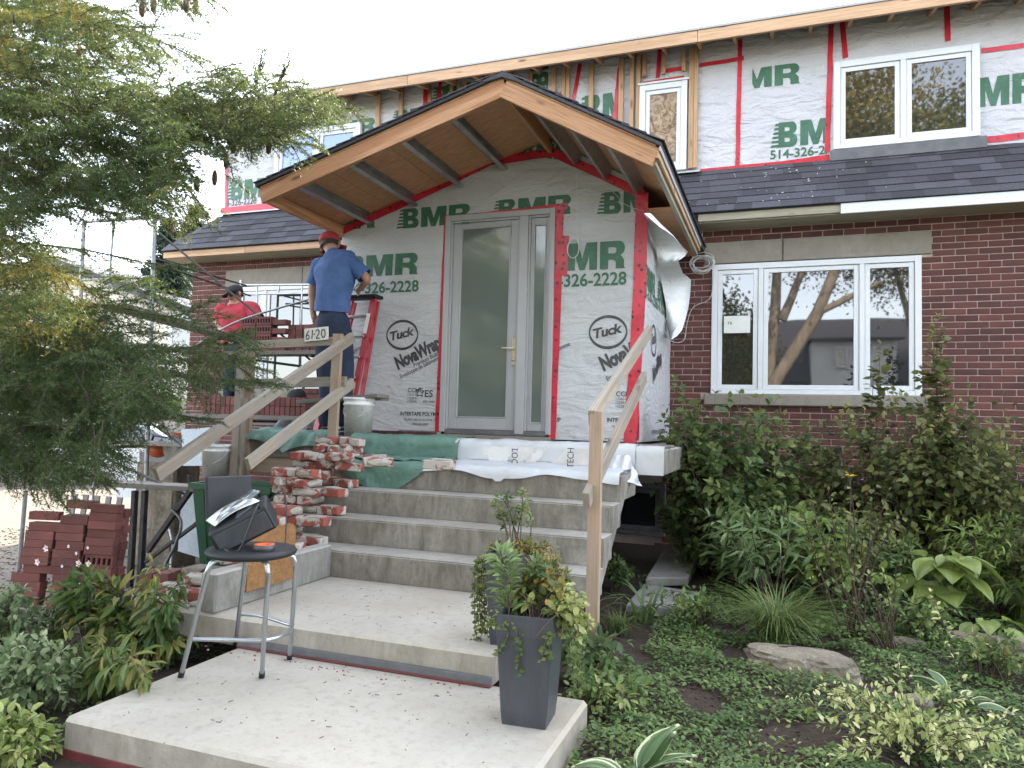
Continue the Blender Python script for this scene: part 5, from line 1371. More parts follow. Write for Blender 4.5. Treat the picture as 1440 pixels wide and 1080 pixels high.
cable('bent_rod', [atY(262, 497, 5.9), atY(300, 470, 6.0), atY(345, 448, 6.1), atY(434, 421, 6.2)], .011, 'dullsteel', 'long thin rod slanting across the scaffold before the left window')
def deck(px0, py0, px1, py1, z, w, label, m='plank', t=.04):
    a, b = atZ(px0, py0, z), atZ(px1, py1, z); return tag(board('scaffold_plank', a, b, w, t, m), label, 'plank')
deck(168, 432, 336, 478, 2.26, .23, 'weathered scaffold plank sloping away on the upper level left of the brick corner')
o_ = board('scaffold_plank', (-5.75, 6.62, 2.10), (-4.55, 6.62, 2.10), .26, .04, 'plank'); tag(o_, 'upper scaffold plank carrying the cored brick stack', 'plank')
o_ = board('scaffold_plank', (-7.0, 6.40, 1.40), (-4.35, 6.40, 1.40), .30, .045, 'plank'); tag(o_, 'lower scaffold plank under the long brick row', 'plank')
o_ = board('scaffold_plank', (-7.2, 7.45, 1.33), (-4.4, 7.45, 1.33), .32, .045, 'plank'); tag(o_, 'rear scaffold plank under the feet of the man in red', 'plank')
o_ = board('scaffold_plank', (-7.0, 6.3, 1.08), (-4.45, 6.3, 1.08), .24, .045, 'plank'); tag(o_, 'lowest dark scaffold plank just above the ground clutter', 'plank')
for x in (-6.9, -5.6, -4.5): tb('deck_bearer', [(x, 6.15, 1.03), (x, 7.6, 1.03)], .018, 'darksteel')
for x, z in ((-5.7, 2.06), (-4.62, 2.06), (-5.65, 1.355), (-4.45, 1.355)): tb('deck_bearer', [(x, 6.45, z), (x, 8.0, z)], .016, 'darksteel')
for x in (-5.7, -4.62): tb('frame_post', [(x, 7.85, 2.06), (x, 7.85, -.3)], .018, 'darksteel')
# stack on the upper plank: cored ends facing the street
for r in range(4):
    for i in range(3):
        for j in range(2):
            x = -5.50+i*.205; z = 2.12+.047+r*.096
            M = Matrix.Translation((x, 6.56+j*.062, z)) @ Matrix.Rotation(rad(90), 4, 'X')
            if i == 2 or r > 3: M = Matrix.Translation((x-.02, 6.59, z-.018+.0*r)) @ Matrix.Rotation(rad(0), 4, 'Z')
            if i == 2 and j == 1: continue
            place('brick', CORED if i < 2 else SOLID, 'newbrick', M, f'{ORD[i]} brick from the left, {ORD[r]} course, {("front", "back")[j]} row of the upper plank stack', 'brick', 'bricks on the upper scaffold plank')
for r in range(5):
    for i in range(4): place('brick', SOLID, 'newbrick', Matrix.Translation((-4.98+i*.098, 6.70, 2.151+r*.0585)) @ Matrix.Rotation(rad(90+random.uniform(-2, 2)), 4, 'Z'), f'{ORD[i]} brick from the left, {ORD[r]} course of the plain stack on the upper plank', 'brick', 'plain bricks on the upper scaffold plank')
for r in range(2):
    for i in range(21): place('brick', SOLID, 'newbrick', Matrix.Translation((-5.85+i*.064, 6.40, 1.423+.097/2+r*.0965)) @ Matrix.Rotation(rad(90), 4, 'Z') @ Matrix.Rotation(rad(90), 4, 'X'), f'{ORD[i]} brick from the left in the {("lower", "upper")[r]} course on the lower plank', 'brick', 'bricks on the lower scaffold plank')
for r in range(3):
    for i in range(8): place('brick', SOLID, 'newbrick', Matrix.Translation((-5.02+i*.062, 6.95, 1.55+.03+r*.062)) @ Matrix.Rotation(rad(90), 4, 'Z'), f'{ORD[i]} brick from the left, {ORD[r]} course of the block behind the guard board', 'brick', 'bricks behind the guard board')
o_ = board('scaffold_plank', (-5.2, 6.95, 1.528), (-4.4, 6.95, 1.528), .25, .04, 'plank'); tag(o_, 'short plank under the block of bricks behind the guard board', 'plank')

# black bracket stand with a thick grey plank
bs = root('steel_stand', (-5.4, 5.0, -.2), 'black angled steel stand carrying a grey plank near the gravel', 'stand')
g0 = atY(197, 690, 5.0); gzv = gz(g0.x, 5.0)
for px in (190, 204): p = atY(px, 690, 5.0); board('upright', (p.x, 5.0, gzv), (p.x, 5.0, p.z), .045, .045, 'darksteel', bs, up=(1, 0, 0))
board('strut', atY(208, 775, 5.0), atY(268, 690, 4.98), .04, .045, 'darksteel', bs); board('strut', atY(205, 790, 5.0), atY(285, 730, 4.9), .03, .03, 'darksteel', bs)
pz = atY(200, 684, 5.0).z
a, b = atY(168, 680, 5.02), atY(345, 672, 5.12); b.z = a.z
pk = board('thick_plank', a, b, .24, .045, 'plank'); tag(pk, 'thick grey plank lying on the black steel stand', 'plank')
tb_ = MB().bar(atY(266, 680, 4.86), atY(266, 668, 4.86), .03, .03).build('stand_bolt', 'darksteel', bs)

# ================================================================== ladder, buckets, bench plank, bin
ld = root('step_ladder', (-3.8, 6.2, L0), 'red fibreglass step ladder leaning at the corner of the porch', 'ladder')
t0, t1 = atY(497, 560, 6.12), atY(526, 420, 6.22); t0.z = L0+.01; t0 = atY(497, 560, 6.12); dirl = (t1-t0).normalized(); t0 = t0 - dirl*((t0.z-L0)/dirl.z)
for off in (Vector((0, 0, 0)), Vector((-.36, .02, 0))): board('ladder_rail', t0+off, t1+off*.75, .028, .075, 'red', ld, up=(1, -.25, 0))
for off in (Vector((.02, .13, 0)), Vector((-.34, .15, 0))): board('rear_rail', t0+off, t1+off*.75-Vector((0, .05, .02)), .022, .05, 'red', ld, up=(1, -.25, 0))
for k in range(6):
    f = .12+k*.15; p = t0.lerp(t1, f); board('tread', p+Vector((-.33+.05*f, .03, 0)), p+Vector((-.012, .01, 0)), .075, .02, 'steel', ld)
MB().obox(Matrix.Translation(t1+Vector((-.13, .02, .02))), (.36, .16, .035), .008).build('top_cap', 'blackplastic', ld)
lb = t0.lerp(t1, .78); MB().obox(frame(t0.lerp(t1, .72), t0.lerp(t1, .90), (0, -1, 0))[0] @ Matrix.Translation((0, 0, .041)), (.2, .04, .002), .0005).build('warning_label', 'paper', ld)
MB().obox(frame(t0.lerp(t1, .28), t0.lerp(t1, .40), (0, -1, 0))[0] @ Matrix.Translation((0, 0, .041)), (.12, .035, .002), .0005).build('warning_label', 'yellowpetal', ld)
def bucket(c, r, h, label, dark=False):
    b = root('bucket', c, label, 'bucket'); MB().lathe([(0, .004), (r*.88, .004), (r*.9, 0), (r*.98, h*.80), (r*1.05, h*.805), (r*1.05, h*.84), (r, h*.845), (r*1.0, h*.93), (r*1.06, h*.935), (r*1.06, h), (r*.98, h), (r*.9, .02), (0, .02)], c, 28).build('pail', 'whiteplastic', b)
    c = Vector(c); P = [c+Vector((r*1.06*math.cos(rad(a)), r*1.06*math.sin(rad(a))-.02*math.sin(rad(a)), h*.82-.12*abs(math.sin(rad(a))))) for a in range(180, 361, 15)]; MB().tube(P, .003, 6).build('bail_handle', 'wire', b); return b
bk_ = Vector((atY(504, 590, 5.78).x, 5.78, L0)); bucket(bk_, .135, .36, 'white pail upside on the landing holding up the short plank')
o_ = board('bench_plank', atY(426, 566, 5.80), atY(539, 557, 5.80), .22, .035, 'plank'); tag(o_, 'short rough plank bridged over the white pail on the landing', 'plank')
o_ = board('bench_plank', atY(500, 559, 5.98), atY(541, 561, 5.98), .16, .035, 'plank'); tag(o_, 'split plank end behind the short bench plank beside the ladder', 'plank')
gp = atY(303, 668, 5.35); bucket(Vector((gp.x, 5.35, atY(303, 672, 5.35).z)), .125, .30, 'dirty white pail standing on the thick plank beside the leaning stud')
bn = root('green_bin', (-4.15, 5.0, 0), 'dark green plastic bin with wide rim behind the salvaged bricks', 'bin')
bl, br = atY(292, 680, 4.98), atY(402, 680, 4.98); zt = (bl.z+br.z)/2; cx = (bl.x+br.x)/2; hw = (br.x-bl.x)/2; mb = MB()
def ringb(s, z, t=.0): return [(cx-hw*s, 5.0-.22*s, z), (cx+hw*s, 5.0-.22*s, z), (cx+hw*s, 5.0+.26*s, z), (cx-hw*s, 5.0+.26*s, z)]
lv = [ringb(.72, gz(cx, 5)), ringb(.95, zt-.05), ringb(1.03, zt-.048), ringb(1.03, zt), ringb(.94, zt), ringb(.7, gz(cx, 5)+.03)]
for a, b in zip(lv[:-1], lv[1:]): mb.add(a+b, [(i, (i+1) % 4, (i+1) % 4+4, i+4) for i in range(4)])
mb.add(lv[-1], [(0, 1, 2, 3)]); mb.build('tub', 'greenbin', bn)
for i in range(5): x = cx-hw*.7+i*hw*.35; board('rib', (x*.8+cx*.2, 5.0-.165, gz(cx, 5)+.05), (x, 5.0-.213, zt-.05), .03, .012, 'greenbin', bn, up=(0, -1, 0))
# foam boards, offcuts and clutter along the drive
def panel(name, px, m, Y, label, cat, t=.05):
    P = [atY(x, y, Y) for x, y in px]; mb = MB(); mb.prism([(p.x, p.z) for p in P], 'y', Y, Y+t); o = mb.build(name, m); tag(o, label, cat); return o
panel('foam_board', [(257, 655), (296, 655), (306, 600), (255, 604)], 'foam', 6.1, 'pale blue foam board standing behind the sloping rail', 'foam board')
panel('foam_board', [(250, 775), (300, 790), (296, 690), (256, 690)], 'foam', 5.45, 'rounded grey white foam slab standing on the ground beside the curb', 'foam board', .06)
panel('white_panel', [(163, 700), (196, 700), (196, 635), (160, 636)], 'white', 6.7, 'glossy white panel standing behind the steel stand', 'appliance', .5)  # white panel of unknown use, given the depth of a block
bx = root('stone_block', atY(225, 700, 6.5), 'rough grey stone block under the orange cut-off saw', 'block'); p = atY(225, 690, 6.5); MB().box((p.x-.28, 6.4, gz(p.x, 6.5)), (p.x+.3, 6.8, atY(225, 650, 6.5).z), .03).build('block_body', 'stone', bx)
sw_ = root('cut_off_saw', atY(230, 648, 6.5), 'orange cut-off saw standing on the grey stone block', 'power saw'); c = atY(226, 640, 6.5)
MB().sphere(c+Vector((-.05, 0, .06)), .13, 12, sc=(1.1, .8, .7)).build('engine_cover', 'orange', sw_); MB().tube([c+Vector((-.2, 0, .02)), c+Vector((-.12, 0, .22)), c+Vector((.08, 0, .2)), c+Vector((.14, 0, .02))], .014).build('front_handle', 'blackplastic', sw_)
MB().lathe([(0, -.004), (.15, -.004), (.15, .004), (0, .004)], (0, 0, 0), 24, M=Matrix.Translation(c+Vector((.24, -.06, .09))) @ Matrix.Rotation(rad(90), 4, 'X')).build('cutting_disc', 'dullsteel', sw_); MB().lathe([(.05, -.03), (.165, -.03), (.17, 0), (.165, .03), (.05, .03)], (0, 0, 0), 24, M=Matrix.Translation(c+Vector((.24, 0, .10))) @ Matrix.Rotation(rad(90), 4, 'X')).build('disc_guard', 'orange', sw_)
pal = root('wooden_pallet', atY(120, 740, 5.6), 'grey wooden pallet standing on edge behind the brick stack', 'pallet')
for i in range(5): p = atY(90+i*16, 700, 5.5); board('slat', (p.x, 5.5, gz(p.x, 5.5)), (p.x+.03, 5.6, atY(90, 695, 5.5).z), .07, .018, 'plank', pal, up=(0, -1, .1))
for h in (.15, .42): p0, p1 = atY(84, 700, 5.6), atY(160, 700, 5.6); board('stringer_board', (p0.x, 5.58+.03, gz(p0.x, 5.5)+h), (p1.x, 5.58+.03, gz(p0.x, 5.5)+h), .08, .03, 'plank', pal, up=(0, -1, 0))
pole = MB().tube([atY(36, 690, 4.6), Vector((atY(36, 690, 4.6).x-.03, 4.6, gz(-6, 4.6)))], .018).build('steel_prop', 'dullsteel'); tag(pole, 'thin grey steel prop standing behind the left end of the brick stack', 'prop')
cable('black_hose', [atY(240, 715, 5.0), atY(255, 735, 4.8), atY(245, 770, 4.6), atY(232, 800, 4.4), atY(262, 812, 4.1), atY(290, 800, 3.9)], .012, 'blackwire', 'black hose looping between the foam slab and the curb')
cable('grey_hose', [atY(238, 745, 5.2), atY(243, 770, 4.9), atY(240, 800, 4.6), atY(252, 830, 4.2)], .010, 'dullsteel', 'thin grey hose dropping beside the black hose')
blk = tag(MB().box((-3.95, 4.10, gz(-3.8, 4.2)), (-3.52, 4.30, .33), .02).build('rubble_stone', 'stone'), 'broken grey stone lying between the bricks and the foam slab', 'stone')
blk = tag(MB().box((-4.3, 3.62, .05), (-4.06, 3.72, .20), .01).build('rubble_block', 'curb'), 'small concrete offcut in front of the low brick pile', 'stone')

# ================================================================== background left of the house
nb = root('neighbour_house', (-22, 20, 0), 'beige clapboard house with grey roof behind the scaffold', 'house')
NY = 17.5; g0, g1, g2 = atY(-220, 350, NY), atY(90, 378, NY), atY(292, 452, NY); NX0, NX1 = g0.x, g2.x-.25
def rake(x): return g1.z+(g2.z-g1.z)*(x-g1.x)/(g2.x-g1.x)
wl = [(NX0, -.5), (NX1, -.5), (NX1, rake(NX1)), (g1.x-1, rake(g1.x-1)), (NX0, rake(g1.x-1)-2.2)]
MB().prism(wl, 'y', NY+.03, 27).build('wall', 'siding', nb)
lap = MB(); ztop = rake(g1.x-1); k = 0
while -.4+k*.125 < ztop-.1:
    z = -.4+k*.125; k += 1; xr = NX1 if z < rake(NX1) else g1.x+(z-g1.z)*(g2.x-g1.x)/(g2.z-g1.z)
    if xr-NX0 > .2: lap.add([(NX0, NY+.026, z+.135), (xr, NY+.026, z+.135), (xr, NY, z), (NX0, NY, z), (NX0, NY+.026, z), (xr, NY+.026, z)], [(3, 2, 1, 0), (3, 4, 5, 2)])
kind(lap.build('clapboard', 'siding', nb), 'stuff')
P_ = [(g1.x-1, ztop+.03), (g2.x+.35, rake(g2.x+.35)+.03), (g2.x+.35, rake(g2.x+.35)+.28), (g1.x-1, ztop+.28)]
MB().prism(P_, 'y', NY-.35, 27.3).build('roof', 'shingle', nb)
MB().box((NX1-.12, NY-.02, -.4), (NX1+.02, NY+.1, rake(NX1)-.02), .004).build('corner_trim', 'white', nb)
p = atY(256, 464, NY); wn = window('window', p.x-.5, p.x+.55, p.z-.75, p.z+.5, NY-.02, (), nb, 'darkglass', .08); 
wn = window('window', g1.x-1.2, g1.x, 1.0, 2.3, NY-.02, (), nb, 'darkglass', .08)
cr = root('parked_car', (-11.6, 11.5, -.35), 'white parked car with dark glass behind the scaffold', 'car')
CB = Matrix.Translation((-15.4, 14.0, -.34)) @ Matrix.Rotation(rad(35), 4, 'Z')
prof = [(-2.1, .3), (-2.15, .75), (-1.95, .98), (-1.35, 1.05), (-.8, 1.48), (.65, 1.5), (1.35, 1.08), (2.05, .92), (2.15, .7), (2.1, .3)]
mb = MB(); n = len(prof)
for s, w in ((-1, .86), (1, .86)):
    for x, z in prof: mb.v.append(tuple(CB @ Vector((x, s*(w-.16*max(0, (z-1.0)/.5)), z))))
mb.f = [tuple(range(n))[::-1], tuple(range(n, 2*n))]+[(i, (i+1) % n, (i+1) % n+n, i+n) for i in range(n)]; mb.m = [0]*len(mb.f); mb.sm = [False]*len(mb.f)
bo = mb.build('body', 'car', cr); bv_ = bo.modifiers.new('b', 'BEVEL'); bv_.width = .06; bv_.segments = 3
for pts in ([(-1.28, 1.07), (-.78, 1.44), (-.05, 1.44), (-.05, 1.07)], [(.03, 1.07), (.03, 1.44), (.6, 1.44), (1.22, 1.08)]):
    for s in (-1, 1):
        q = [CB @ Vector((x, s*(.872-.16*max(0, (z-1.0)/.5)), z)) for x, z in pts]; MB().add(q, [(0, 1, 2, 3)]).build('side_window', 'darkglass', cr)
for x0, z0, x1, z1 in ((-1.36, 1.07, -.84, 1.45), (1.33, 1.11, .70, 1.47)):
    q = [CB @ Vector((x0+(-.03 if x0 < 0 else .03), -.72, z0)), CB @ Vector((x0+(-.03 if x0 < 0 else .03), .72, z0)), CB @ Vector((x1+(-.03 if x0 < 0 else .03), .64, z1)), CB @ Vector((x1+(-.03 if x0 < 0 else .03), -.64, z1))]; MB().add(q, [(0, 1, 2, 3)]).build('windscreen', 'darkglass', cr)
for x in (-1.35, 1.35):
    for s in (-1, 1):
        wm = CB @ Matrix.Translation((x, s*.8, .32)) @ Matrix.Rotation(rad(90), 4, 'X'); wo = MB().lathe([(.2, -.1), (.3, -.1), (.32, -.06), (.32, .06), (.3, .1), (.2, .1)], n=24, M=wm).build('tyre', 'tyre', cr); MB().lathe([(0, -.08), (.19, -.085), (.2, -.1), (.2, .1), (.19, .085), (0, .08)], n=24, M=wm).build('rim', 'steel', wo)

fe = root('wooden_fence', (-16, 15.9, -.3), 'weathered board fence behind the parked car at the far left', 'fence')
for i in range(76): x = -25+i*.152; board('fence_board', (x, 15.9, gz(x, 15.9)), (x+random.uniform(-.01, .01), 15.9, 1.25+random.uniform(-.03, .03)), .138, .02, 'plank', fe, up=(0, -1, 0))
for z in (.15, .9): board('fence_rail', (-25, 15.94, z), (-13.5, 15.94, z), .09, .04, 'plank', fe, up=(0, -1, 0))

# ================================================================== across the street (seen mirrored in the glass)
def mir(px, py, Yv): p = atY(px, py, Yv); return Vector((p.x, 2*DY-p.y, p.z))
oh = root('street_house', (4, -24, 0), 'white clapboard house with long grey roof across the street', 'house')
YV = 40.0; yo = 2*DY-YV
a = mir(1140, 482, YV); b = mir(1206, 482, YV); e = mir(1140, 530, YV)
ev = mir(1140, 540, YV).z; rt = mir(1140, 455, YV+5).z
MB().box((-16, yo-10, -.3), (30, yo, ev-.05), .01).build('wall', 'white', oh)
MB().prism([(yo+.6, ev-.1), (yo-5, rt), (yo-10.6, ev-.1), (yo-10.6, ev+.1), (yo-5, rt+.2), (yo+.6, ev+.1)], 'x', -17, 31).build('roof', 'shingle', oh)
MB().box((a.x, yo-3, e.z-2), (b.x+1.6, yo+1.2, a.z), .01).build('front_wing', 'white', oh)
window('window', a.x+1.05, a.x+1.6, e.z+.35, a.z-.35, yo+1.3, (), oh, 'darkglass', .07)
MB().prism([(yo+1.5, a.z-.05), (yo-4, a.z+.5), (yo-4, a.z+.62), (yo+1.5, a.z+.07)], 'x', a.x-.25, b.x+1.9).build('wing_roof', 'shingle', oh)
def limb(mb, pts, r0, r1, n=8):
    k = len(pts); mb.tube(pts, [r0+(r1-r0)*i/(k-1) for i in range(k)], n)
def street_tree(base, h, crad, nleaf, label, trunk_pts, r0, m='autumn', seed=1, lsize=.15, cz=.66, hollow=.45):
    t = root('street_tree', base, label, 'tree'); rs = np.random.default_rng(seed); mb = MB()
    for pts, ra, rb in trunk_pts: limb(mb, pts, ra, rb)
    mb.build('trunk', 'palebark', t)
    nb_ = 60; cen = np.array(base)+np.array([0, 0, h*cz]); U = unit(rs.normal(size=(nb_, 3))); R = rs.uniform(hollow, 1, (nb_, 1))
    B = cen+U*R*np.array(crad); n = nleaf//nb_; P = []
    for bc in B: P.append(bc+rs.normal(size=(n, 3))*np.array(crad)*.16)
    P = np.concatenate(P); D = rs.normal(size=P.shape)+np.array([0, 0, -.5]); Un = rs.normal(size=P.shape)+np.array([0, 0, 1.0])
    var = np.clip(np.repeat(rs.uniform(.0, .8, nb_), n)+rs.normal(size=len(P))*.15, 0, 1)
    o = leafobj('crown', P, D, Un, rs.uniform(.7, 1.3, len(P))*lsize, T_DIAMOND, var, m, t); kind(o, 'stuff'); return t
YT = 21.0
q = [mir(1085, 545, YT), mir(1150, 440, YT), mir(1172, 385, YT), mir(1190, 330, YT)]; g = mir(1072, 570, YT); g.z = -.2
q2 = [mir(1090, 440, YT+1), mir(1092, 385, YT+1), mir(1094, 330, YT+1)]
street_tree(Vector((g.x, g.y, -.2)), 9, (4.2, 4, 3.2), 26000, 'leaning pale trunked street tree opposite the picture window', [([g]+q, .20, .11), ([q[1], mir(1200, 415, YT), mir(1240, 395, YT)], .10, .04), ([mir(1078, 560, YT+1)]+q2, .17, .10), ([mir(1100, 450, YT+1), mir(1120, 400, YT+1), mir(1140, 360, YT+1)], .13, .08)], .2, seed=4, cz=1.08, hollow=.3)
bt = mir(1030, 500, 27); street_tree(Vector((bt.x, bt.y, -.2)), bt.z+2.0, (1.5, 1.4, 2.6), 9000, 'small dense tree mirrored in the left light of the picture window', [([Vector((bt.x, bt.y, -.2)), Vector((bt.x, bt.y, 2)), Vector((bt.x, bt.y, bt.z+1.5))], .1, .04)], .1, seed=33, cz=.62)
for i, (x, y, h, cr_, n, lab) in enumerate(((-8.8, -11.5, 9.5, (4.4, 4, 5.2), 34000, 'broad leafy street tree facing the entry door'), (4.6, -13.5, 16.5, (5.2, 4.4, 4.0), 52000, 'golden leafed street tree facing the right upper window'), (12.5, -12, 9, (4, 3.6, 4), 20000, 'smaller street tree standing farthest right across the road'))):
    street_tree(Vector((x, y, -.2)), h, cr_, n, lab, [([Vector((x, y, -.2)), Vector((x+.1, y, h*.35)), Vector((x-.2, y+.2, h*.7))], .24, .1), ([Vector((x+.1, y, h*.33)), Vector((x+1.2, y+.4, h*.7))], .13, .05), ([Vector((x+.1, y, h*.30)), Vector((x-1.3, y-.3, h*.65))], .13, .05)], .2, seed=20+i)

# ================================================================== people
def skinned(name, verts, edg, rad_, m, parent, sub=2, rough=.0, seed=0, root_i=0, smooth=True):
    me = bpy.data.meshes.new(name); me.from_pydata([tuple(v) for v in verts], edg, []); o = bpy.data.objects.new(name, me); COL.objects.link(o)
    o.modifiers.new('s', 'SKIN'); sd = o.modifiers.new('d', 'SUBSURF'); sd.levels = sub; sd.render_levels = sub
    lay = me.skin_vertices[0].data
    for i, r in enumerate(rad_): lay[i].radius = r if isinstance(r, tuple) else (r, r); lay[i].use_root = (i == root_i)
    bpy.context.view_layer.update()
    res = bpy.data.meshes.new_from_object(o.evaluated_get(bpy.context.evaluated_depsgraph_get())); bpy.data.objects.remove(o); bpy.data.meshes.remove(me)
    if rough:
        for v in res.vertices:
            n = nz(v.co.x*7+seed, v.co.y*7, v.co.z*4)+.6*nz(v.co.x*18, v.co.y*18, v.co.z*11+seed); v.co += v.normal*n*rough
    res.polygons.foreach_set('use_smooth', np.ones(len(res.polygons), bool)); res.materials.clear()
    return link(name, res, m, parent)
def person(base, J, label, shirt, hatm, sleeve=True, face=None, seed=0, hem=.55, S=1.0):
    """J: joints in world space. One continuous body; clothes as child meshes"""
    pr = root('person', base, label, 'person'); K = list(J); ix = {k: i for i, k in enumerate(K)}; v = [J[k] for k in K]
    E = [('pelvis', 'waist'), ('waist', 'chest'), ('chest', 'neck'), ('neck', 'skull'), ('skull', 'crown')]
    for s in 'LR': E += [('chest', 'sh'+s), ('sh'+s, 'el'+s), ('el'+s, 'wr'+s), ('wr'+s, 'pm'+s), ('pelvis', 'hp'+s), ('hp'+s, 'kn'+s), ('kn'+s, 'an'+s), ('an'+s, 'to'+s)]
    R = {'pelvis': .10, 'waist': .10, 'chest': .105, 'neck': .056, 'skull': .088, 'crown': .076}
    for s in 'LR': R.update({'sh'+s: .062, 'el'+s: .045, 'wr'+s: .030, 'pm'+s: .034, 'hp'+s: .085, 'kn'+s: .058, 'an'+s: .042, 'to'+s: .036})
    skinned('body', v, [(ix[a], ix[b]) for a, b in E], [R[k]*S for k in K], 'skin', pr)
    # hands: four fingers and a thumb rooted in the palm
    for s in 'LR':
        w, p = J['wr'+s], J['pm'+s]; d = (p-w).normalized(); side = d.cross(Vector((0, 1, .2))).normalized(); nrm = side.cross(d)
        vv, ee, rr_ = [w.lerp(p, .7)], [], [.016]
        for f in range(4):
            o = side*(f-1.5)*.019; L = (.06, .072, .068, .052)[f]
            a = p+o; b = a+d*L*.55+nrm*.012; c = b+d*L*.4+nrm*.028; i = len(vv); vv += [a, b, c]; ee += [(0, i), (i, i+1), (i+1, i+2)]; rr_ += [.0095, .0088, .0078]
        i = len(vv); a = w.lerp(p, .55)+side*.03; b = a+side*.022+d*.035; vv += [a, b, b+d*.028]; ee += [(0, i), (i, i+1), (i+1, i+2)]; rr_ += [.011, .010, .0085]
        skinned('hand', vv, ee, rr_, 'skin', pr, 1)
    # shirt: torso and sleeves lofted round the joints
    ax = (J['shR']-J['shL']); ax = ax.normalized(); m = MB(); n = 28
    def ring(c, d, u, ra, rb):
        w = d.cross(u).normalized(); u = w.cross(d).normalized(); return [c+u*(ra*math.cos(2*math.pi*k/n))+w*(rb*math.sin(2*math.pi*k/n)) for k in range(n)]
    def loft(rings, cap=False):
        V = [p for r in rings for p in r]; F = [(i*n+k, i*n+(k+1) % n, (i+1)*n+(k+1) % n, (i+1)*n+k) for i in range(len(rings)-1) for k in range(n)]
        if cap: F += [tuple(range((len(rings)-1)*n, len(rings)*n))]
        m.add(V, F, 0, True)
    pe, wa, ch, ne = J['pelvis'], J['waist'], J['chest'], J['neck']; hw = (J['shR']-J['shL']).length/2*1.1
    stops = [(pe.lerp(wa, hem), hw*.90, .150), (pe.lerp(wa, hem+.25), hw*.90, .152), (wa, hw*.89, .150), (wa.lerp(ch, .35), hw*.92, .150), (wa.lerp(ch, .7), hw*1.08, .150), (ch, hw*1.16, .142), (ch.lerp(ne, .28), hw*1.16, .122), (ch.lerp(ne, .55), hw*.80, .100), (ch.lerp(ne, .78), hw*.45, .078), (ch.lerp(ne, .92), hw*.30, .066)]
    rs_ = []
    for i, (c_, ra, rb) in enumerate(stops):
        a_ = stops[max(0, i-1)][0]; b_ = stops[min(len(stops)-1, i+1)][0]; rs_.append(ring(c_, (b_-a_).normalized(), ax, ra, rb))
    loft(rs_)
    for s in 'LR':
        sh, el = J['sh'+s], J['el'+s]; d = (el-sh).normalized(); inn = sh+(ch-sh)*.55; q_ = hw/.19
        u_ = Vector((0, 1, .1)); loft([ring(inn, (sh-inn).normalized(), u_, .070*q_, .085), ring(sh.lerp(inn, .35), ((sh-inn).normalized()+d*.4).normalized(), u_, .078*q_, .088), ring(sh+d*.02, ((sh-inn).normalized()*.5+d).normalized(), u_, .078*q_, .084), ring(sh.lerp(el, .4), d, u_, .074*q_, .078), ring(sh.lerp(el, .78), d, u_, .078*q_, .080)])
    me_ = m.mesh('shirt'); sbm = bmesh.new(); sbm.from_mesh(me_); bmesh.ops.subdivide_edges(sbm, edges=sbm.edges, cuts=2, use_grid_fill=True, smooth=.6)
    for v in sbm.verts:
        k = nz(v.co.x*6+seed, v.co.y*6, v.co.z*3.2)+.55*nz(v.co.x*15+v.co.z*9, v.co.y*15, v.co.z*9+seed); v.co += v.normal*k*.014
    sbm.to_mesh(me_); sbm.free(); link('shirt', me_, shirt, pr)
    vv = [J['pelvis'].lerp(J['waist'], .9), J['pelvis']]; ee = [(0, 1)]; rr_ = [(.155*S, .15*S), (.18*S, .165*S)]
    for s in 'LR':
        i = len(vv); h, k, a = J['hp'+s], J['kn'+s], J['an'+s]; vv += [h+Vector((0, 0, -.06)), h.lerp(k, .5), k, k.lerp(a, .5), a]; ee += [(1, i), (i, i+1), (i+1, i+2), (i+2, i+3), (i+3, i+4)]; rr_ += [.116*S, .106, .09, .082, .08]
    skinned('jeans', vv, ee, rr_, 'jeans', pr, 2, .008, seed+3)
    for s in 'LR':
        a, t = J['an'+s], J['to'+s]; skinned('shoe', [a+(a-t)*.25+Vector((0, 0, -.03)), a+Vector((0, 0, -.02)), t+Vector((0, 0, .0))], [(0, 1), (1, 2)], [.045, .05, .04], 'blackcap', pr, 1)
    # head details
    c = J['skull'].lerp(J['crown'], .5); up = (J['crown']-J['skull']).normalized(); f = Vector(face).normalized(); sd = f.cross(up).normalized(); H = Matrix((sd, f, up)).transposed().to_4x4(); H.translation = J['skull']
    for s in (-1, 1):
        MB().sphere((0, 0, 0), .03, 10, sc=(.4, .7, 1.1), M=None).build if False else None
        m = MB(); m.sphere(H @ Vector((s*.088, -.005, .0)), .03, 10, sc=(.45, .7, 1.1)); m.build('ear', 'skin', pr)
    m = MB(); m.sphere(H @ Vector((0, .095, -.012)), .019, 8, sc=(.8, 1, 1.3)); m.build('nose', 'skin', pr)
    for s in (-1, 1): m = MB(); m.sphere(H @ Vector((s*.032, .078, .018)), .011, 8); m.build('eye', 'blackcap', pr)
    m = MB(); m.sphere(H @ Vector((0, .083, -.052)), .02, 8, sc=(1.2, .5, .35)); m.build('mouth', 'redcap', pr)
    m = MB(); V = []; n = 20
    m.lathe([(.096, -.035), (.098, .0), (.094, .03)], n=n, M=H @ Matrix.Translation((0, -.006, .02))); m.build('hair', 'hair', pr)
    m = MB(); m.lathe([(.101, .018), (.103, .045), (.098, .085), (.075, .112), (.04, .124), (0, .127)], n=24, M=H @ Matrix.Translation((0, -.004, .012)))
    V = []; k = 12
    for i in range(k+1):
        a = math.pi*(.12+.76*i/k)
        for r, z in ((.100, .030), (.165, .012)): V.append(H @ Vector((r*math.cos(a)*.95, r*math.sin(a)*1.06-.004, z)))
    m.add(V, [(2*i, 2*i+2, 2*i+3, 2*i+1) for i in range(k)], 0, True); o = m.build('cap', hatm, pr); md = o.modifiers.new('t', 'SOLIDIFY'); md.thickness = .004
    return pr
Y = 5.93
def q(px, py, dy=0): return atY(px, py, Y+dy)
ft = L0
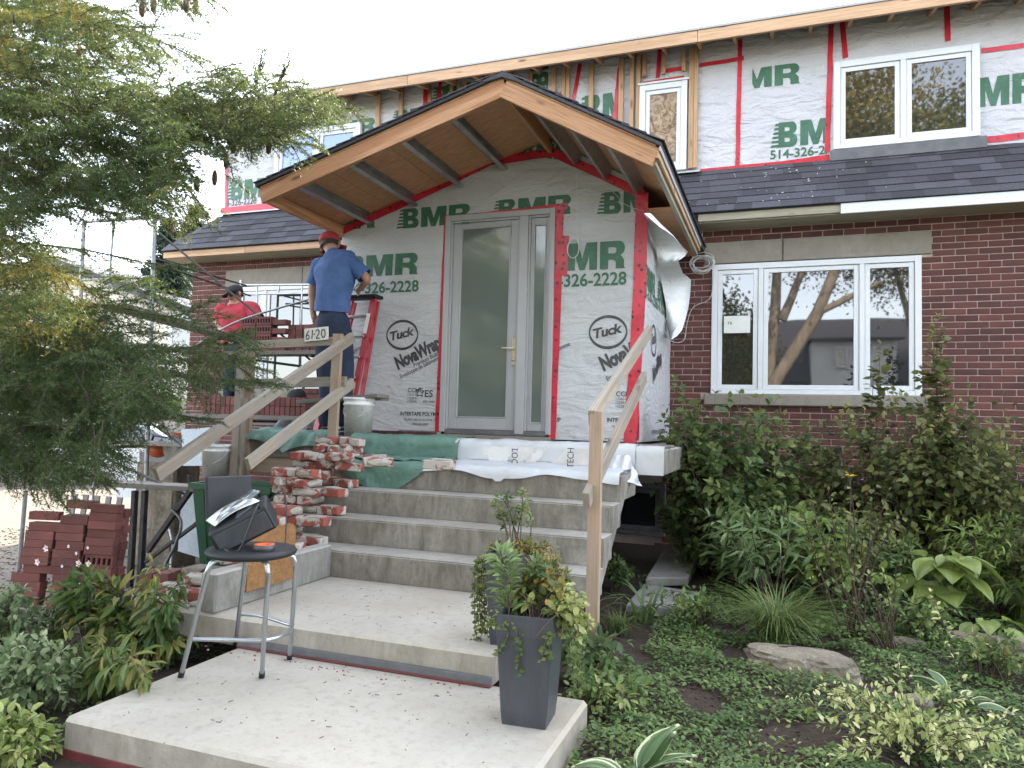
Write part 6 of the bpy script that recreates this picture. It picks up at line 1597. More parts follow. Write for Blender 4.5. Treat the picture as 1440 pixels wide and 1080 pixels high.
J = {'pelvis': q(467, 455, .02), 'waist': q(468, 425, 0), 'chest': q(472, 376, 0), 'neck': q(466, 351, .02), 'skull': q(464.5, 347, .05), 'crown': q(464, 339.5, .06),
     'shL': q(450, 373), 'elL': q(439, 408, .02), 'wrL': q(440, 440, .03), 'pmL': q(443, 450, .03),
     'shR': q(495, 371), 'elR': q(518, 393, .05), 'wrR': q(506, 406, .14), 'pmR': q(502, 408, .20),
     'hpL': q(457, 462, .02), 'hpR': q(481, 462, .02)}
for s, x in (('L', 459), ('R', 484)):
    J['an'+s] = Vector((q(x, 560).x, Y+.02, ft+.07)); J['kn'+s] = (J['hp'+s]+J['an'+s])/2+Vector((0, .03, 0)); J['to'+s] = J['an'+s]+Vector((.01, .14, -.035))
person((-4.05, Y, ft), J, 'man in a blue t-shirt, navy jeans and red cap seen from behind beside the ladder', 'blueshirt', 'redcap', True, (-.12, 1, -.30), 2)
Y = 7.45; dz = 1.355
J = {'pelvis': q(336, 492), 'waist': q(334, 472), 'chest': q(333, 440), 'neck': q(332, 425), 'skull': q(331, 416, -.03), 'crown': q(330, 410, -.03),
     'shL': q(313, 434), 'elL': q(306, 456, -.04), 'wrL': q(318, 474, -.2), 'pmL': q(322, 478, -.25),
     'shR': q(354, 432), 'elR': q(363, 451, -.05), 'wrR': q(358, 468, -.22), 'pmR': q(355, 471, -.28), 'hpL': q(330, 497), 'hpR': q(344, 497)}
for s, dx in (('L', -.09), ('R', .10)):
    J['an'+s] = Vector((J['pelvis'].x+dx, Y, dz+.07)); J['kn'+s] = (J['hp'+s]+J['an'+s])/2+Vector((0, -.04, 0)); J['to'+s] = J['an'+s]+Vector((0, -.14, -.035))
person((J['pelvis'].x, Y, dz), J, 'man in a red t-shirt and black cap standing behind the scaffold bricks', 'redshirt', 'blackcap', True, (-.25, -1, -.15), 8)
Y = 6.75; z0 = gz(-5, 6.75)
c = atY(416, 586, Y)-Vector((0, 0, .33))
J = {'pelvis': c+Vector((.10, .28, -.02)), 'waist': c+Vector((.10, .2, .16)), 'chest': c+Vector((.13, -.02, .36)), 'neck': c+Vector((.15, -.14, .44)), 'skull': c+Vector((.16, -.2, .48)), 'crown': c+Vector((.17, -.24, .55)),
     'shL': c+Vector((-.04, -.04, .33)), 'elL': c+Vector((-.1, -.2, .12)), 'wrL': c+Vector((0, -.34, -.02)), 'pmL': c+Vector((.03, -.4, -.06)), 'shR': c+Vector((.30, -.04, .33)), 'elR': c+Vector((.34, -.2, .12)), 'wrR': c+Vector((.24, -.36, -.02)), 'pmR': c+Vector((.2, -.42, -.06)),
     'hpL': c+Vector((.02, .26, -.04)), 'hpR': c+Vector((.18, .26, -.04)), 'knL': c+Vector((-.05, -.12, .06)), 'knR': c+Vector((.28, -.12, .06)), 'anL': c+Vector((-.03, .10, -.36)), 'anR': c+Vector((.26, .10, -.36)), 'toL': c+Vector((-.04, -.05, -.395)), 'toR': c+Vector((.28, -.05, -.395))}
person(c+Vector((.1, .1, -.43)), J, 'crouching worker half hidden below the lower scaffold plank', 'bluegrey', 'blackcap', True, (0, -1, -.6), 5)
o_ = board('work_plank', c+Vector((-.5, .05, -.455)), c+Vector((.8, .05, -.455)), .4, .04, 'plank'); tag(o_, 'plank under the crouching worker', 'plank')
cc = c+Vector((.1, .1, -.455))
for dx in (-.45, .7): board('trestle_leg', (c.x+dx, Y, z0), (c.x+dx, Y, c.z-.475), .05, .05, 'darksteel', sc, up=(1, 0, 0))

# ================================================================== spruce
def spruce_tree():
    tr = Vector((-6.3, 3.3, gz(-6.3, 3.3))); t = root('spruce_tree', tr, 'large spruce reaching its drooping boughs in from the left edge', 'tree')
    mb = MB(); limb(mb, [tr, tr+Vector((.03, 0, 2.5)), tr+Vector((0, .05, 5)), tr+Vector((0, 0, 9))], .24, .05, 12); mb.build('trunk', 'bark', t)
    rs = np.random.default_rng(3)
    # boughs: pixel path, depth, reach of the side shoots, droop, colour
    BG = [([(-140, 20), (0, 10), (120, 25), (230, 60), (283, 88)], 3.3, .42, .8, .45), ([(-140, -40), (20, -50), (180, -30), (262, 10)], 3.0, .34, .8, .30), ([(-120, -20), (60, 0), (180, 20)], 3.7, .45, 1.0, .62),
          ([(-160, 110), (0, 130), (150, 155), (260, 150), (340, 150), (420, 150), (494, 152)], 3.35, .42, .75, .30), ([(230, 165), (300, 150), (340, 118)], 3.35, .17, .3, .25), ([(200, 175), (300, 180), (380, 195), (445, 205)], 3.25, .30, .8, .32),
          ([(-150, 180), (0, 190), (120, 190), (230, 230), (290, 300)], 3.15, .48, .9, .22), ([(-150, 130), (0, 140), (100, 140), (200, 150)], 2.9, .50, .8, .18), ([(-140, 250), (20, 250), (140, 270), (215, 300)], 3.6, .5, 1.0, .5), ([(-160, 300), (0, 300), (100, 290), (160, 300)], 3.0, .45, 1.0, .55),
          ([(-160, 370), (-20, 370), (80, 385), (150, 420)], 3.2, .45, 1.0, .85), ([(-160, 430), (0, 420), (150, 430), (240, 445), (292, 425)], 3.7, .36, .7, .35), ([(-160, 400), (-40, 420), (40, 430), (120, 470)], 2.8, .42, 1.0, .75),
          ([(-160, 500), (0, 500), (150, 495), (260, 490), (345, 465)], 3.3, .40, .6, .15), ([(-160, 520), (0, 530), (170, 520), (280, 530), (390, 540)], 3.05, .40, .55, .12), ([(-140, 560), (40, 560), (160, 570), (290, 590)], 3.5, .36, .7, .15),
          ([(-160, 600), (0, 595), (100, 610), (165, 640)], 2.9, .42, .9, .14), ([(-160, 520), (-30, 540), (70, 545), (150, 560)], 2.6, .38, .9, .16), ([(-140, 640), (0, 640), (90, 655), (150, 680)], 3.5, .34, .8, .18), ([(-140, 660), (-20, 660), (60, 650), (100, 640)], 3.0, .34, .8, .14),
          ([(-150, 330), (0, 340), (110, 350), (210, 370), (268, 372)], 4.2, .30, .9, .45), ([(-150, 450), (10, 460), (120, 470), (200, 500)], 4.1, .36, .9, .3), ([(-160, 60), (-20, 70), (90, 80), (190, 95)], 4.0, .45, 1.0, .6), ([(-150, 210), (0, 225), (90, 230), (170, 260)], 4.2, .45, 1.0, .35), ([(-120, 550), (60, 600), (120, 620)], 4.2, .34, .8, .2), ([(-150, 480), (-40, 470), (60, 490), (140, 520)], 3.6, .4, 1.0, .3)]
    def needles(ba, TB, TD, TL, TV):
        TB, TD, TL, TV = np.array(TB), np.array(TD), np.array(TL), np.array(TV)
        cnt = np.maximum(4, (TL/.0046).astype(int)); ii = np.repeat(np.arange(len(TB)), cnt); n = len(ii); f = rs.random(n)[:, None]; d = TD[ii]; b = TB[ii]+d*f*TL[ii][:, None]
        a = unit(np.cross(d, rs.normal(size=(n, 3)))); nd = unit(d*.62+a*.78+np.array([0, 0, .16]))
        V, F, k = leafarr(b, nd, rs.normal(size=(n, 3)), rs.uniform(.013, .021, n), (np.array([(0, .135, 0), (0, -.135, 0), (1, 0, 0)]), T_NEEDLE[1]))
        kind(link('needles', npmesh('needles', V, F, np.repeat(np.clip(TV[ii]+rs.normal(size=n)*.03+.12*(f[:, 0]-.5), 0, 1), k)), 'needle', ba), 'stuff')
    def frond(mb, out, p, d, L, nrm, v0, droop=.05):
        TB, TD, TL, TV = out; m = max(4, int(L/.028)); pt_ = [tuple(p)]
        for k in range(m):
            d = unit(d+np.array([0, 0, -droop*(.4+k/m)])+rs.normal(size=3)*.03); TB.append(p); TD.append(d); TL.append(L/m*1.1); TV.append(v0+.10*k/m); p = p+d*(L/m); pt_.append(tuple(p)); sd = unit(np.cross(nrm, d))
            for g in (-1, 1):
                if rs.random() < .12: continue
                l = (L*.42*(1-.75*k/m)+.025)*rs.uniform(.6, 1.15); sdir = unit(d*rs.uniform(.6, .95)+sd*g*.72+nrm*rs.normal()*.14+np.array([0, 0, -droop*1.6])); TB.append(p); TD.append(sdir); TL.append(l); TV.append(v0+.05+.10*k/m)
        mb.tube(pt_[::2]+[pt_[-1]], .0024, 4, 0, False)
    def updir(): return unit(np.array([rs.normal()*.35, -.35+rs.normal()*.35, 1.0]))
    for path, Yb, reach, droop, colr in BG:
        P = [atY(x, y, Yb + .10*i) for i, (x, y) in enumerate(path)]; pts = []
        for i in range(len(P)-1):
            p0, p1, p2, p3 = P[max(0, i-1)], P[i], P[i+1], P[min(len(P)-1, i+2)]
            n = max(2, int((p2-p1).length/.03))
            for k in range(n):
                s = k/n; pts.append(.5*((2*p1)+(p2-p0)*s+(2*p0-5*p1+4*p2-p3)*s*s+(3*p1-p0-3*p2+p3)*s**3))
        pts.append(P[-1]); pts = np.array(pts); N = len(pts); mb = MB(); tp_ = [tuple(p) for p in pts[::3]]+[tuple(pts[-1])]
        mb.tube(tp_, [.012*(1-.85*i/len(tp_))+.002 for i in range(len(tp_))], 6); out = ([], [], [], [])
        for i in range(2, N):
            s = i/N; ax = unit(pts[min(N-1, i+1)]-pts[i-1])
            if pix(pts[i])[0] < -70: continue
            if s > .4: out[0].append(pts[i]); out[1].append(ax); out[2].append(.045); out[3].append(colr)
            if i % 2: continue
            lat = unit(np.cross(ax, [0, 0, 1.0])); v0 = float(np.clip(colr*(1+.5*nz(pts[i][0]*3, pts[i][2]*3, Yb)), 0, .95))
            for sg in (-1, 1):
                L = reach*(1-.6*s**2)*rs.uniform(.5, 1.0)*.85; d = unit(ax*rs.uniform(.5, .9)+lat*sg*rs.uniform(.3, .9)+np.array([0, 0, rs.uniform(-.55, .15)*droop])); frond(mb, out, pts[i].copy(), d, L, updir(), v0, .05*droop)
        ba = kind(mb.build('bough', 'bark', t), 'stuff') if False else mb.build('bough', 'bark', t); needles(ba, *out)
    # sprays that fill the boughs out
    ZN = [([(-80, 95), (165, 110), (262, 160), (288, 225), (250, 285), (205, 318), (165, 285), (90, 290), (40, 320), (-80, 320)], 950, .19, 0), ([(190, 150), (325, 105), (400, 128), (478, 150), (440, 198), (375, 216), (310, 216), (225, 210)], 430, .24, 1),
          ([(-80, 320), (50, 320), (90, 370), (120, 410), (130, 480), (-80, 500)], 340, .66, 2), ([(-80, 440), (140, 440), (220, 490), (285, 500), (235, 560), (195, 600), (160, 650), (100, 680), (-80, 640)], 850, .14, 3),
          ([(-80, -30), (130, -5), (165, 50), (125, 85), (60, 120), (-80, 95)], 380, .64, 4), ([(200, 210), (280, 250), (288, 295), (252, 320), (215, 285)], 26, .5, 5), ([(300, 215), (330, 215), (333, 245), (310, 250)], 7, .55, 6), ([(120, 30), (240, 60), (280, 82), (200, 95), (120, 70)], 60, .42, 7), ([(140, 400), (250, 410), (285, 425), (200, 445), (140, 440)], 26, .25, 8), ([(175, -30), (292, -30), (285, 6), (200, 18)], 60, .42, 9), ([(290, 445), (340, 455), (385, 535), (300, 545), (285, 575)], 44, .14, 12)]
    def inside(x, y, P):
        c = False
        for i in range(len(P)):
            (x0, y0), (x1, y1) = P[i-1], P[i]
            if (y0 > y) != (y1 > y) and x < (x1-x0)*(y-y0)/(y1-y0)+x0: c = not c
        return c
    for poly, nsp, colr, zi in ZN:
        out = ([], [], [], []); mb = MB(); xs = [p[0] for p in poly]; ys = [p[1] for p in poly]; k_ = 0
        while k_ < nsp:
            x, y = rs.uniform(min(xs), max(xs)), rs.uniform(min(ys), max(ys))
            if not inside(x, y, poly): continue
            k_ += 1; Yb = rs.uniform(2.9, 4.0) if x > 250 else rs.uniform(2.5, 4.3); L = rs.uniform(.16, .34)*(1 if zi not in (6, 12, 1) else .75)
            d = unit(np.array([rs.uniform(.1, 1.0), rs.uniform(-.7, .5), rs.uniform(-.55, .25)])); p = np.array(atY(x-22, y-12, Yb)); cl_ = nz(x*.014+zi, y*.014, Yb)
            frond(mb, out, p, d, L, updir(), float(np.clip(colr*(1+1.5*cl_)+rs.normal()*.07, 0, .95)), .07)
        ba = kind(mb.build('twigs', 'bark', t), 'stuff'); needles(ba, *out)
    for (px, py, Yc) in ((378, 66, 3.36), (407, 74, 3.4)):       # the upright leading shoots
        out = ([], [], [], []); mb = MB(); tip = np.array(atY(px, py, Yc)); b0 = np.array(atY(px-22, py+60, Yc)); [frond(mb, out, b0+rs.normal(size=3)*.006, unit(tip-b0+rs.normal(size=3)*.01), np.linalg.norm(tip-b0)*s_, np.array([.2, -1, .1])+rs.normal(size=3)*.7, .16, -.02) for s_ in (1, .9, .8, .7, .6)]; needles(mb.build('bough', 'bark', t), *out)
    for (px, py, Yc) in ((275, 8, 3.0), (262, 4, 3.0), (200, 12, 3.0), (216, 6, 3.0), (213, 205, 3.3), (238, 215, 3.3), (366, 196, 3.4), (378, 205, 3.4), (328, 205, 3.4), (302, 250, 3.4), (277, 258, 3.4), (318, 226, 3.4), (110, 80, 3.3), (175, 286, 3.3), (240, 320, 3.4)):
        c = atY(px, py, Yc); MB().lathe([(0, .05), (.010, .042), (.0155, .02), (.017, -.01), (.012, -.04), (0, -.052)], c, 8).build('cone', 'cone', t)
spruce_tree()
def far_spruce(base, h, r, label, seed):
    t = root('far_spruce', base, label, 'tree'); b = np.array(base); rs = np.random.default_rng(seed)
    MB().tube([tuple(b), tuple(b+np.array([0, 0, h]))], [.22, .02], 8).build('trunk', 'bark', t)
    P, D, S, Vv = [], [], [], []
    for k in range(int(h*5)):
        z = .8+(h-.9)*k/(h*5); R = r*(1-z/h)**.8
        for j in range(9):
            a = rs.uniform(0, 6.283); L = R*rs.uniform(.6, 1.05); d = np.array([math.cos(a), math.sin(a), -.25]); m = int(L/.06)+2
            for q_ in range(m):
                s = q_/m; p = b+np.array([0, 0, z])+d*L*s+np.array([0, 0, .25*L*s*s])
                for _ in range(6): P.append(p+rs.normal(size=3)*.06); D.append(d+rs.normal(size=3)*.8+np.array([0, 0, -.4])); S.append(rs.uniform(.16, .32)); Vv.append(rs.random())
    kind(leafobj('crown', np.array(P), np.array(D), rs.normal(size=(len(P), 3)), np.array(S), T_NARROW, np.array(Vv), 'farneedle', t), 'stuff')
p = atY(275, 300, 24); far_spruce((p.x, 24, -.4), 10.8, 3.2, 'dark spruce rising behind the left roof corner', 5)
p = atY(238, 300, 19); far_spruce((p.x, 19, -.4), 8.6, 2.9, 'nearer dark spruce beside the brick corner of the house', 6)
for k_, (x, y, h, c3, lab) in enumerate(((-21, 16.6, 3.0, (1.5, 1.0, 1.2), 'rounded dark bush behind the board fence, left one'), (-17.6, 16.8, 2.6, (1.3, .9, 1.0), 'lower dark bush behind the board fence beside the spruce'), (-27, 19, 6.5, (2.6, 2, 2.6), 'broad tree beyond the fence at the left edge'))): street_tree(Vector((x, y, -.4)), h, c3, 7000, lab, [([Vector((x, y, -.4)), Vector((x+.05, y, h*.3)), Vector((x, y, h*.7))], .09, .03)], .1, 'shrubleaf', 60+k_, .14, .6)
p = atY(60, 300, 30); far_spruce((p.x, 30, -.4), 9, 2.6, 'far spruce beyond the beige house', 7)

# ================================================================== garden plants
def twigplant(name, base, label, cat, ends, m, lsize, tpl, per, stemm='twig', sr=.006, seed=1, spread=.9, droop=-.2, t0=.35, vlo=0, vhi=1, parts=True, bend=.15, group=None):
    """stems from the base to each end; leaves set along them, joined into one foliage part"""
    rs = np.random.default_rng(seed); t = root(name, base, label, cat, group); mb = MB(); P, D, U, S, Vv = [], [], [], [], []; b = np.array(base, float)
    for e in ends:
        e = np.array(e, float); st_ = b+rs.normal(size=3)*np.array([.04, .04, 0]); c = curve_pts(st_, e, rs.normal(size=3)*bend*np.linalg.norm(e-st_)*.5+np.array([0, 0, .08]), 10)
        mb.tube([tuple(x) for x in c], [sr*(1-.75*i/9) for i in range(10)], 5, 0, False); v0 = rs.uniform(vlo, vhi)
        n = per; ts = t0+(1-t0)*rs.random(n); ax = unit(c[1:]-c[:-1])
        for j, q_ in enumerate(ts):
            k = min(8, int(q_*9)); f = q_*9-k; p = c[k]*(1-f)+c[k+1]*f; an = j*2.4+rs.normal()*.4; sd = unit(np.cross(ax[k], [math.cos(an), math.sin(an), .3])); d = unit(sd*spread+ax[k]*.5+np.array([0, 0, droop])+rs.normal(size=3)*.25)
            P.append(p+d*lsize*.25); D.append(d); U.append(unit(np.array([0, 0, 1.0])+rs.normal(size=3)*.45)); S.append(lsize*rs.uniform(.6, 1.2)*(1-.35*max(0, q_-.75)/.25)); Vv.append(np.clip(v0+rs.normal()*.16+.25*(q_-.7), 0, 1))
        for _ in range(2): P.append(e); D.append(unit(ax[-1]+rs.normal(size=3)*.5)); U.append(np.array([0, 0, 1.0])); S.append(lsize*.6); Vv.append(min(1, v0+.35))
    mb.build('stems', stemm, t); o = leafobj('foliage', np.array(P), np.array(D), np.array(U), np.array(S), tpl, np.array(Vv), m, t); kind(o, 'stuff'); return t
def dome(c, r, n, seed, zmin=-.2, inner=.6):
    rs = np.random.default_rng(seed); u = unit(rs.normal(size=(n*3, 3))); u = u[u[:, 2] > zmin][:n]; return np.array(c)+u*rs.uniform(inner, 1.0, (len(u), 1))*np.array(r)
# the two big shrubs under the picture window
A0 = (-.42, 7.0, .1); e = np.concatenate([dome((-.30, 6.9, .86), (.78, .72, .96), 260, 1, -.9), dome((-.82, 6.7, 1.05), (.26, .3, .85), 70, 2, -.8)])
twigplant('leafy_shrub', A0, 'dense broad leaved shrub against the porch side and left half of the picture window', 'shrub', e, 'shrubleaf', .095, T_BROAD, 26, seed=2, t0=.3, sr=.005, stemm='twig')
B0 = (1.05, 7.2, .1); e = np.concatenate([dome((1.0, 7.0, .84), (1.25, .75, .98), 360, 3, -.9), dome((1.55, 6.9, 1.1), (.5, .5, .82), 90, 13, -.5)])
twigplant('leafy_shrub', B0, 'wide olive green shrub below the right half of the picture window', 'shrub', e, 'olive', .080, T_BROAD, 28, seed=4, t0=.3, sr=.004)
for (px, py, lab, s) in ((1238, 484, 'tall upright shoot rising before the right window light', 5), (1318, 446, 'tallest leafy shoot rising beside the window frame', 6)):
    tp_ = atY(px, py, 7.1); twigplant('leafy_shoot', (tp_.x-.03, 7.1, .9), lab, 'shrub shoot', [tp_] + ([tp_+Vector((.04, .05, -.16)), tp_+Vector((-.06, 0, -.22)), tp_+Vector((.09, 0, -.4)), tp_+Vector((-.12, 0, -.45))] if s == 6 else [tp_+Vector((-.05, 0, -.25))]), 'lime' if s == 7 else 'olive', .085, T_BROAD, 60, seed=s, t0=.25, spread=1.0, vlo=.35, vhi=.8, bend=.03, sr=.006)
C0 = (2.0, 6.2, .1); e = dome((2.05, 6.2, .55), (.75, .6, .62), 110, 8)
twigplant('leafy_shrub', C0, 'greyish green shrub at the right edge below the brick wall', 'shrub', e, 'olive', .065, T_OVAL, 22, seed=9, t0=.4)
# middle layer
def at(px, py): p = atZ(px, py, .1); p.z = gz(p.x, p.y); return p
def mid(px, py, Y): return atY(px, py, Y)
b = Vector((-.02, 5.7, .08)); e = [mid(x, y, 5.5+random.uniform(-.2, .3)) for x, y in ((1030, 735), (1050, 720), (1085, 728), (1110, 735), (1120, 750), (1045, 765), (1095, 760), (1020, 775), (1075, 775), (1125, 770), (1060, 745), (1105, 715))]
twigplant('long_leaved_plant', b, 'plant with long pointed leaves standing behind the grass clump', 'plant', e, 'lily', .15, T_NARROW, 12, seed=10, spread=1.2, droop=-.1, vlo=0, vhi=.6)
b = Vector((.46, 5.35, .08)); e = [mid(x, y, 5.3+random.uniform(-.2, .2)) for x, y in ((1140, 700), (1165, 690), (1192, 668), (1200, 700), (1225, 705), (1215, 740), (1150, 740), (1250, 690), (1180, 735), (1235, 745), (1130, 720), (1262, 730))]
twigplant('rose_bush', b, 'open twiggy rose bush with reddish stems in the middle of the bed', 'shrub', e, 'olive', .055, T_OVAL, 16, 'redtwig', .008, seed=11, t0=.5, vlo=.2, vhi=1.0, bend=.08)
b = Vector((.62, 5.0, .08)); e = [mid(x, y, 5.0+random.uniform(-.2, .2)) for x, y in ((1150, 800), (1180, 780), (1210, 790), (1240, 800), (1170, 820), (1225, 820), (1195, 805), (1260, 790), (1275, 815), (1140, 815))]
twigplant('wiry_bush', b, 'wiry low bush of bare reddish stems before the rose bush', 'shrub', e, 'cover', .04, T_OVAL, 14, 'redtwig', .006, seed=12, t0=.35, bend=.06)
fl = root('yellow_lily', mid(1195, 668, 5.3), 'single yellow orange lily flower above the rose bush', 'flower'); c = mid(1196, 672, 5.3)
for k in range(6):
    a = k*1.047; P0 = np.array([c]*1); V, F, _ = leafarr(P0, np.array([[math.cos(a), math.sin(a), .55]]), np.array([[0, 0, 1.0]]), np.array([.055]), T_OVAL); link('petal', npmesh('petal', V, F, None, True), 'yellowpetal', fl)
cable('flower_stalk', [c, c-Vector((0, 0, .25)), c-Vector((.02, 0, .5))], .003, 'twig', None, fl)
def blades(name, base, label, cat, n, L, w, m, seed, arch=.9, single=False, dirs=None):
    rs = np.random.default_rng(seed); t = root(name, base, label, cat); b = np.array(base, float); Vs, Fs, Va = [], [], []; o = 0; k = 7
    for i in range(n):
        a = rs.uniform(0, 6.283) if dirs is None else dirs[i % len(dirs)]+rs.normal()*.15; l = L*rs.uniform(.6, 1.1); h = np.array([math.cos(a), math.sin(a), 0]); sd = np.array([-h[1], h[0], 0]); st_ = b+rs.normal(size=3)*np.array([.03, .03, 0])
        th = rs.uniform(.05, .45); V = []
        p = st_.copy(); el = math.pi/2-th
        for q_ in range(k+1):
            ww = w*(1-(q_/k)**2.2)+.0006; V += [p+sd*ww/2, p-sd*ww/2]; p = p+(h*math.cos(el)+np.array([0, 0, math.sin(el)]))*l/k; el -= arch*rs.uniform(.7, 1.3)*2.1/k
        F = [(2*q_, 2*q_+1, 2*q_+3, 2*q_+2) for q_ in range(k)]
        if single: link('leaf', npmesh('leaf', V, np.array(F), np.full(len(V), rs.random()), True), m, t)
        else: Vs += V; Fs += [tuple(x+o for x in f) for f in F]; Va += [float(np.clip(rs.normal(.4, .25), 0, 1))]*len(V); o += len(V)
    if not single: kind(link('blades', npmesh('blades', Vs, np.array(Fs), np.array(Va), True), m, t), 'stuff')
    return t
g = at(1090, 905); blades('ornamental_grass', g, 'fountain like ornamental grass clump behind the flat rock', 'grass clump', 460, .62, .007, 'grassblade', 3)
g = at(1440, 885); blades('ornamental_grass', g+Vector((.05, .1, 0)), 'thin grass clump at the right edge beside the stones', 'grass clump', 300, .66, .0065, 'grassblade', 4)
g = at(905, 870); blades('day_lily', g, 'strap leaved day lily beside the stepping stones', 'plant', 16, .50, .024, 'lily', 6, .95, True)
g = at(870, 885); blades('ornamental_grass', g, 'small dry grass tuft beside the railing post', 'grass clump', 150, .26, .004, 'grassblade', 8)
for (px, py, s) in ((1250, 880, 9), (1150, 1010, 10), (1000, 1050, 11)): pass
def hosta(base, label, n, L, W, m, seed, tilt=(.2, .9), stem=.10, dirs=None, rise=None):
    rs = np.random.default_rng(seed); t = root('hosta', base, label, 'hosta'); b = Vector(base)
    nu, nv = 8, 6; V, F, ed, ve = [], [], [], []
    for i in range(nu+1):
        u = i/nu; hw = W/2*(math.sin(math.pi*min(1, u*.96+.04)**.72)**.9 if u < 1 else 0)+.001
        for j in range(nv+1):
            v = -1+2*j/nv; V.append((L*u, hw*v, .05*L*math.sin(u*2.6)+.10*W*(v*v)*(1-u)+.006*math.cos(v*14)-L*.32*u**2.4)); ed.append(max(abs(v)**3, u**6)); ve.append(.5+.5*math.cos(v*22))
    F = [(i*(nv+1)+j, (i+1)*(nv+1)+j, (i+1)*(nv+1)+j+1, i*(nv+1)+j+1) for i in range(nu) for j in range(nv)]
    me = npmesh('leaf', V, np.array(F), None, True, {'edge': ed, 'vein': ve}); me.materials.append(MAT[m]); st_ = MB()
    for k in range(n):
        a = k*2.4+rs.normal()*.2 if dirs is None else dirs[k % len(dirs)]; el = rs.uniform(*tilt); d = Vector((math.cos(a)*math.cos(el), math.sin(a)*math.cos(el), math.sin(el))); p = b+d*stem*rs.uniform(.7, 1.3)*2 if rise is None else b+Vector((math.cos(a), math.sin(a), 0))*stem*rs.uniform(.3, 1.2)+Vector((0, 0, rs.uniform(*rise)))
        x = (Vector((math.cos(a), math.sin(a), 0))*math.cos(el-.35)+Vector((0, 0, math.sin(el-.35)))).normalized(); y = Vector((-math.sin(a), math.cos(a), 0)); z = x.cross(y); M = Matrix((x, y, z)).transposed().to_4x4() @ Matrix.Rotation(rs.normal()*.2, 4, 'X'); M.translation = p
        M = M @ Matrix.Scale(rs.uniform(.75, 1.15), 4); link('leaf', me, None, t, M); st_.tube([b, b.lerp(p, .5)+Vector((0, 0, .01)), p], .004, 5)
    st_.build('leaf_stalks', 'lime', t); return t
g = at(1350, 845); hosta(Vector((atY(1328, 830, 5.9).x, 5.9, .12)), 'lime green hosta with broad heart shaped leaves at the right', 20, .24, .20, 'hostaleaf', 3, (-.25, .65), .16, (-1.6, -2.3, -.8, -.2, -2.9, -1.2, -1.9, .6, 2.4), (.18, .52))
hosta(Vector((atY(1385, 900, 5.5).x, 5.5, .22)), 'lower hosta with a single ribbed leaf hanging over the stones', 4, .19, .15, 'hostaleaf', 5, (-.1, .4), .05, (-1.7, -2.4, -.8, .4))
g = atZ(905, 1075, .1); hosta(Vector((g.x-.0, 2.74, .08)), 'white edged hosta in the foreground beside the walkway slab', 20, .19, .095, 'hostavar', 7, (.15, 1.15), .035)
g = at(1345, 1000); hosta(Vector((g.x, g.y, g.z)), 'small white edged hosta in the right foreground', 7, .13, .065, 'hostavar', 9, (.3, 1.2), .05)
# foreground variegated spindle shrub
g = at(1290, 1065); rs_ = np.random.default_rng(5); e = [(g.x+rs_.normal()*.28, g.y+rs_.normal()*.22, .16+abs(rs_.normal())*.10) for _ in range(70)]
twigplant('variegated_spindle', (g.x, g.y+.05, .06), 'low yellow variegated spindle bush in the right foreground', 'shrub', e, 'variegated', .034, T_OVAL, 18, seed=15, t0=.25, vlo=.2, vhi=1.0, sr=.003, bend=.1)
for px, py, y, lab, s in ((1308, 832, 4.3, 'tall single variegated sprig rising left of the edged hosta', 17), (1170, 985, 3.6, 'short variegated sprig above the bare soil', 18)):
    tp_ = atY(px, py, y); twigplant('variegated_sprig', (tp_.x+.12, y, .08), lab, 'sprig', [tp_], 'variegated', .036, T_OVAL, 34, seed=s, t0=.1, vlo=.7, vhi=1, sr=.003, bend=.05)
for (px, py, Yq, n, hgt, m, ls, tpl, lab, s) in ((1040, 800, 6.2, 40, .55, 'lily', .15, T_LANCE, 'broad pointed leaf clump behind the stepping stones', 81), (1165, 760, 6.0, 44, .62, 'lime', .09, T_OVAL, 'yellow green leafed bush beside the rose stems', 82), (1090, 780, 6.4, 36, .6, 'shrubleaf', .13, T_BROAD, 'large leafed plant under the window shrubs', 83), (1250, 800, 6.1, 40, .5, 'shrubleaf', .10, T_LANCE, 'arching leafy clump left of the lime hosta', 84), (1420, 740, 6.3, 40, .65, 'lime', .10, T_LANCE, 'pale yellow green plant at the right edge under the shrubs', 85)):
    g = atY(px, py, Yq); g.z = .12; rs_ = np.random.default_rng(s); e = [(g.x+rs_.normal()*hgt*.36, g.y+rs_.normal()*hgt*.3, g.z+hgt*rs_.uniform(.35, 1.15)) for _ in range(n)]
    twigplant('leafy_plant', g, lab, 'plant', e, m, ls, tpl, 13, seed=s, t0=.35, sr=.004, vlo=.2, vhi=1)
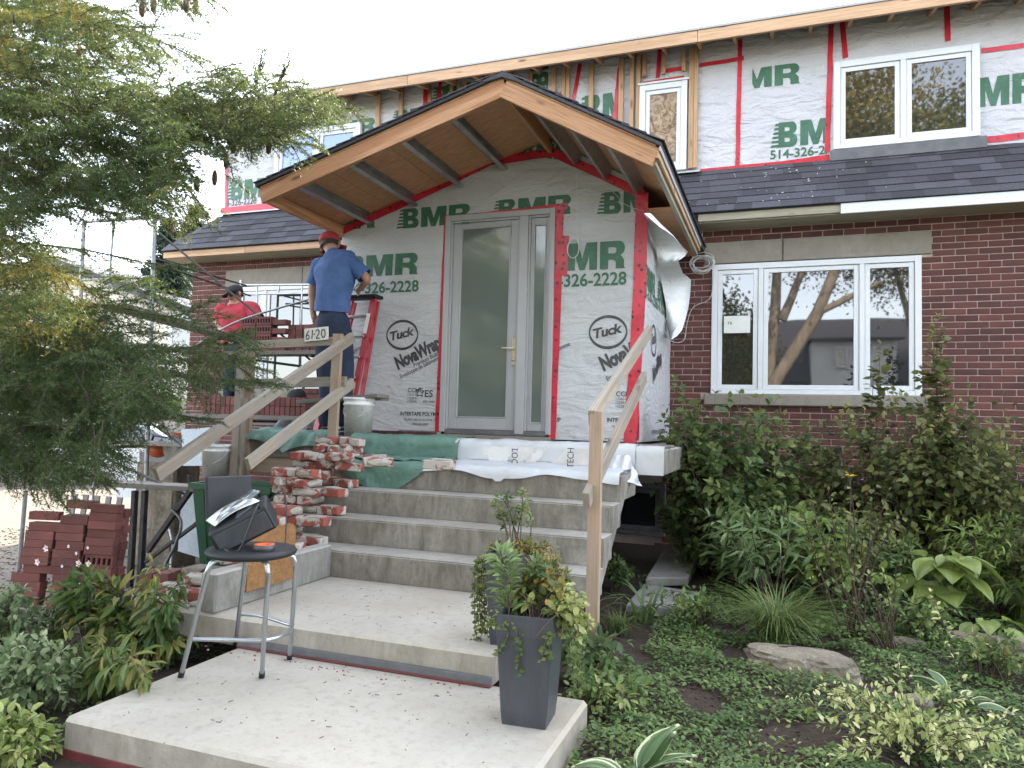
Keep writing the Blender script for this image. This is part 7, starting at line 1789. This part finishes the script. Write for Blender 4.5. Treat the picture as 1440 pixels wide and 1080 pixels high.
# leaf clumps between slab and bed
for (px, py, n, hgt, m, ls, lab, s) in ((825, 960, 34, .24, 'shrubleaf', .07, 'glossy leaved clump beside the front planter', 21), (850, 1000, 26, .16, 'cover', .05, 'low green clump at the corner of the walkway slab', 22), (985, 880, 30, .2, 'cover', .055, 'leafy clump left of the flat rock', 23), (1290, 900, 34, .24, 'cover', .05, 'bushy clump between the rose bush and the lime hosta', 24), (1390, 950, 34, .20, 'grassblade', .05, 'loose yellow green clump at the right edge', 25), (1010, 815, 40, .32, 'shrubleaf', .08, 'dark leafy clump right of the stepping stones', 26), (1300, 770, 44, .42, 'olive', .07, 'leafy clump behind the lime hosta', 27), (870, 830, 24, .2, 'shrubleaf', .06, 'small dark clump beside the lower stepping stone', 28), (1430, 790, 36, .35, 'lily', .09, 'pale leaved clump at the right edge of the bed', 29)):
    g = at(px, py); rs_ = np.random.default_rng(s); e = [(g.x+rs_.normal()*hgt*.5, g.y+rs_.normal()*hgt*.5, g.z+hgt*rs_.uniform(.4, 1.1)) for _ in range(n)]
    twigplant('leafy_clump', g, lab, 'plant', e, m, ls, T_OVAL, 12, seed=s, t0=.3, sr=.004)
# creeping ground cover: one mass, with bare soil patches
def cover(name, x0, x1, y0, y1, n, m, size, seed, bare, hmax=.07, keep=None):
    rs = np.random.default_rng(seed); X = rs.uniform(x0, x1, n); Yv = rs.uniform(y0, y1, n); ok = np.ones(n, bool); Z = np.zeros(n)
    for i in range(n):
        d = nz(X[i]*2.2+seed, Yv[i]*2.2, 3)+.5*nz(X[i]*6, Yv[i]*6, seed)
        if d < -.28 or (keep and not keep(X[i], Yv[i])): ok[i] = False; continue
        for bx_, by_, br_ in bare:
            if ((X[i]-bx_)/br_)**2+((Yv[i]-by_)/(br_*1.3))**2 < 1+.5*nz(X[i]*9, Yv[i]*9): ok[i] = False
        Z[i] = gz(X[i], Yv[i])+.012+max(0, d+.35)*hmax*rs.random()**.6*1.4
    P = np.stack([X, Yv, Z], 1)[ok]; n = len(P); a = rs.uniform(0, 6.283, n); D = np.stack([np.cos(a), np.sin(a), rs.normal(size=n)*.35], 1); U = np.array([0, 0, 1.0])+rs.normal(size=(n, 3))*.35
    vv = np.clip(.35+.5*np.array([nz(p[0]*3, p[1]*3, 8) for p in P])+rs.normal(size=n)*.2, 0, 1)
    kind(leafobj(name, P, D, U, size*rs.uniform(.6, 1.25, n), T_OVAL, vv, m, None), 'stuff')
BARE = [(atZ(1110, 1035, .1).x, atZ(1110, 1035, .1).y, .15), (atZ(985, 985, .1).x, atZ(985, 985, .1).y, .10), (atZ(1150, 925, .1).x, atZ(1150, 925, .1).y, .20), (atZ(880, 905, .1).x, atZ(880, 905, .1).y, .14), (-.9, 6.4, .5)]
cover('ground_cover', -.74, 2.4, 2.4, 5.6, 40000, 'cover', .029, 2, BARE, .07)
cover('ground_cover', -.9, 3.2, 5.2, 8.2, 14000, 'cover', .05, 3, BARE, .10)
cover('weeds', -4.2, -2.6, 1.4, 3.7, 3500, 'cover', .035, 4, [(-2.75, 3.0, .2)], .05, lambda x, y: x < -2.6)
pts = [(random.uniform(-.7, 2.2), random.uniform(2.6, 7.5), 0) for _ in range(6500)]; pts = [(x, y, gz(x, y)+.004) for x, y, _ in pts]; pebbles('mulch_bits', pts, .004, .013, 'mulch')
# rocks and stepping stones
def rock(name, c, r, label, seed, flat=.5, rot=0):
    bm = bmesh.new(); bmesh.ops.create_icosphere(bm, subdivisions=4, radius=1)
    V = []
    for v in bm.verts:
        p = v.co.copy(); k = 1+.22*nz(p.x*1.4+seed, p.y*1.4, p.z*1.4)+.10*nz(p.x*4, p.y*4+seed, p.z*7)+.05*nz(p.x*9, p.y*9+seed, p.z*16); q_ = Vector((p.x*r[0], p.y*r[1], p.z*r[2]))*k
        if q_.z > r[2]*flat: q_.z = r[2]*flat+(q_.z-r[2]*flat)*.22
        V.append(Matrix.Rotation(rad(rot), 3, 'Z') @ q_)
    F = [[v.index for v in f.verts] for f in bm.faces]; bm.free()
    me = MB().add(V, F, 0, False).mesh(name); o = link(name, me, 'stone', None, Matrix.Translation(c)); tag(o, label, 'rock'); return o
g = (at(1050, 945)+at(1205, 955))/2; rock('flat_rock', Vector((g.x, g.y+.08, .125)), (.31, .16, .13), 'broad flat layered rock before the ornamental grass', 3, .55, -4)
c_ = Vector((g.x+.02, g.y+.13, .19)); rk = rock('soil_clod', c_, (.16, .06, .028), 'dark soil lying on top of the flat rock', 12, .5); rk.data.materials.clear(); rk.data.materials.append(MAT['soil']); rk['category'] = 'soil'
g = at(1290, 988); rock('garden_stone', Vector((g.x, g.y, .10)), (.07, .06, .05), 'small rounded stone in front of the edged hosta', 5)
g = at(1365, 905); rock('garden_stone', Vector((g.x, g.y, .12)), (.12, .09, .08), 'rounded grey stone under the lower hosta', 6)
g = at(1425, 915); rock('garden_stone', Vector((g.x, g.y, .12)), (.13, .1, .09), 'largest grey stone at the right edge under the grass', 7)
g = at(1275, 905); rock('garden_stone', Vector((g.x, g.y, .10)), (.10, .07, .06), 'half buried stone behind the tall variegated sprig', 8)
def paver(P, z, label):
    mb = MB(); mb.prism([(p.x, p.y) for p in P], 'z', z-.07, z); o = mb.build('stepping_stone', 'paver'); md = o.modifiers.new('b', 'BEVEL'); md.width = .012; md.segments = 2; tag(o, label, 'paver'); return o
z = .19; paver([atZ(*p_, z) for p_ in ((908, 812), (968, 812), (985, 780), (930, 778))], z, 'upper square concrete stepping stone in the shade of the stairs')
z = .14; paver([atZ(*p_, z) for p_ in ((880, 850), (970, 855), (980, 832), (905, 820))], z, 'lower concrete stepping stone beside the day lily')
# basement window under the landing
bw = root('basement_window', (-1.35, 8.35, .3), 'dark basement window in the shade beside the stairs', 'window'); p0, p1 = atY(872, 690, 8.36), atY(935, 752, 8.36)
window('window_frame', p0.x-.1, p1.x, p1.z-.02, p0.z+.1, 8.36, (), bw, 'darkglass', .06, m='membrane')

# ---- left bed
for (px, py, tops, lab, s) in ((120, 890, [(95, 832), (140, 820), (170, 840), (75, 850), (120, 812), (155, 870), (60, 880), (190, 860), (110, 850)], 'green peony in front of the leaning brick stack', 31), (215, 930, [(215, 800), (262, 815), (190, 850), (245, 860), (265, 880), (180, 880), (225, 850), (205, 900), (250, 905)], 'wilting peony with hanging leaves beside the stool', 32), (140, 960, [(110, 900), (150, 905), (185, 930), (95, 930), (170, 960), (130, 935), (205, 940)], 'drooping peony clump left of the walkway slab', 33)):
    Yp = {31: 3.0, 32: 3.05, 33: 2.6}[s]; b = atY(px, py, Yp); b.z = .06; e = [atY(x, y, Yp+random.uniform(-.15, .15)) for x, y in tops]*2
    e = [v+Vector((random.uniform(-.05, .05), random.uniform(-.06, .06), random.uniform(-.04, .02))) for v in e]
    twigplant('peony', b, lab, 'peony', e, 'peony', .105, T_LANCE, 34, seed=s, t0=.35, spread=.8, droop=-.9 if s != 31 else -.25, sr=.005)
b = atY(110, 850, 3.3); an = root('japanese_anemone', (b.x, 3.3, .07), 'thin stemmed pale pink anemone blooming before the brick stack', 'flower')
for (px, py) in ((66, 771), (112, 792), (126, 793), (54, 790), (97, 768), (88, 796), (124, 770), (108, 778)):
    c = atY(px, py, 3.25); cable('flower_stalk', [Vector((b.x+random.uniform(-.03, .03), 3.3, .25)), Vector((b.x, 3.28, .45)).lerp(c, .4), c.lerp(Vector((b.x, 3.3, .5)), .15), c], .002, 'twig', None, an, 5)
    big = px in (66, 112, 126, 54); V, F = [], []
    P0 = np.array([c]*5); a = np.arange(5)*1.257+px; D = np.stack([np.cos(a), -.55+0*a, np.sin(a)], 1); Vv, Ff, _ = leafarr(P0, D, np.array([[0, -1.0, 0.2]]*5), np.full(5, .026 if big else .013), T_BROAD); link('blossom', npmesh('blossom', Vv, Ff, None, True), 'petal', an)
    if big: MB().sphere(c+Vector((0, -.006, 0)), .005, 8).build('flower_eye', 'yellowpetal', an)
for (bx_, by_, n, r, Yp, m, ls, lab, s) in ((45, 960, 60, (.20, .18, .22), 2.35, 'greyleaf', .06, 'grey green leaved bush at the left edge of the picture', 41), (15, 1060, 60, (.16, .15, .13), 2.0, 'variegated', .055, 'pale variegated bush in the lower left corner', 42), (20, 870, 40, (.20, .15, .18), 2.8, 'greyleaf', .06, 'upper grey leaved branches at the left edge', 43)):
    c = atY(bx_, by_, Yp); e = dome((c.x, c.y, c.z), r, n, s, -.4); twigplant('broadleaf_bush', (c.x-.1, c.y, .03), lab, 'shrub', e, m, ls, T_OVAL, 13, seed=s, t0=.4, sr=.004, vlo=.1 if m != 'variegated' else 0, vhi=.9 if m != 'variegated' else .55)

# ---- plants in the planters
def top(M, W, x, y, h): return M @ Vector((x*W/2, y*W/2, h))
SZ = .425*.88
def plant_in(M, W, name, x, y, label, ends, m, ls, tpl, per, seed, **k):
    b = top(M, W, x, y, SZ-.01); return twigplant(name, b, label, 'plant', ends, m, ls, tpl, per, seed=seed, **k)
def aty(px, py, ref): return atY(px, py, ref)
yf = pc.y
plant_in(PM1, PW1, 'lily_plant', -.55, 0, 'upright lily stem with whorled narrow leaves in the front planter', [aty(703, 782, yf)], 'lily', .072, T_LANCE, 150, 51, t0=.05, spread=1.3, droop=.15, bend=.02, sr=.005)
plant_in(PM1, PW1, 'lily_plant', .1, .3, 'shorter lily stem rising in the middle of the front planter', [aty(757, 800, yf+.05)], 'lily', .062, T_LANCE, 110, 52, t0=.05, spread=1.3, droop=.1, bend=.02, sr=.004)
e = [aty(x, y, yf+random.uniform(-.06, .1)) for x, y in ((775, 812), (790, 830), (800, 845), (770, 840), (810, 860), (785, 860), (745, 845), (725, 860), (755, 862), (815, 880), (800, 875), (735, 850), (765, 825))]*2
plant_in(PM1, PW1, 'golden_coleus', .3, .1, 'yellow and orange leafed plant spilling over the front planter', [v+Vector((random.uniform(-.02, .02), random.uniform(-.03, .03), random.uniform(-.02, .02))) for v in e], 'gold', .038, T_BROAD, 14, 53, t0=.3, vlo=.1, vhi=1, sr=.003)
e = [aty(x, y, yf+random.uniform(-.08, .06)) for x, y in ((815, 850), (825, 868), (808, 872), (820, 890), (800, 895), (828, 880), (812, 905), (795, 880), (700, 868), (690, 872), (760, 870), (742, 868), (776, 872))]*2
plant_in(PM1, PW1, 'variegated_trailer', .6, -.2, 'cream and green leafed plant overhanging the right rim of the front planter', [v+Vector((random.uniform(-.02, .02), random.uniform(-.03, .03), random.uniform(-.02, .02))) for v in e], 'variegated', .032, T_BROAD, 20, 54, t0=.25, vlo=0, vhi=.8, sr=.003)
e = [aty(x, y, yf+random.uniform(.02, .16)) for x, y in ((705, 838), (720, 820), (735, 828), (748, 815), (765, 800), (782, 806), (795, 815), (730, 845), (760, 830), (712, 855), (790, 790), (770, 785))]*3
plant_in(PM1, PW1, 'bushy_filler', 0, .3, 'olive and rust coloured filler plant between the two planters', [v+Vector((random.uniform(-.02, .02), random.uniform(-.03, .03), random.uniform(-.02, .02))) for v in e], 'gold', .030, T_OVAL, 20, 55, t0=.25, vlo=0, vhi=.7, sr=.003)
def trail(M, W, paths, label, seed, m='creeper', ls=.024, name='trailing_creeper', per=26):
    t = root(name, M.translation+Vector((0, 0, .4)), label, 'creeper'); rs = np.random.default_rng(seed); P, D, U, S, Vv = [], [], [], [], []; mb = MB()
    for pth in paths:
        P_ = [Vector(p) for p in pth]; mb.tube(P_, .0018, 4, 0, False); v0 = rs.uniform(.2, .8)
        for a, b in zip(P_[:-1], P_[1:]):
            L = (b-a).length; n = max(2, int(L/.0075))
            for k in range(n):
                p = np.array(a.lerp(b, k/n)); an = rs.uniform(0, 6.28); D.append([math.cos(an), math.sin(an)-.5, -.2]); P.append(p+rs.normal(size=3)*.004); U.append([rs.normal()*.4, -1, .4+rs.normal()*.4]); S.append(ls*rs.uniform(.6, 1.1)); Vv.append(np.clip(v0+rs.normal()*.2, 0, 1))
    mb.build('stems', 'twig', t); kind(leafobj('foliage', np.array(P), np.array(D), np.array(U), np.array(S), T_BROAD, np.array(Vv), m, t), 'stuff'); return t
yb = pc.y-w1*.66
fr = lambda x, y, d=0: atY(x, y, yb+d)
trail(PM1, PW1, [[fr(690, 872, .1), fr(697, 878), fr(715, 885), fr(712, 905), fr(700, 918), fr(692, 920)], [fr(725, 872, .1), fr(730, 884), fr(732, 905), fr(730, 930), fr(727, 948)], [fr(760, 880, .1), fr(768, 892), fr(766, 915), fr(760, 932)], [fr(770, 880, .1), fr(776, 890), fr(772, 912), fr(768, 930)], [fr(765, 880, .1), fr(771, 895), fr(765, 920)], [fr(695, 872, .1), fr(685, 880, .05), fr(672, 884, .05)], [fr(740, 872, .1), fr(720, 876), fr(700, 880)]], 'creeping vine trailing down the face of the front planter', 61)
sr_ = lambda x, y: atX(x, y, pc.x+w1*.72)
trail(PM1, PW1, [[sr_(795+i*4, 868+random.randint(0, 10)), sr_(800+i*4, 900), sr_(803+i*3, 935+random.randint(-10, 25)), sr_(803+i*3, 960+random.randint(-10, 25))] for i in range(7)], 'dense dark vine hanging on the right side of the front planter', 62, 'shrubleaf', .026)
y2 = p2c.y
e = [aty(x, y, y2+random.uniform(-.04, .05)) for x, y in ((700, 700), (712, 694), (690, 708), (735, 690), (742, 700), (728, 715), (706, 720), (738, 722), (697, 725))]
plant_in(PM2, PW2, 'boxwood_stems', .1, .1, 'upright small leaved stems rising from the rear planter', e, 'shrubleaf', .028, T_OVAL, 34, 71, t0=.35, sr=.004, bend=.06)
e = [aty(x, y, y2+random.uniform(-.08, .06)) for x, y in ((760, 778), (775, 785), (748, 782), (768, 795), (740, 790), (720, 790), (690, 785), (675, 790), (780, 800))]*2
plant_in(PM2, PW2, 'heather_tuft', .1, 0, 'reddish brown leafy tuft on top of the rear planter', [v+Vector((random.uniform(-.02, .02), random.uniform(-.03, .03), random.uniform(-.02, .01))) for v in e], 'gold', .026, T_OVAL, 22, 72, t0=.3, sr=.003)
lf = lambda x, y: atY(x, y, y2-.06)
trail(PM2, PW2, [[lf(672+i*3, 780+random.randint(0, 8)), lf(668+i*3, 800), lf(667+i*3.5, 840), lf(668+i*3.5, 865+random.randint(-15, 25)), lf(670+i*3, 885+random.randint(-15, 15))] for i in range(8)]+[[lf(676, 895), lf(665, 902), lf(640, 900), lf(622, 897)], [lf(676, 897), lf(655, 908), lf(646, 925), lf(644, 936)]], 'long vine curtain trailing down the left of the rear planter', 73)

# fallen leaf on the right roof and scraps on the shingles
fl_ = atY(1407, 256, 8.35); V, F, _ = leafarr(np.array([fl_+Vector((0, -.03, .03))]*3), np.array([[1, 0, .2], [-.3, .2, .8], [.2, -.5, .4]]), np.array([[0, -.7, .7]]*3), np.full(3, .06), T_BROAD); o = link('fallen_leaf', npmesh('fallen_leaf', V, F, None, True), 'yellowpetal'); tag(o, 'yellow fallen leaf lying on the right skirt roof', 'leaf')
random.seed(77); pts = []
for _ in range(46):
    x = random.gauss(-.1, .45); t_ = random.random(); pts.append((x, EY+.04+(UY-EY-.08)*t_-.02, EZ1+(RZ-EZ1)*(.04/.65+(1-.08/.65)*t_)+.03))
sc_scraps = pebbles('roof_scraps', pts, .004, .012, 'paper')
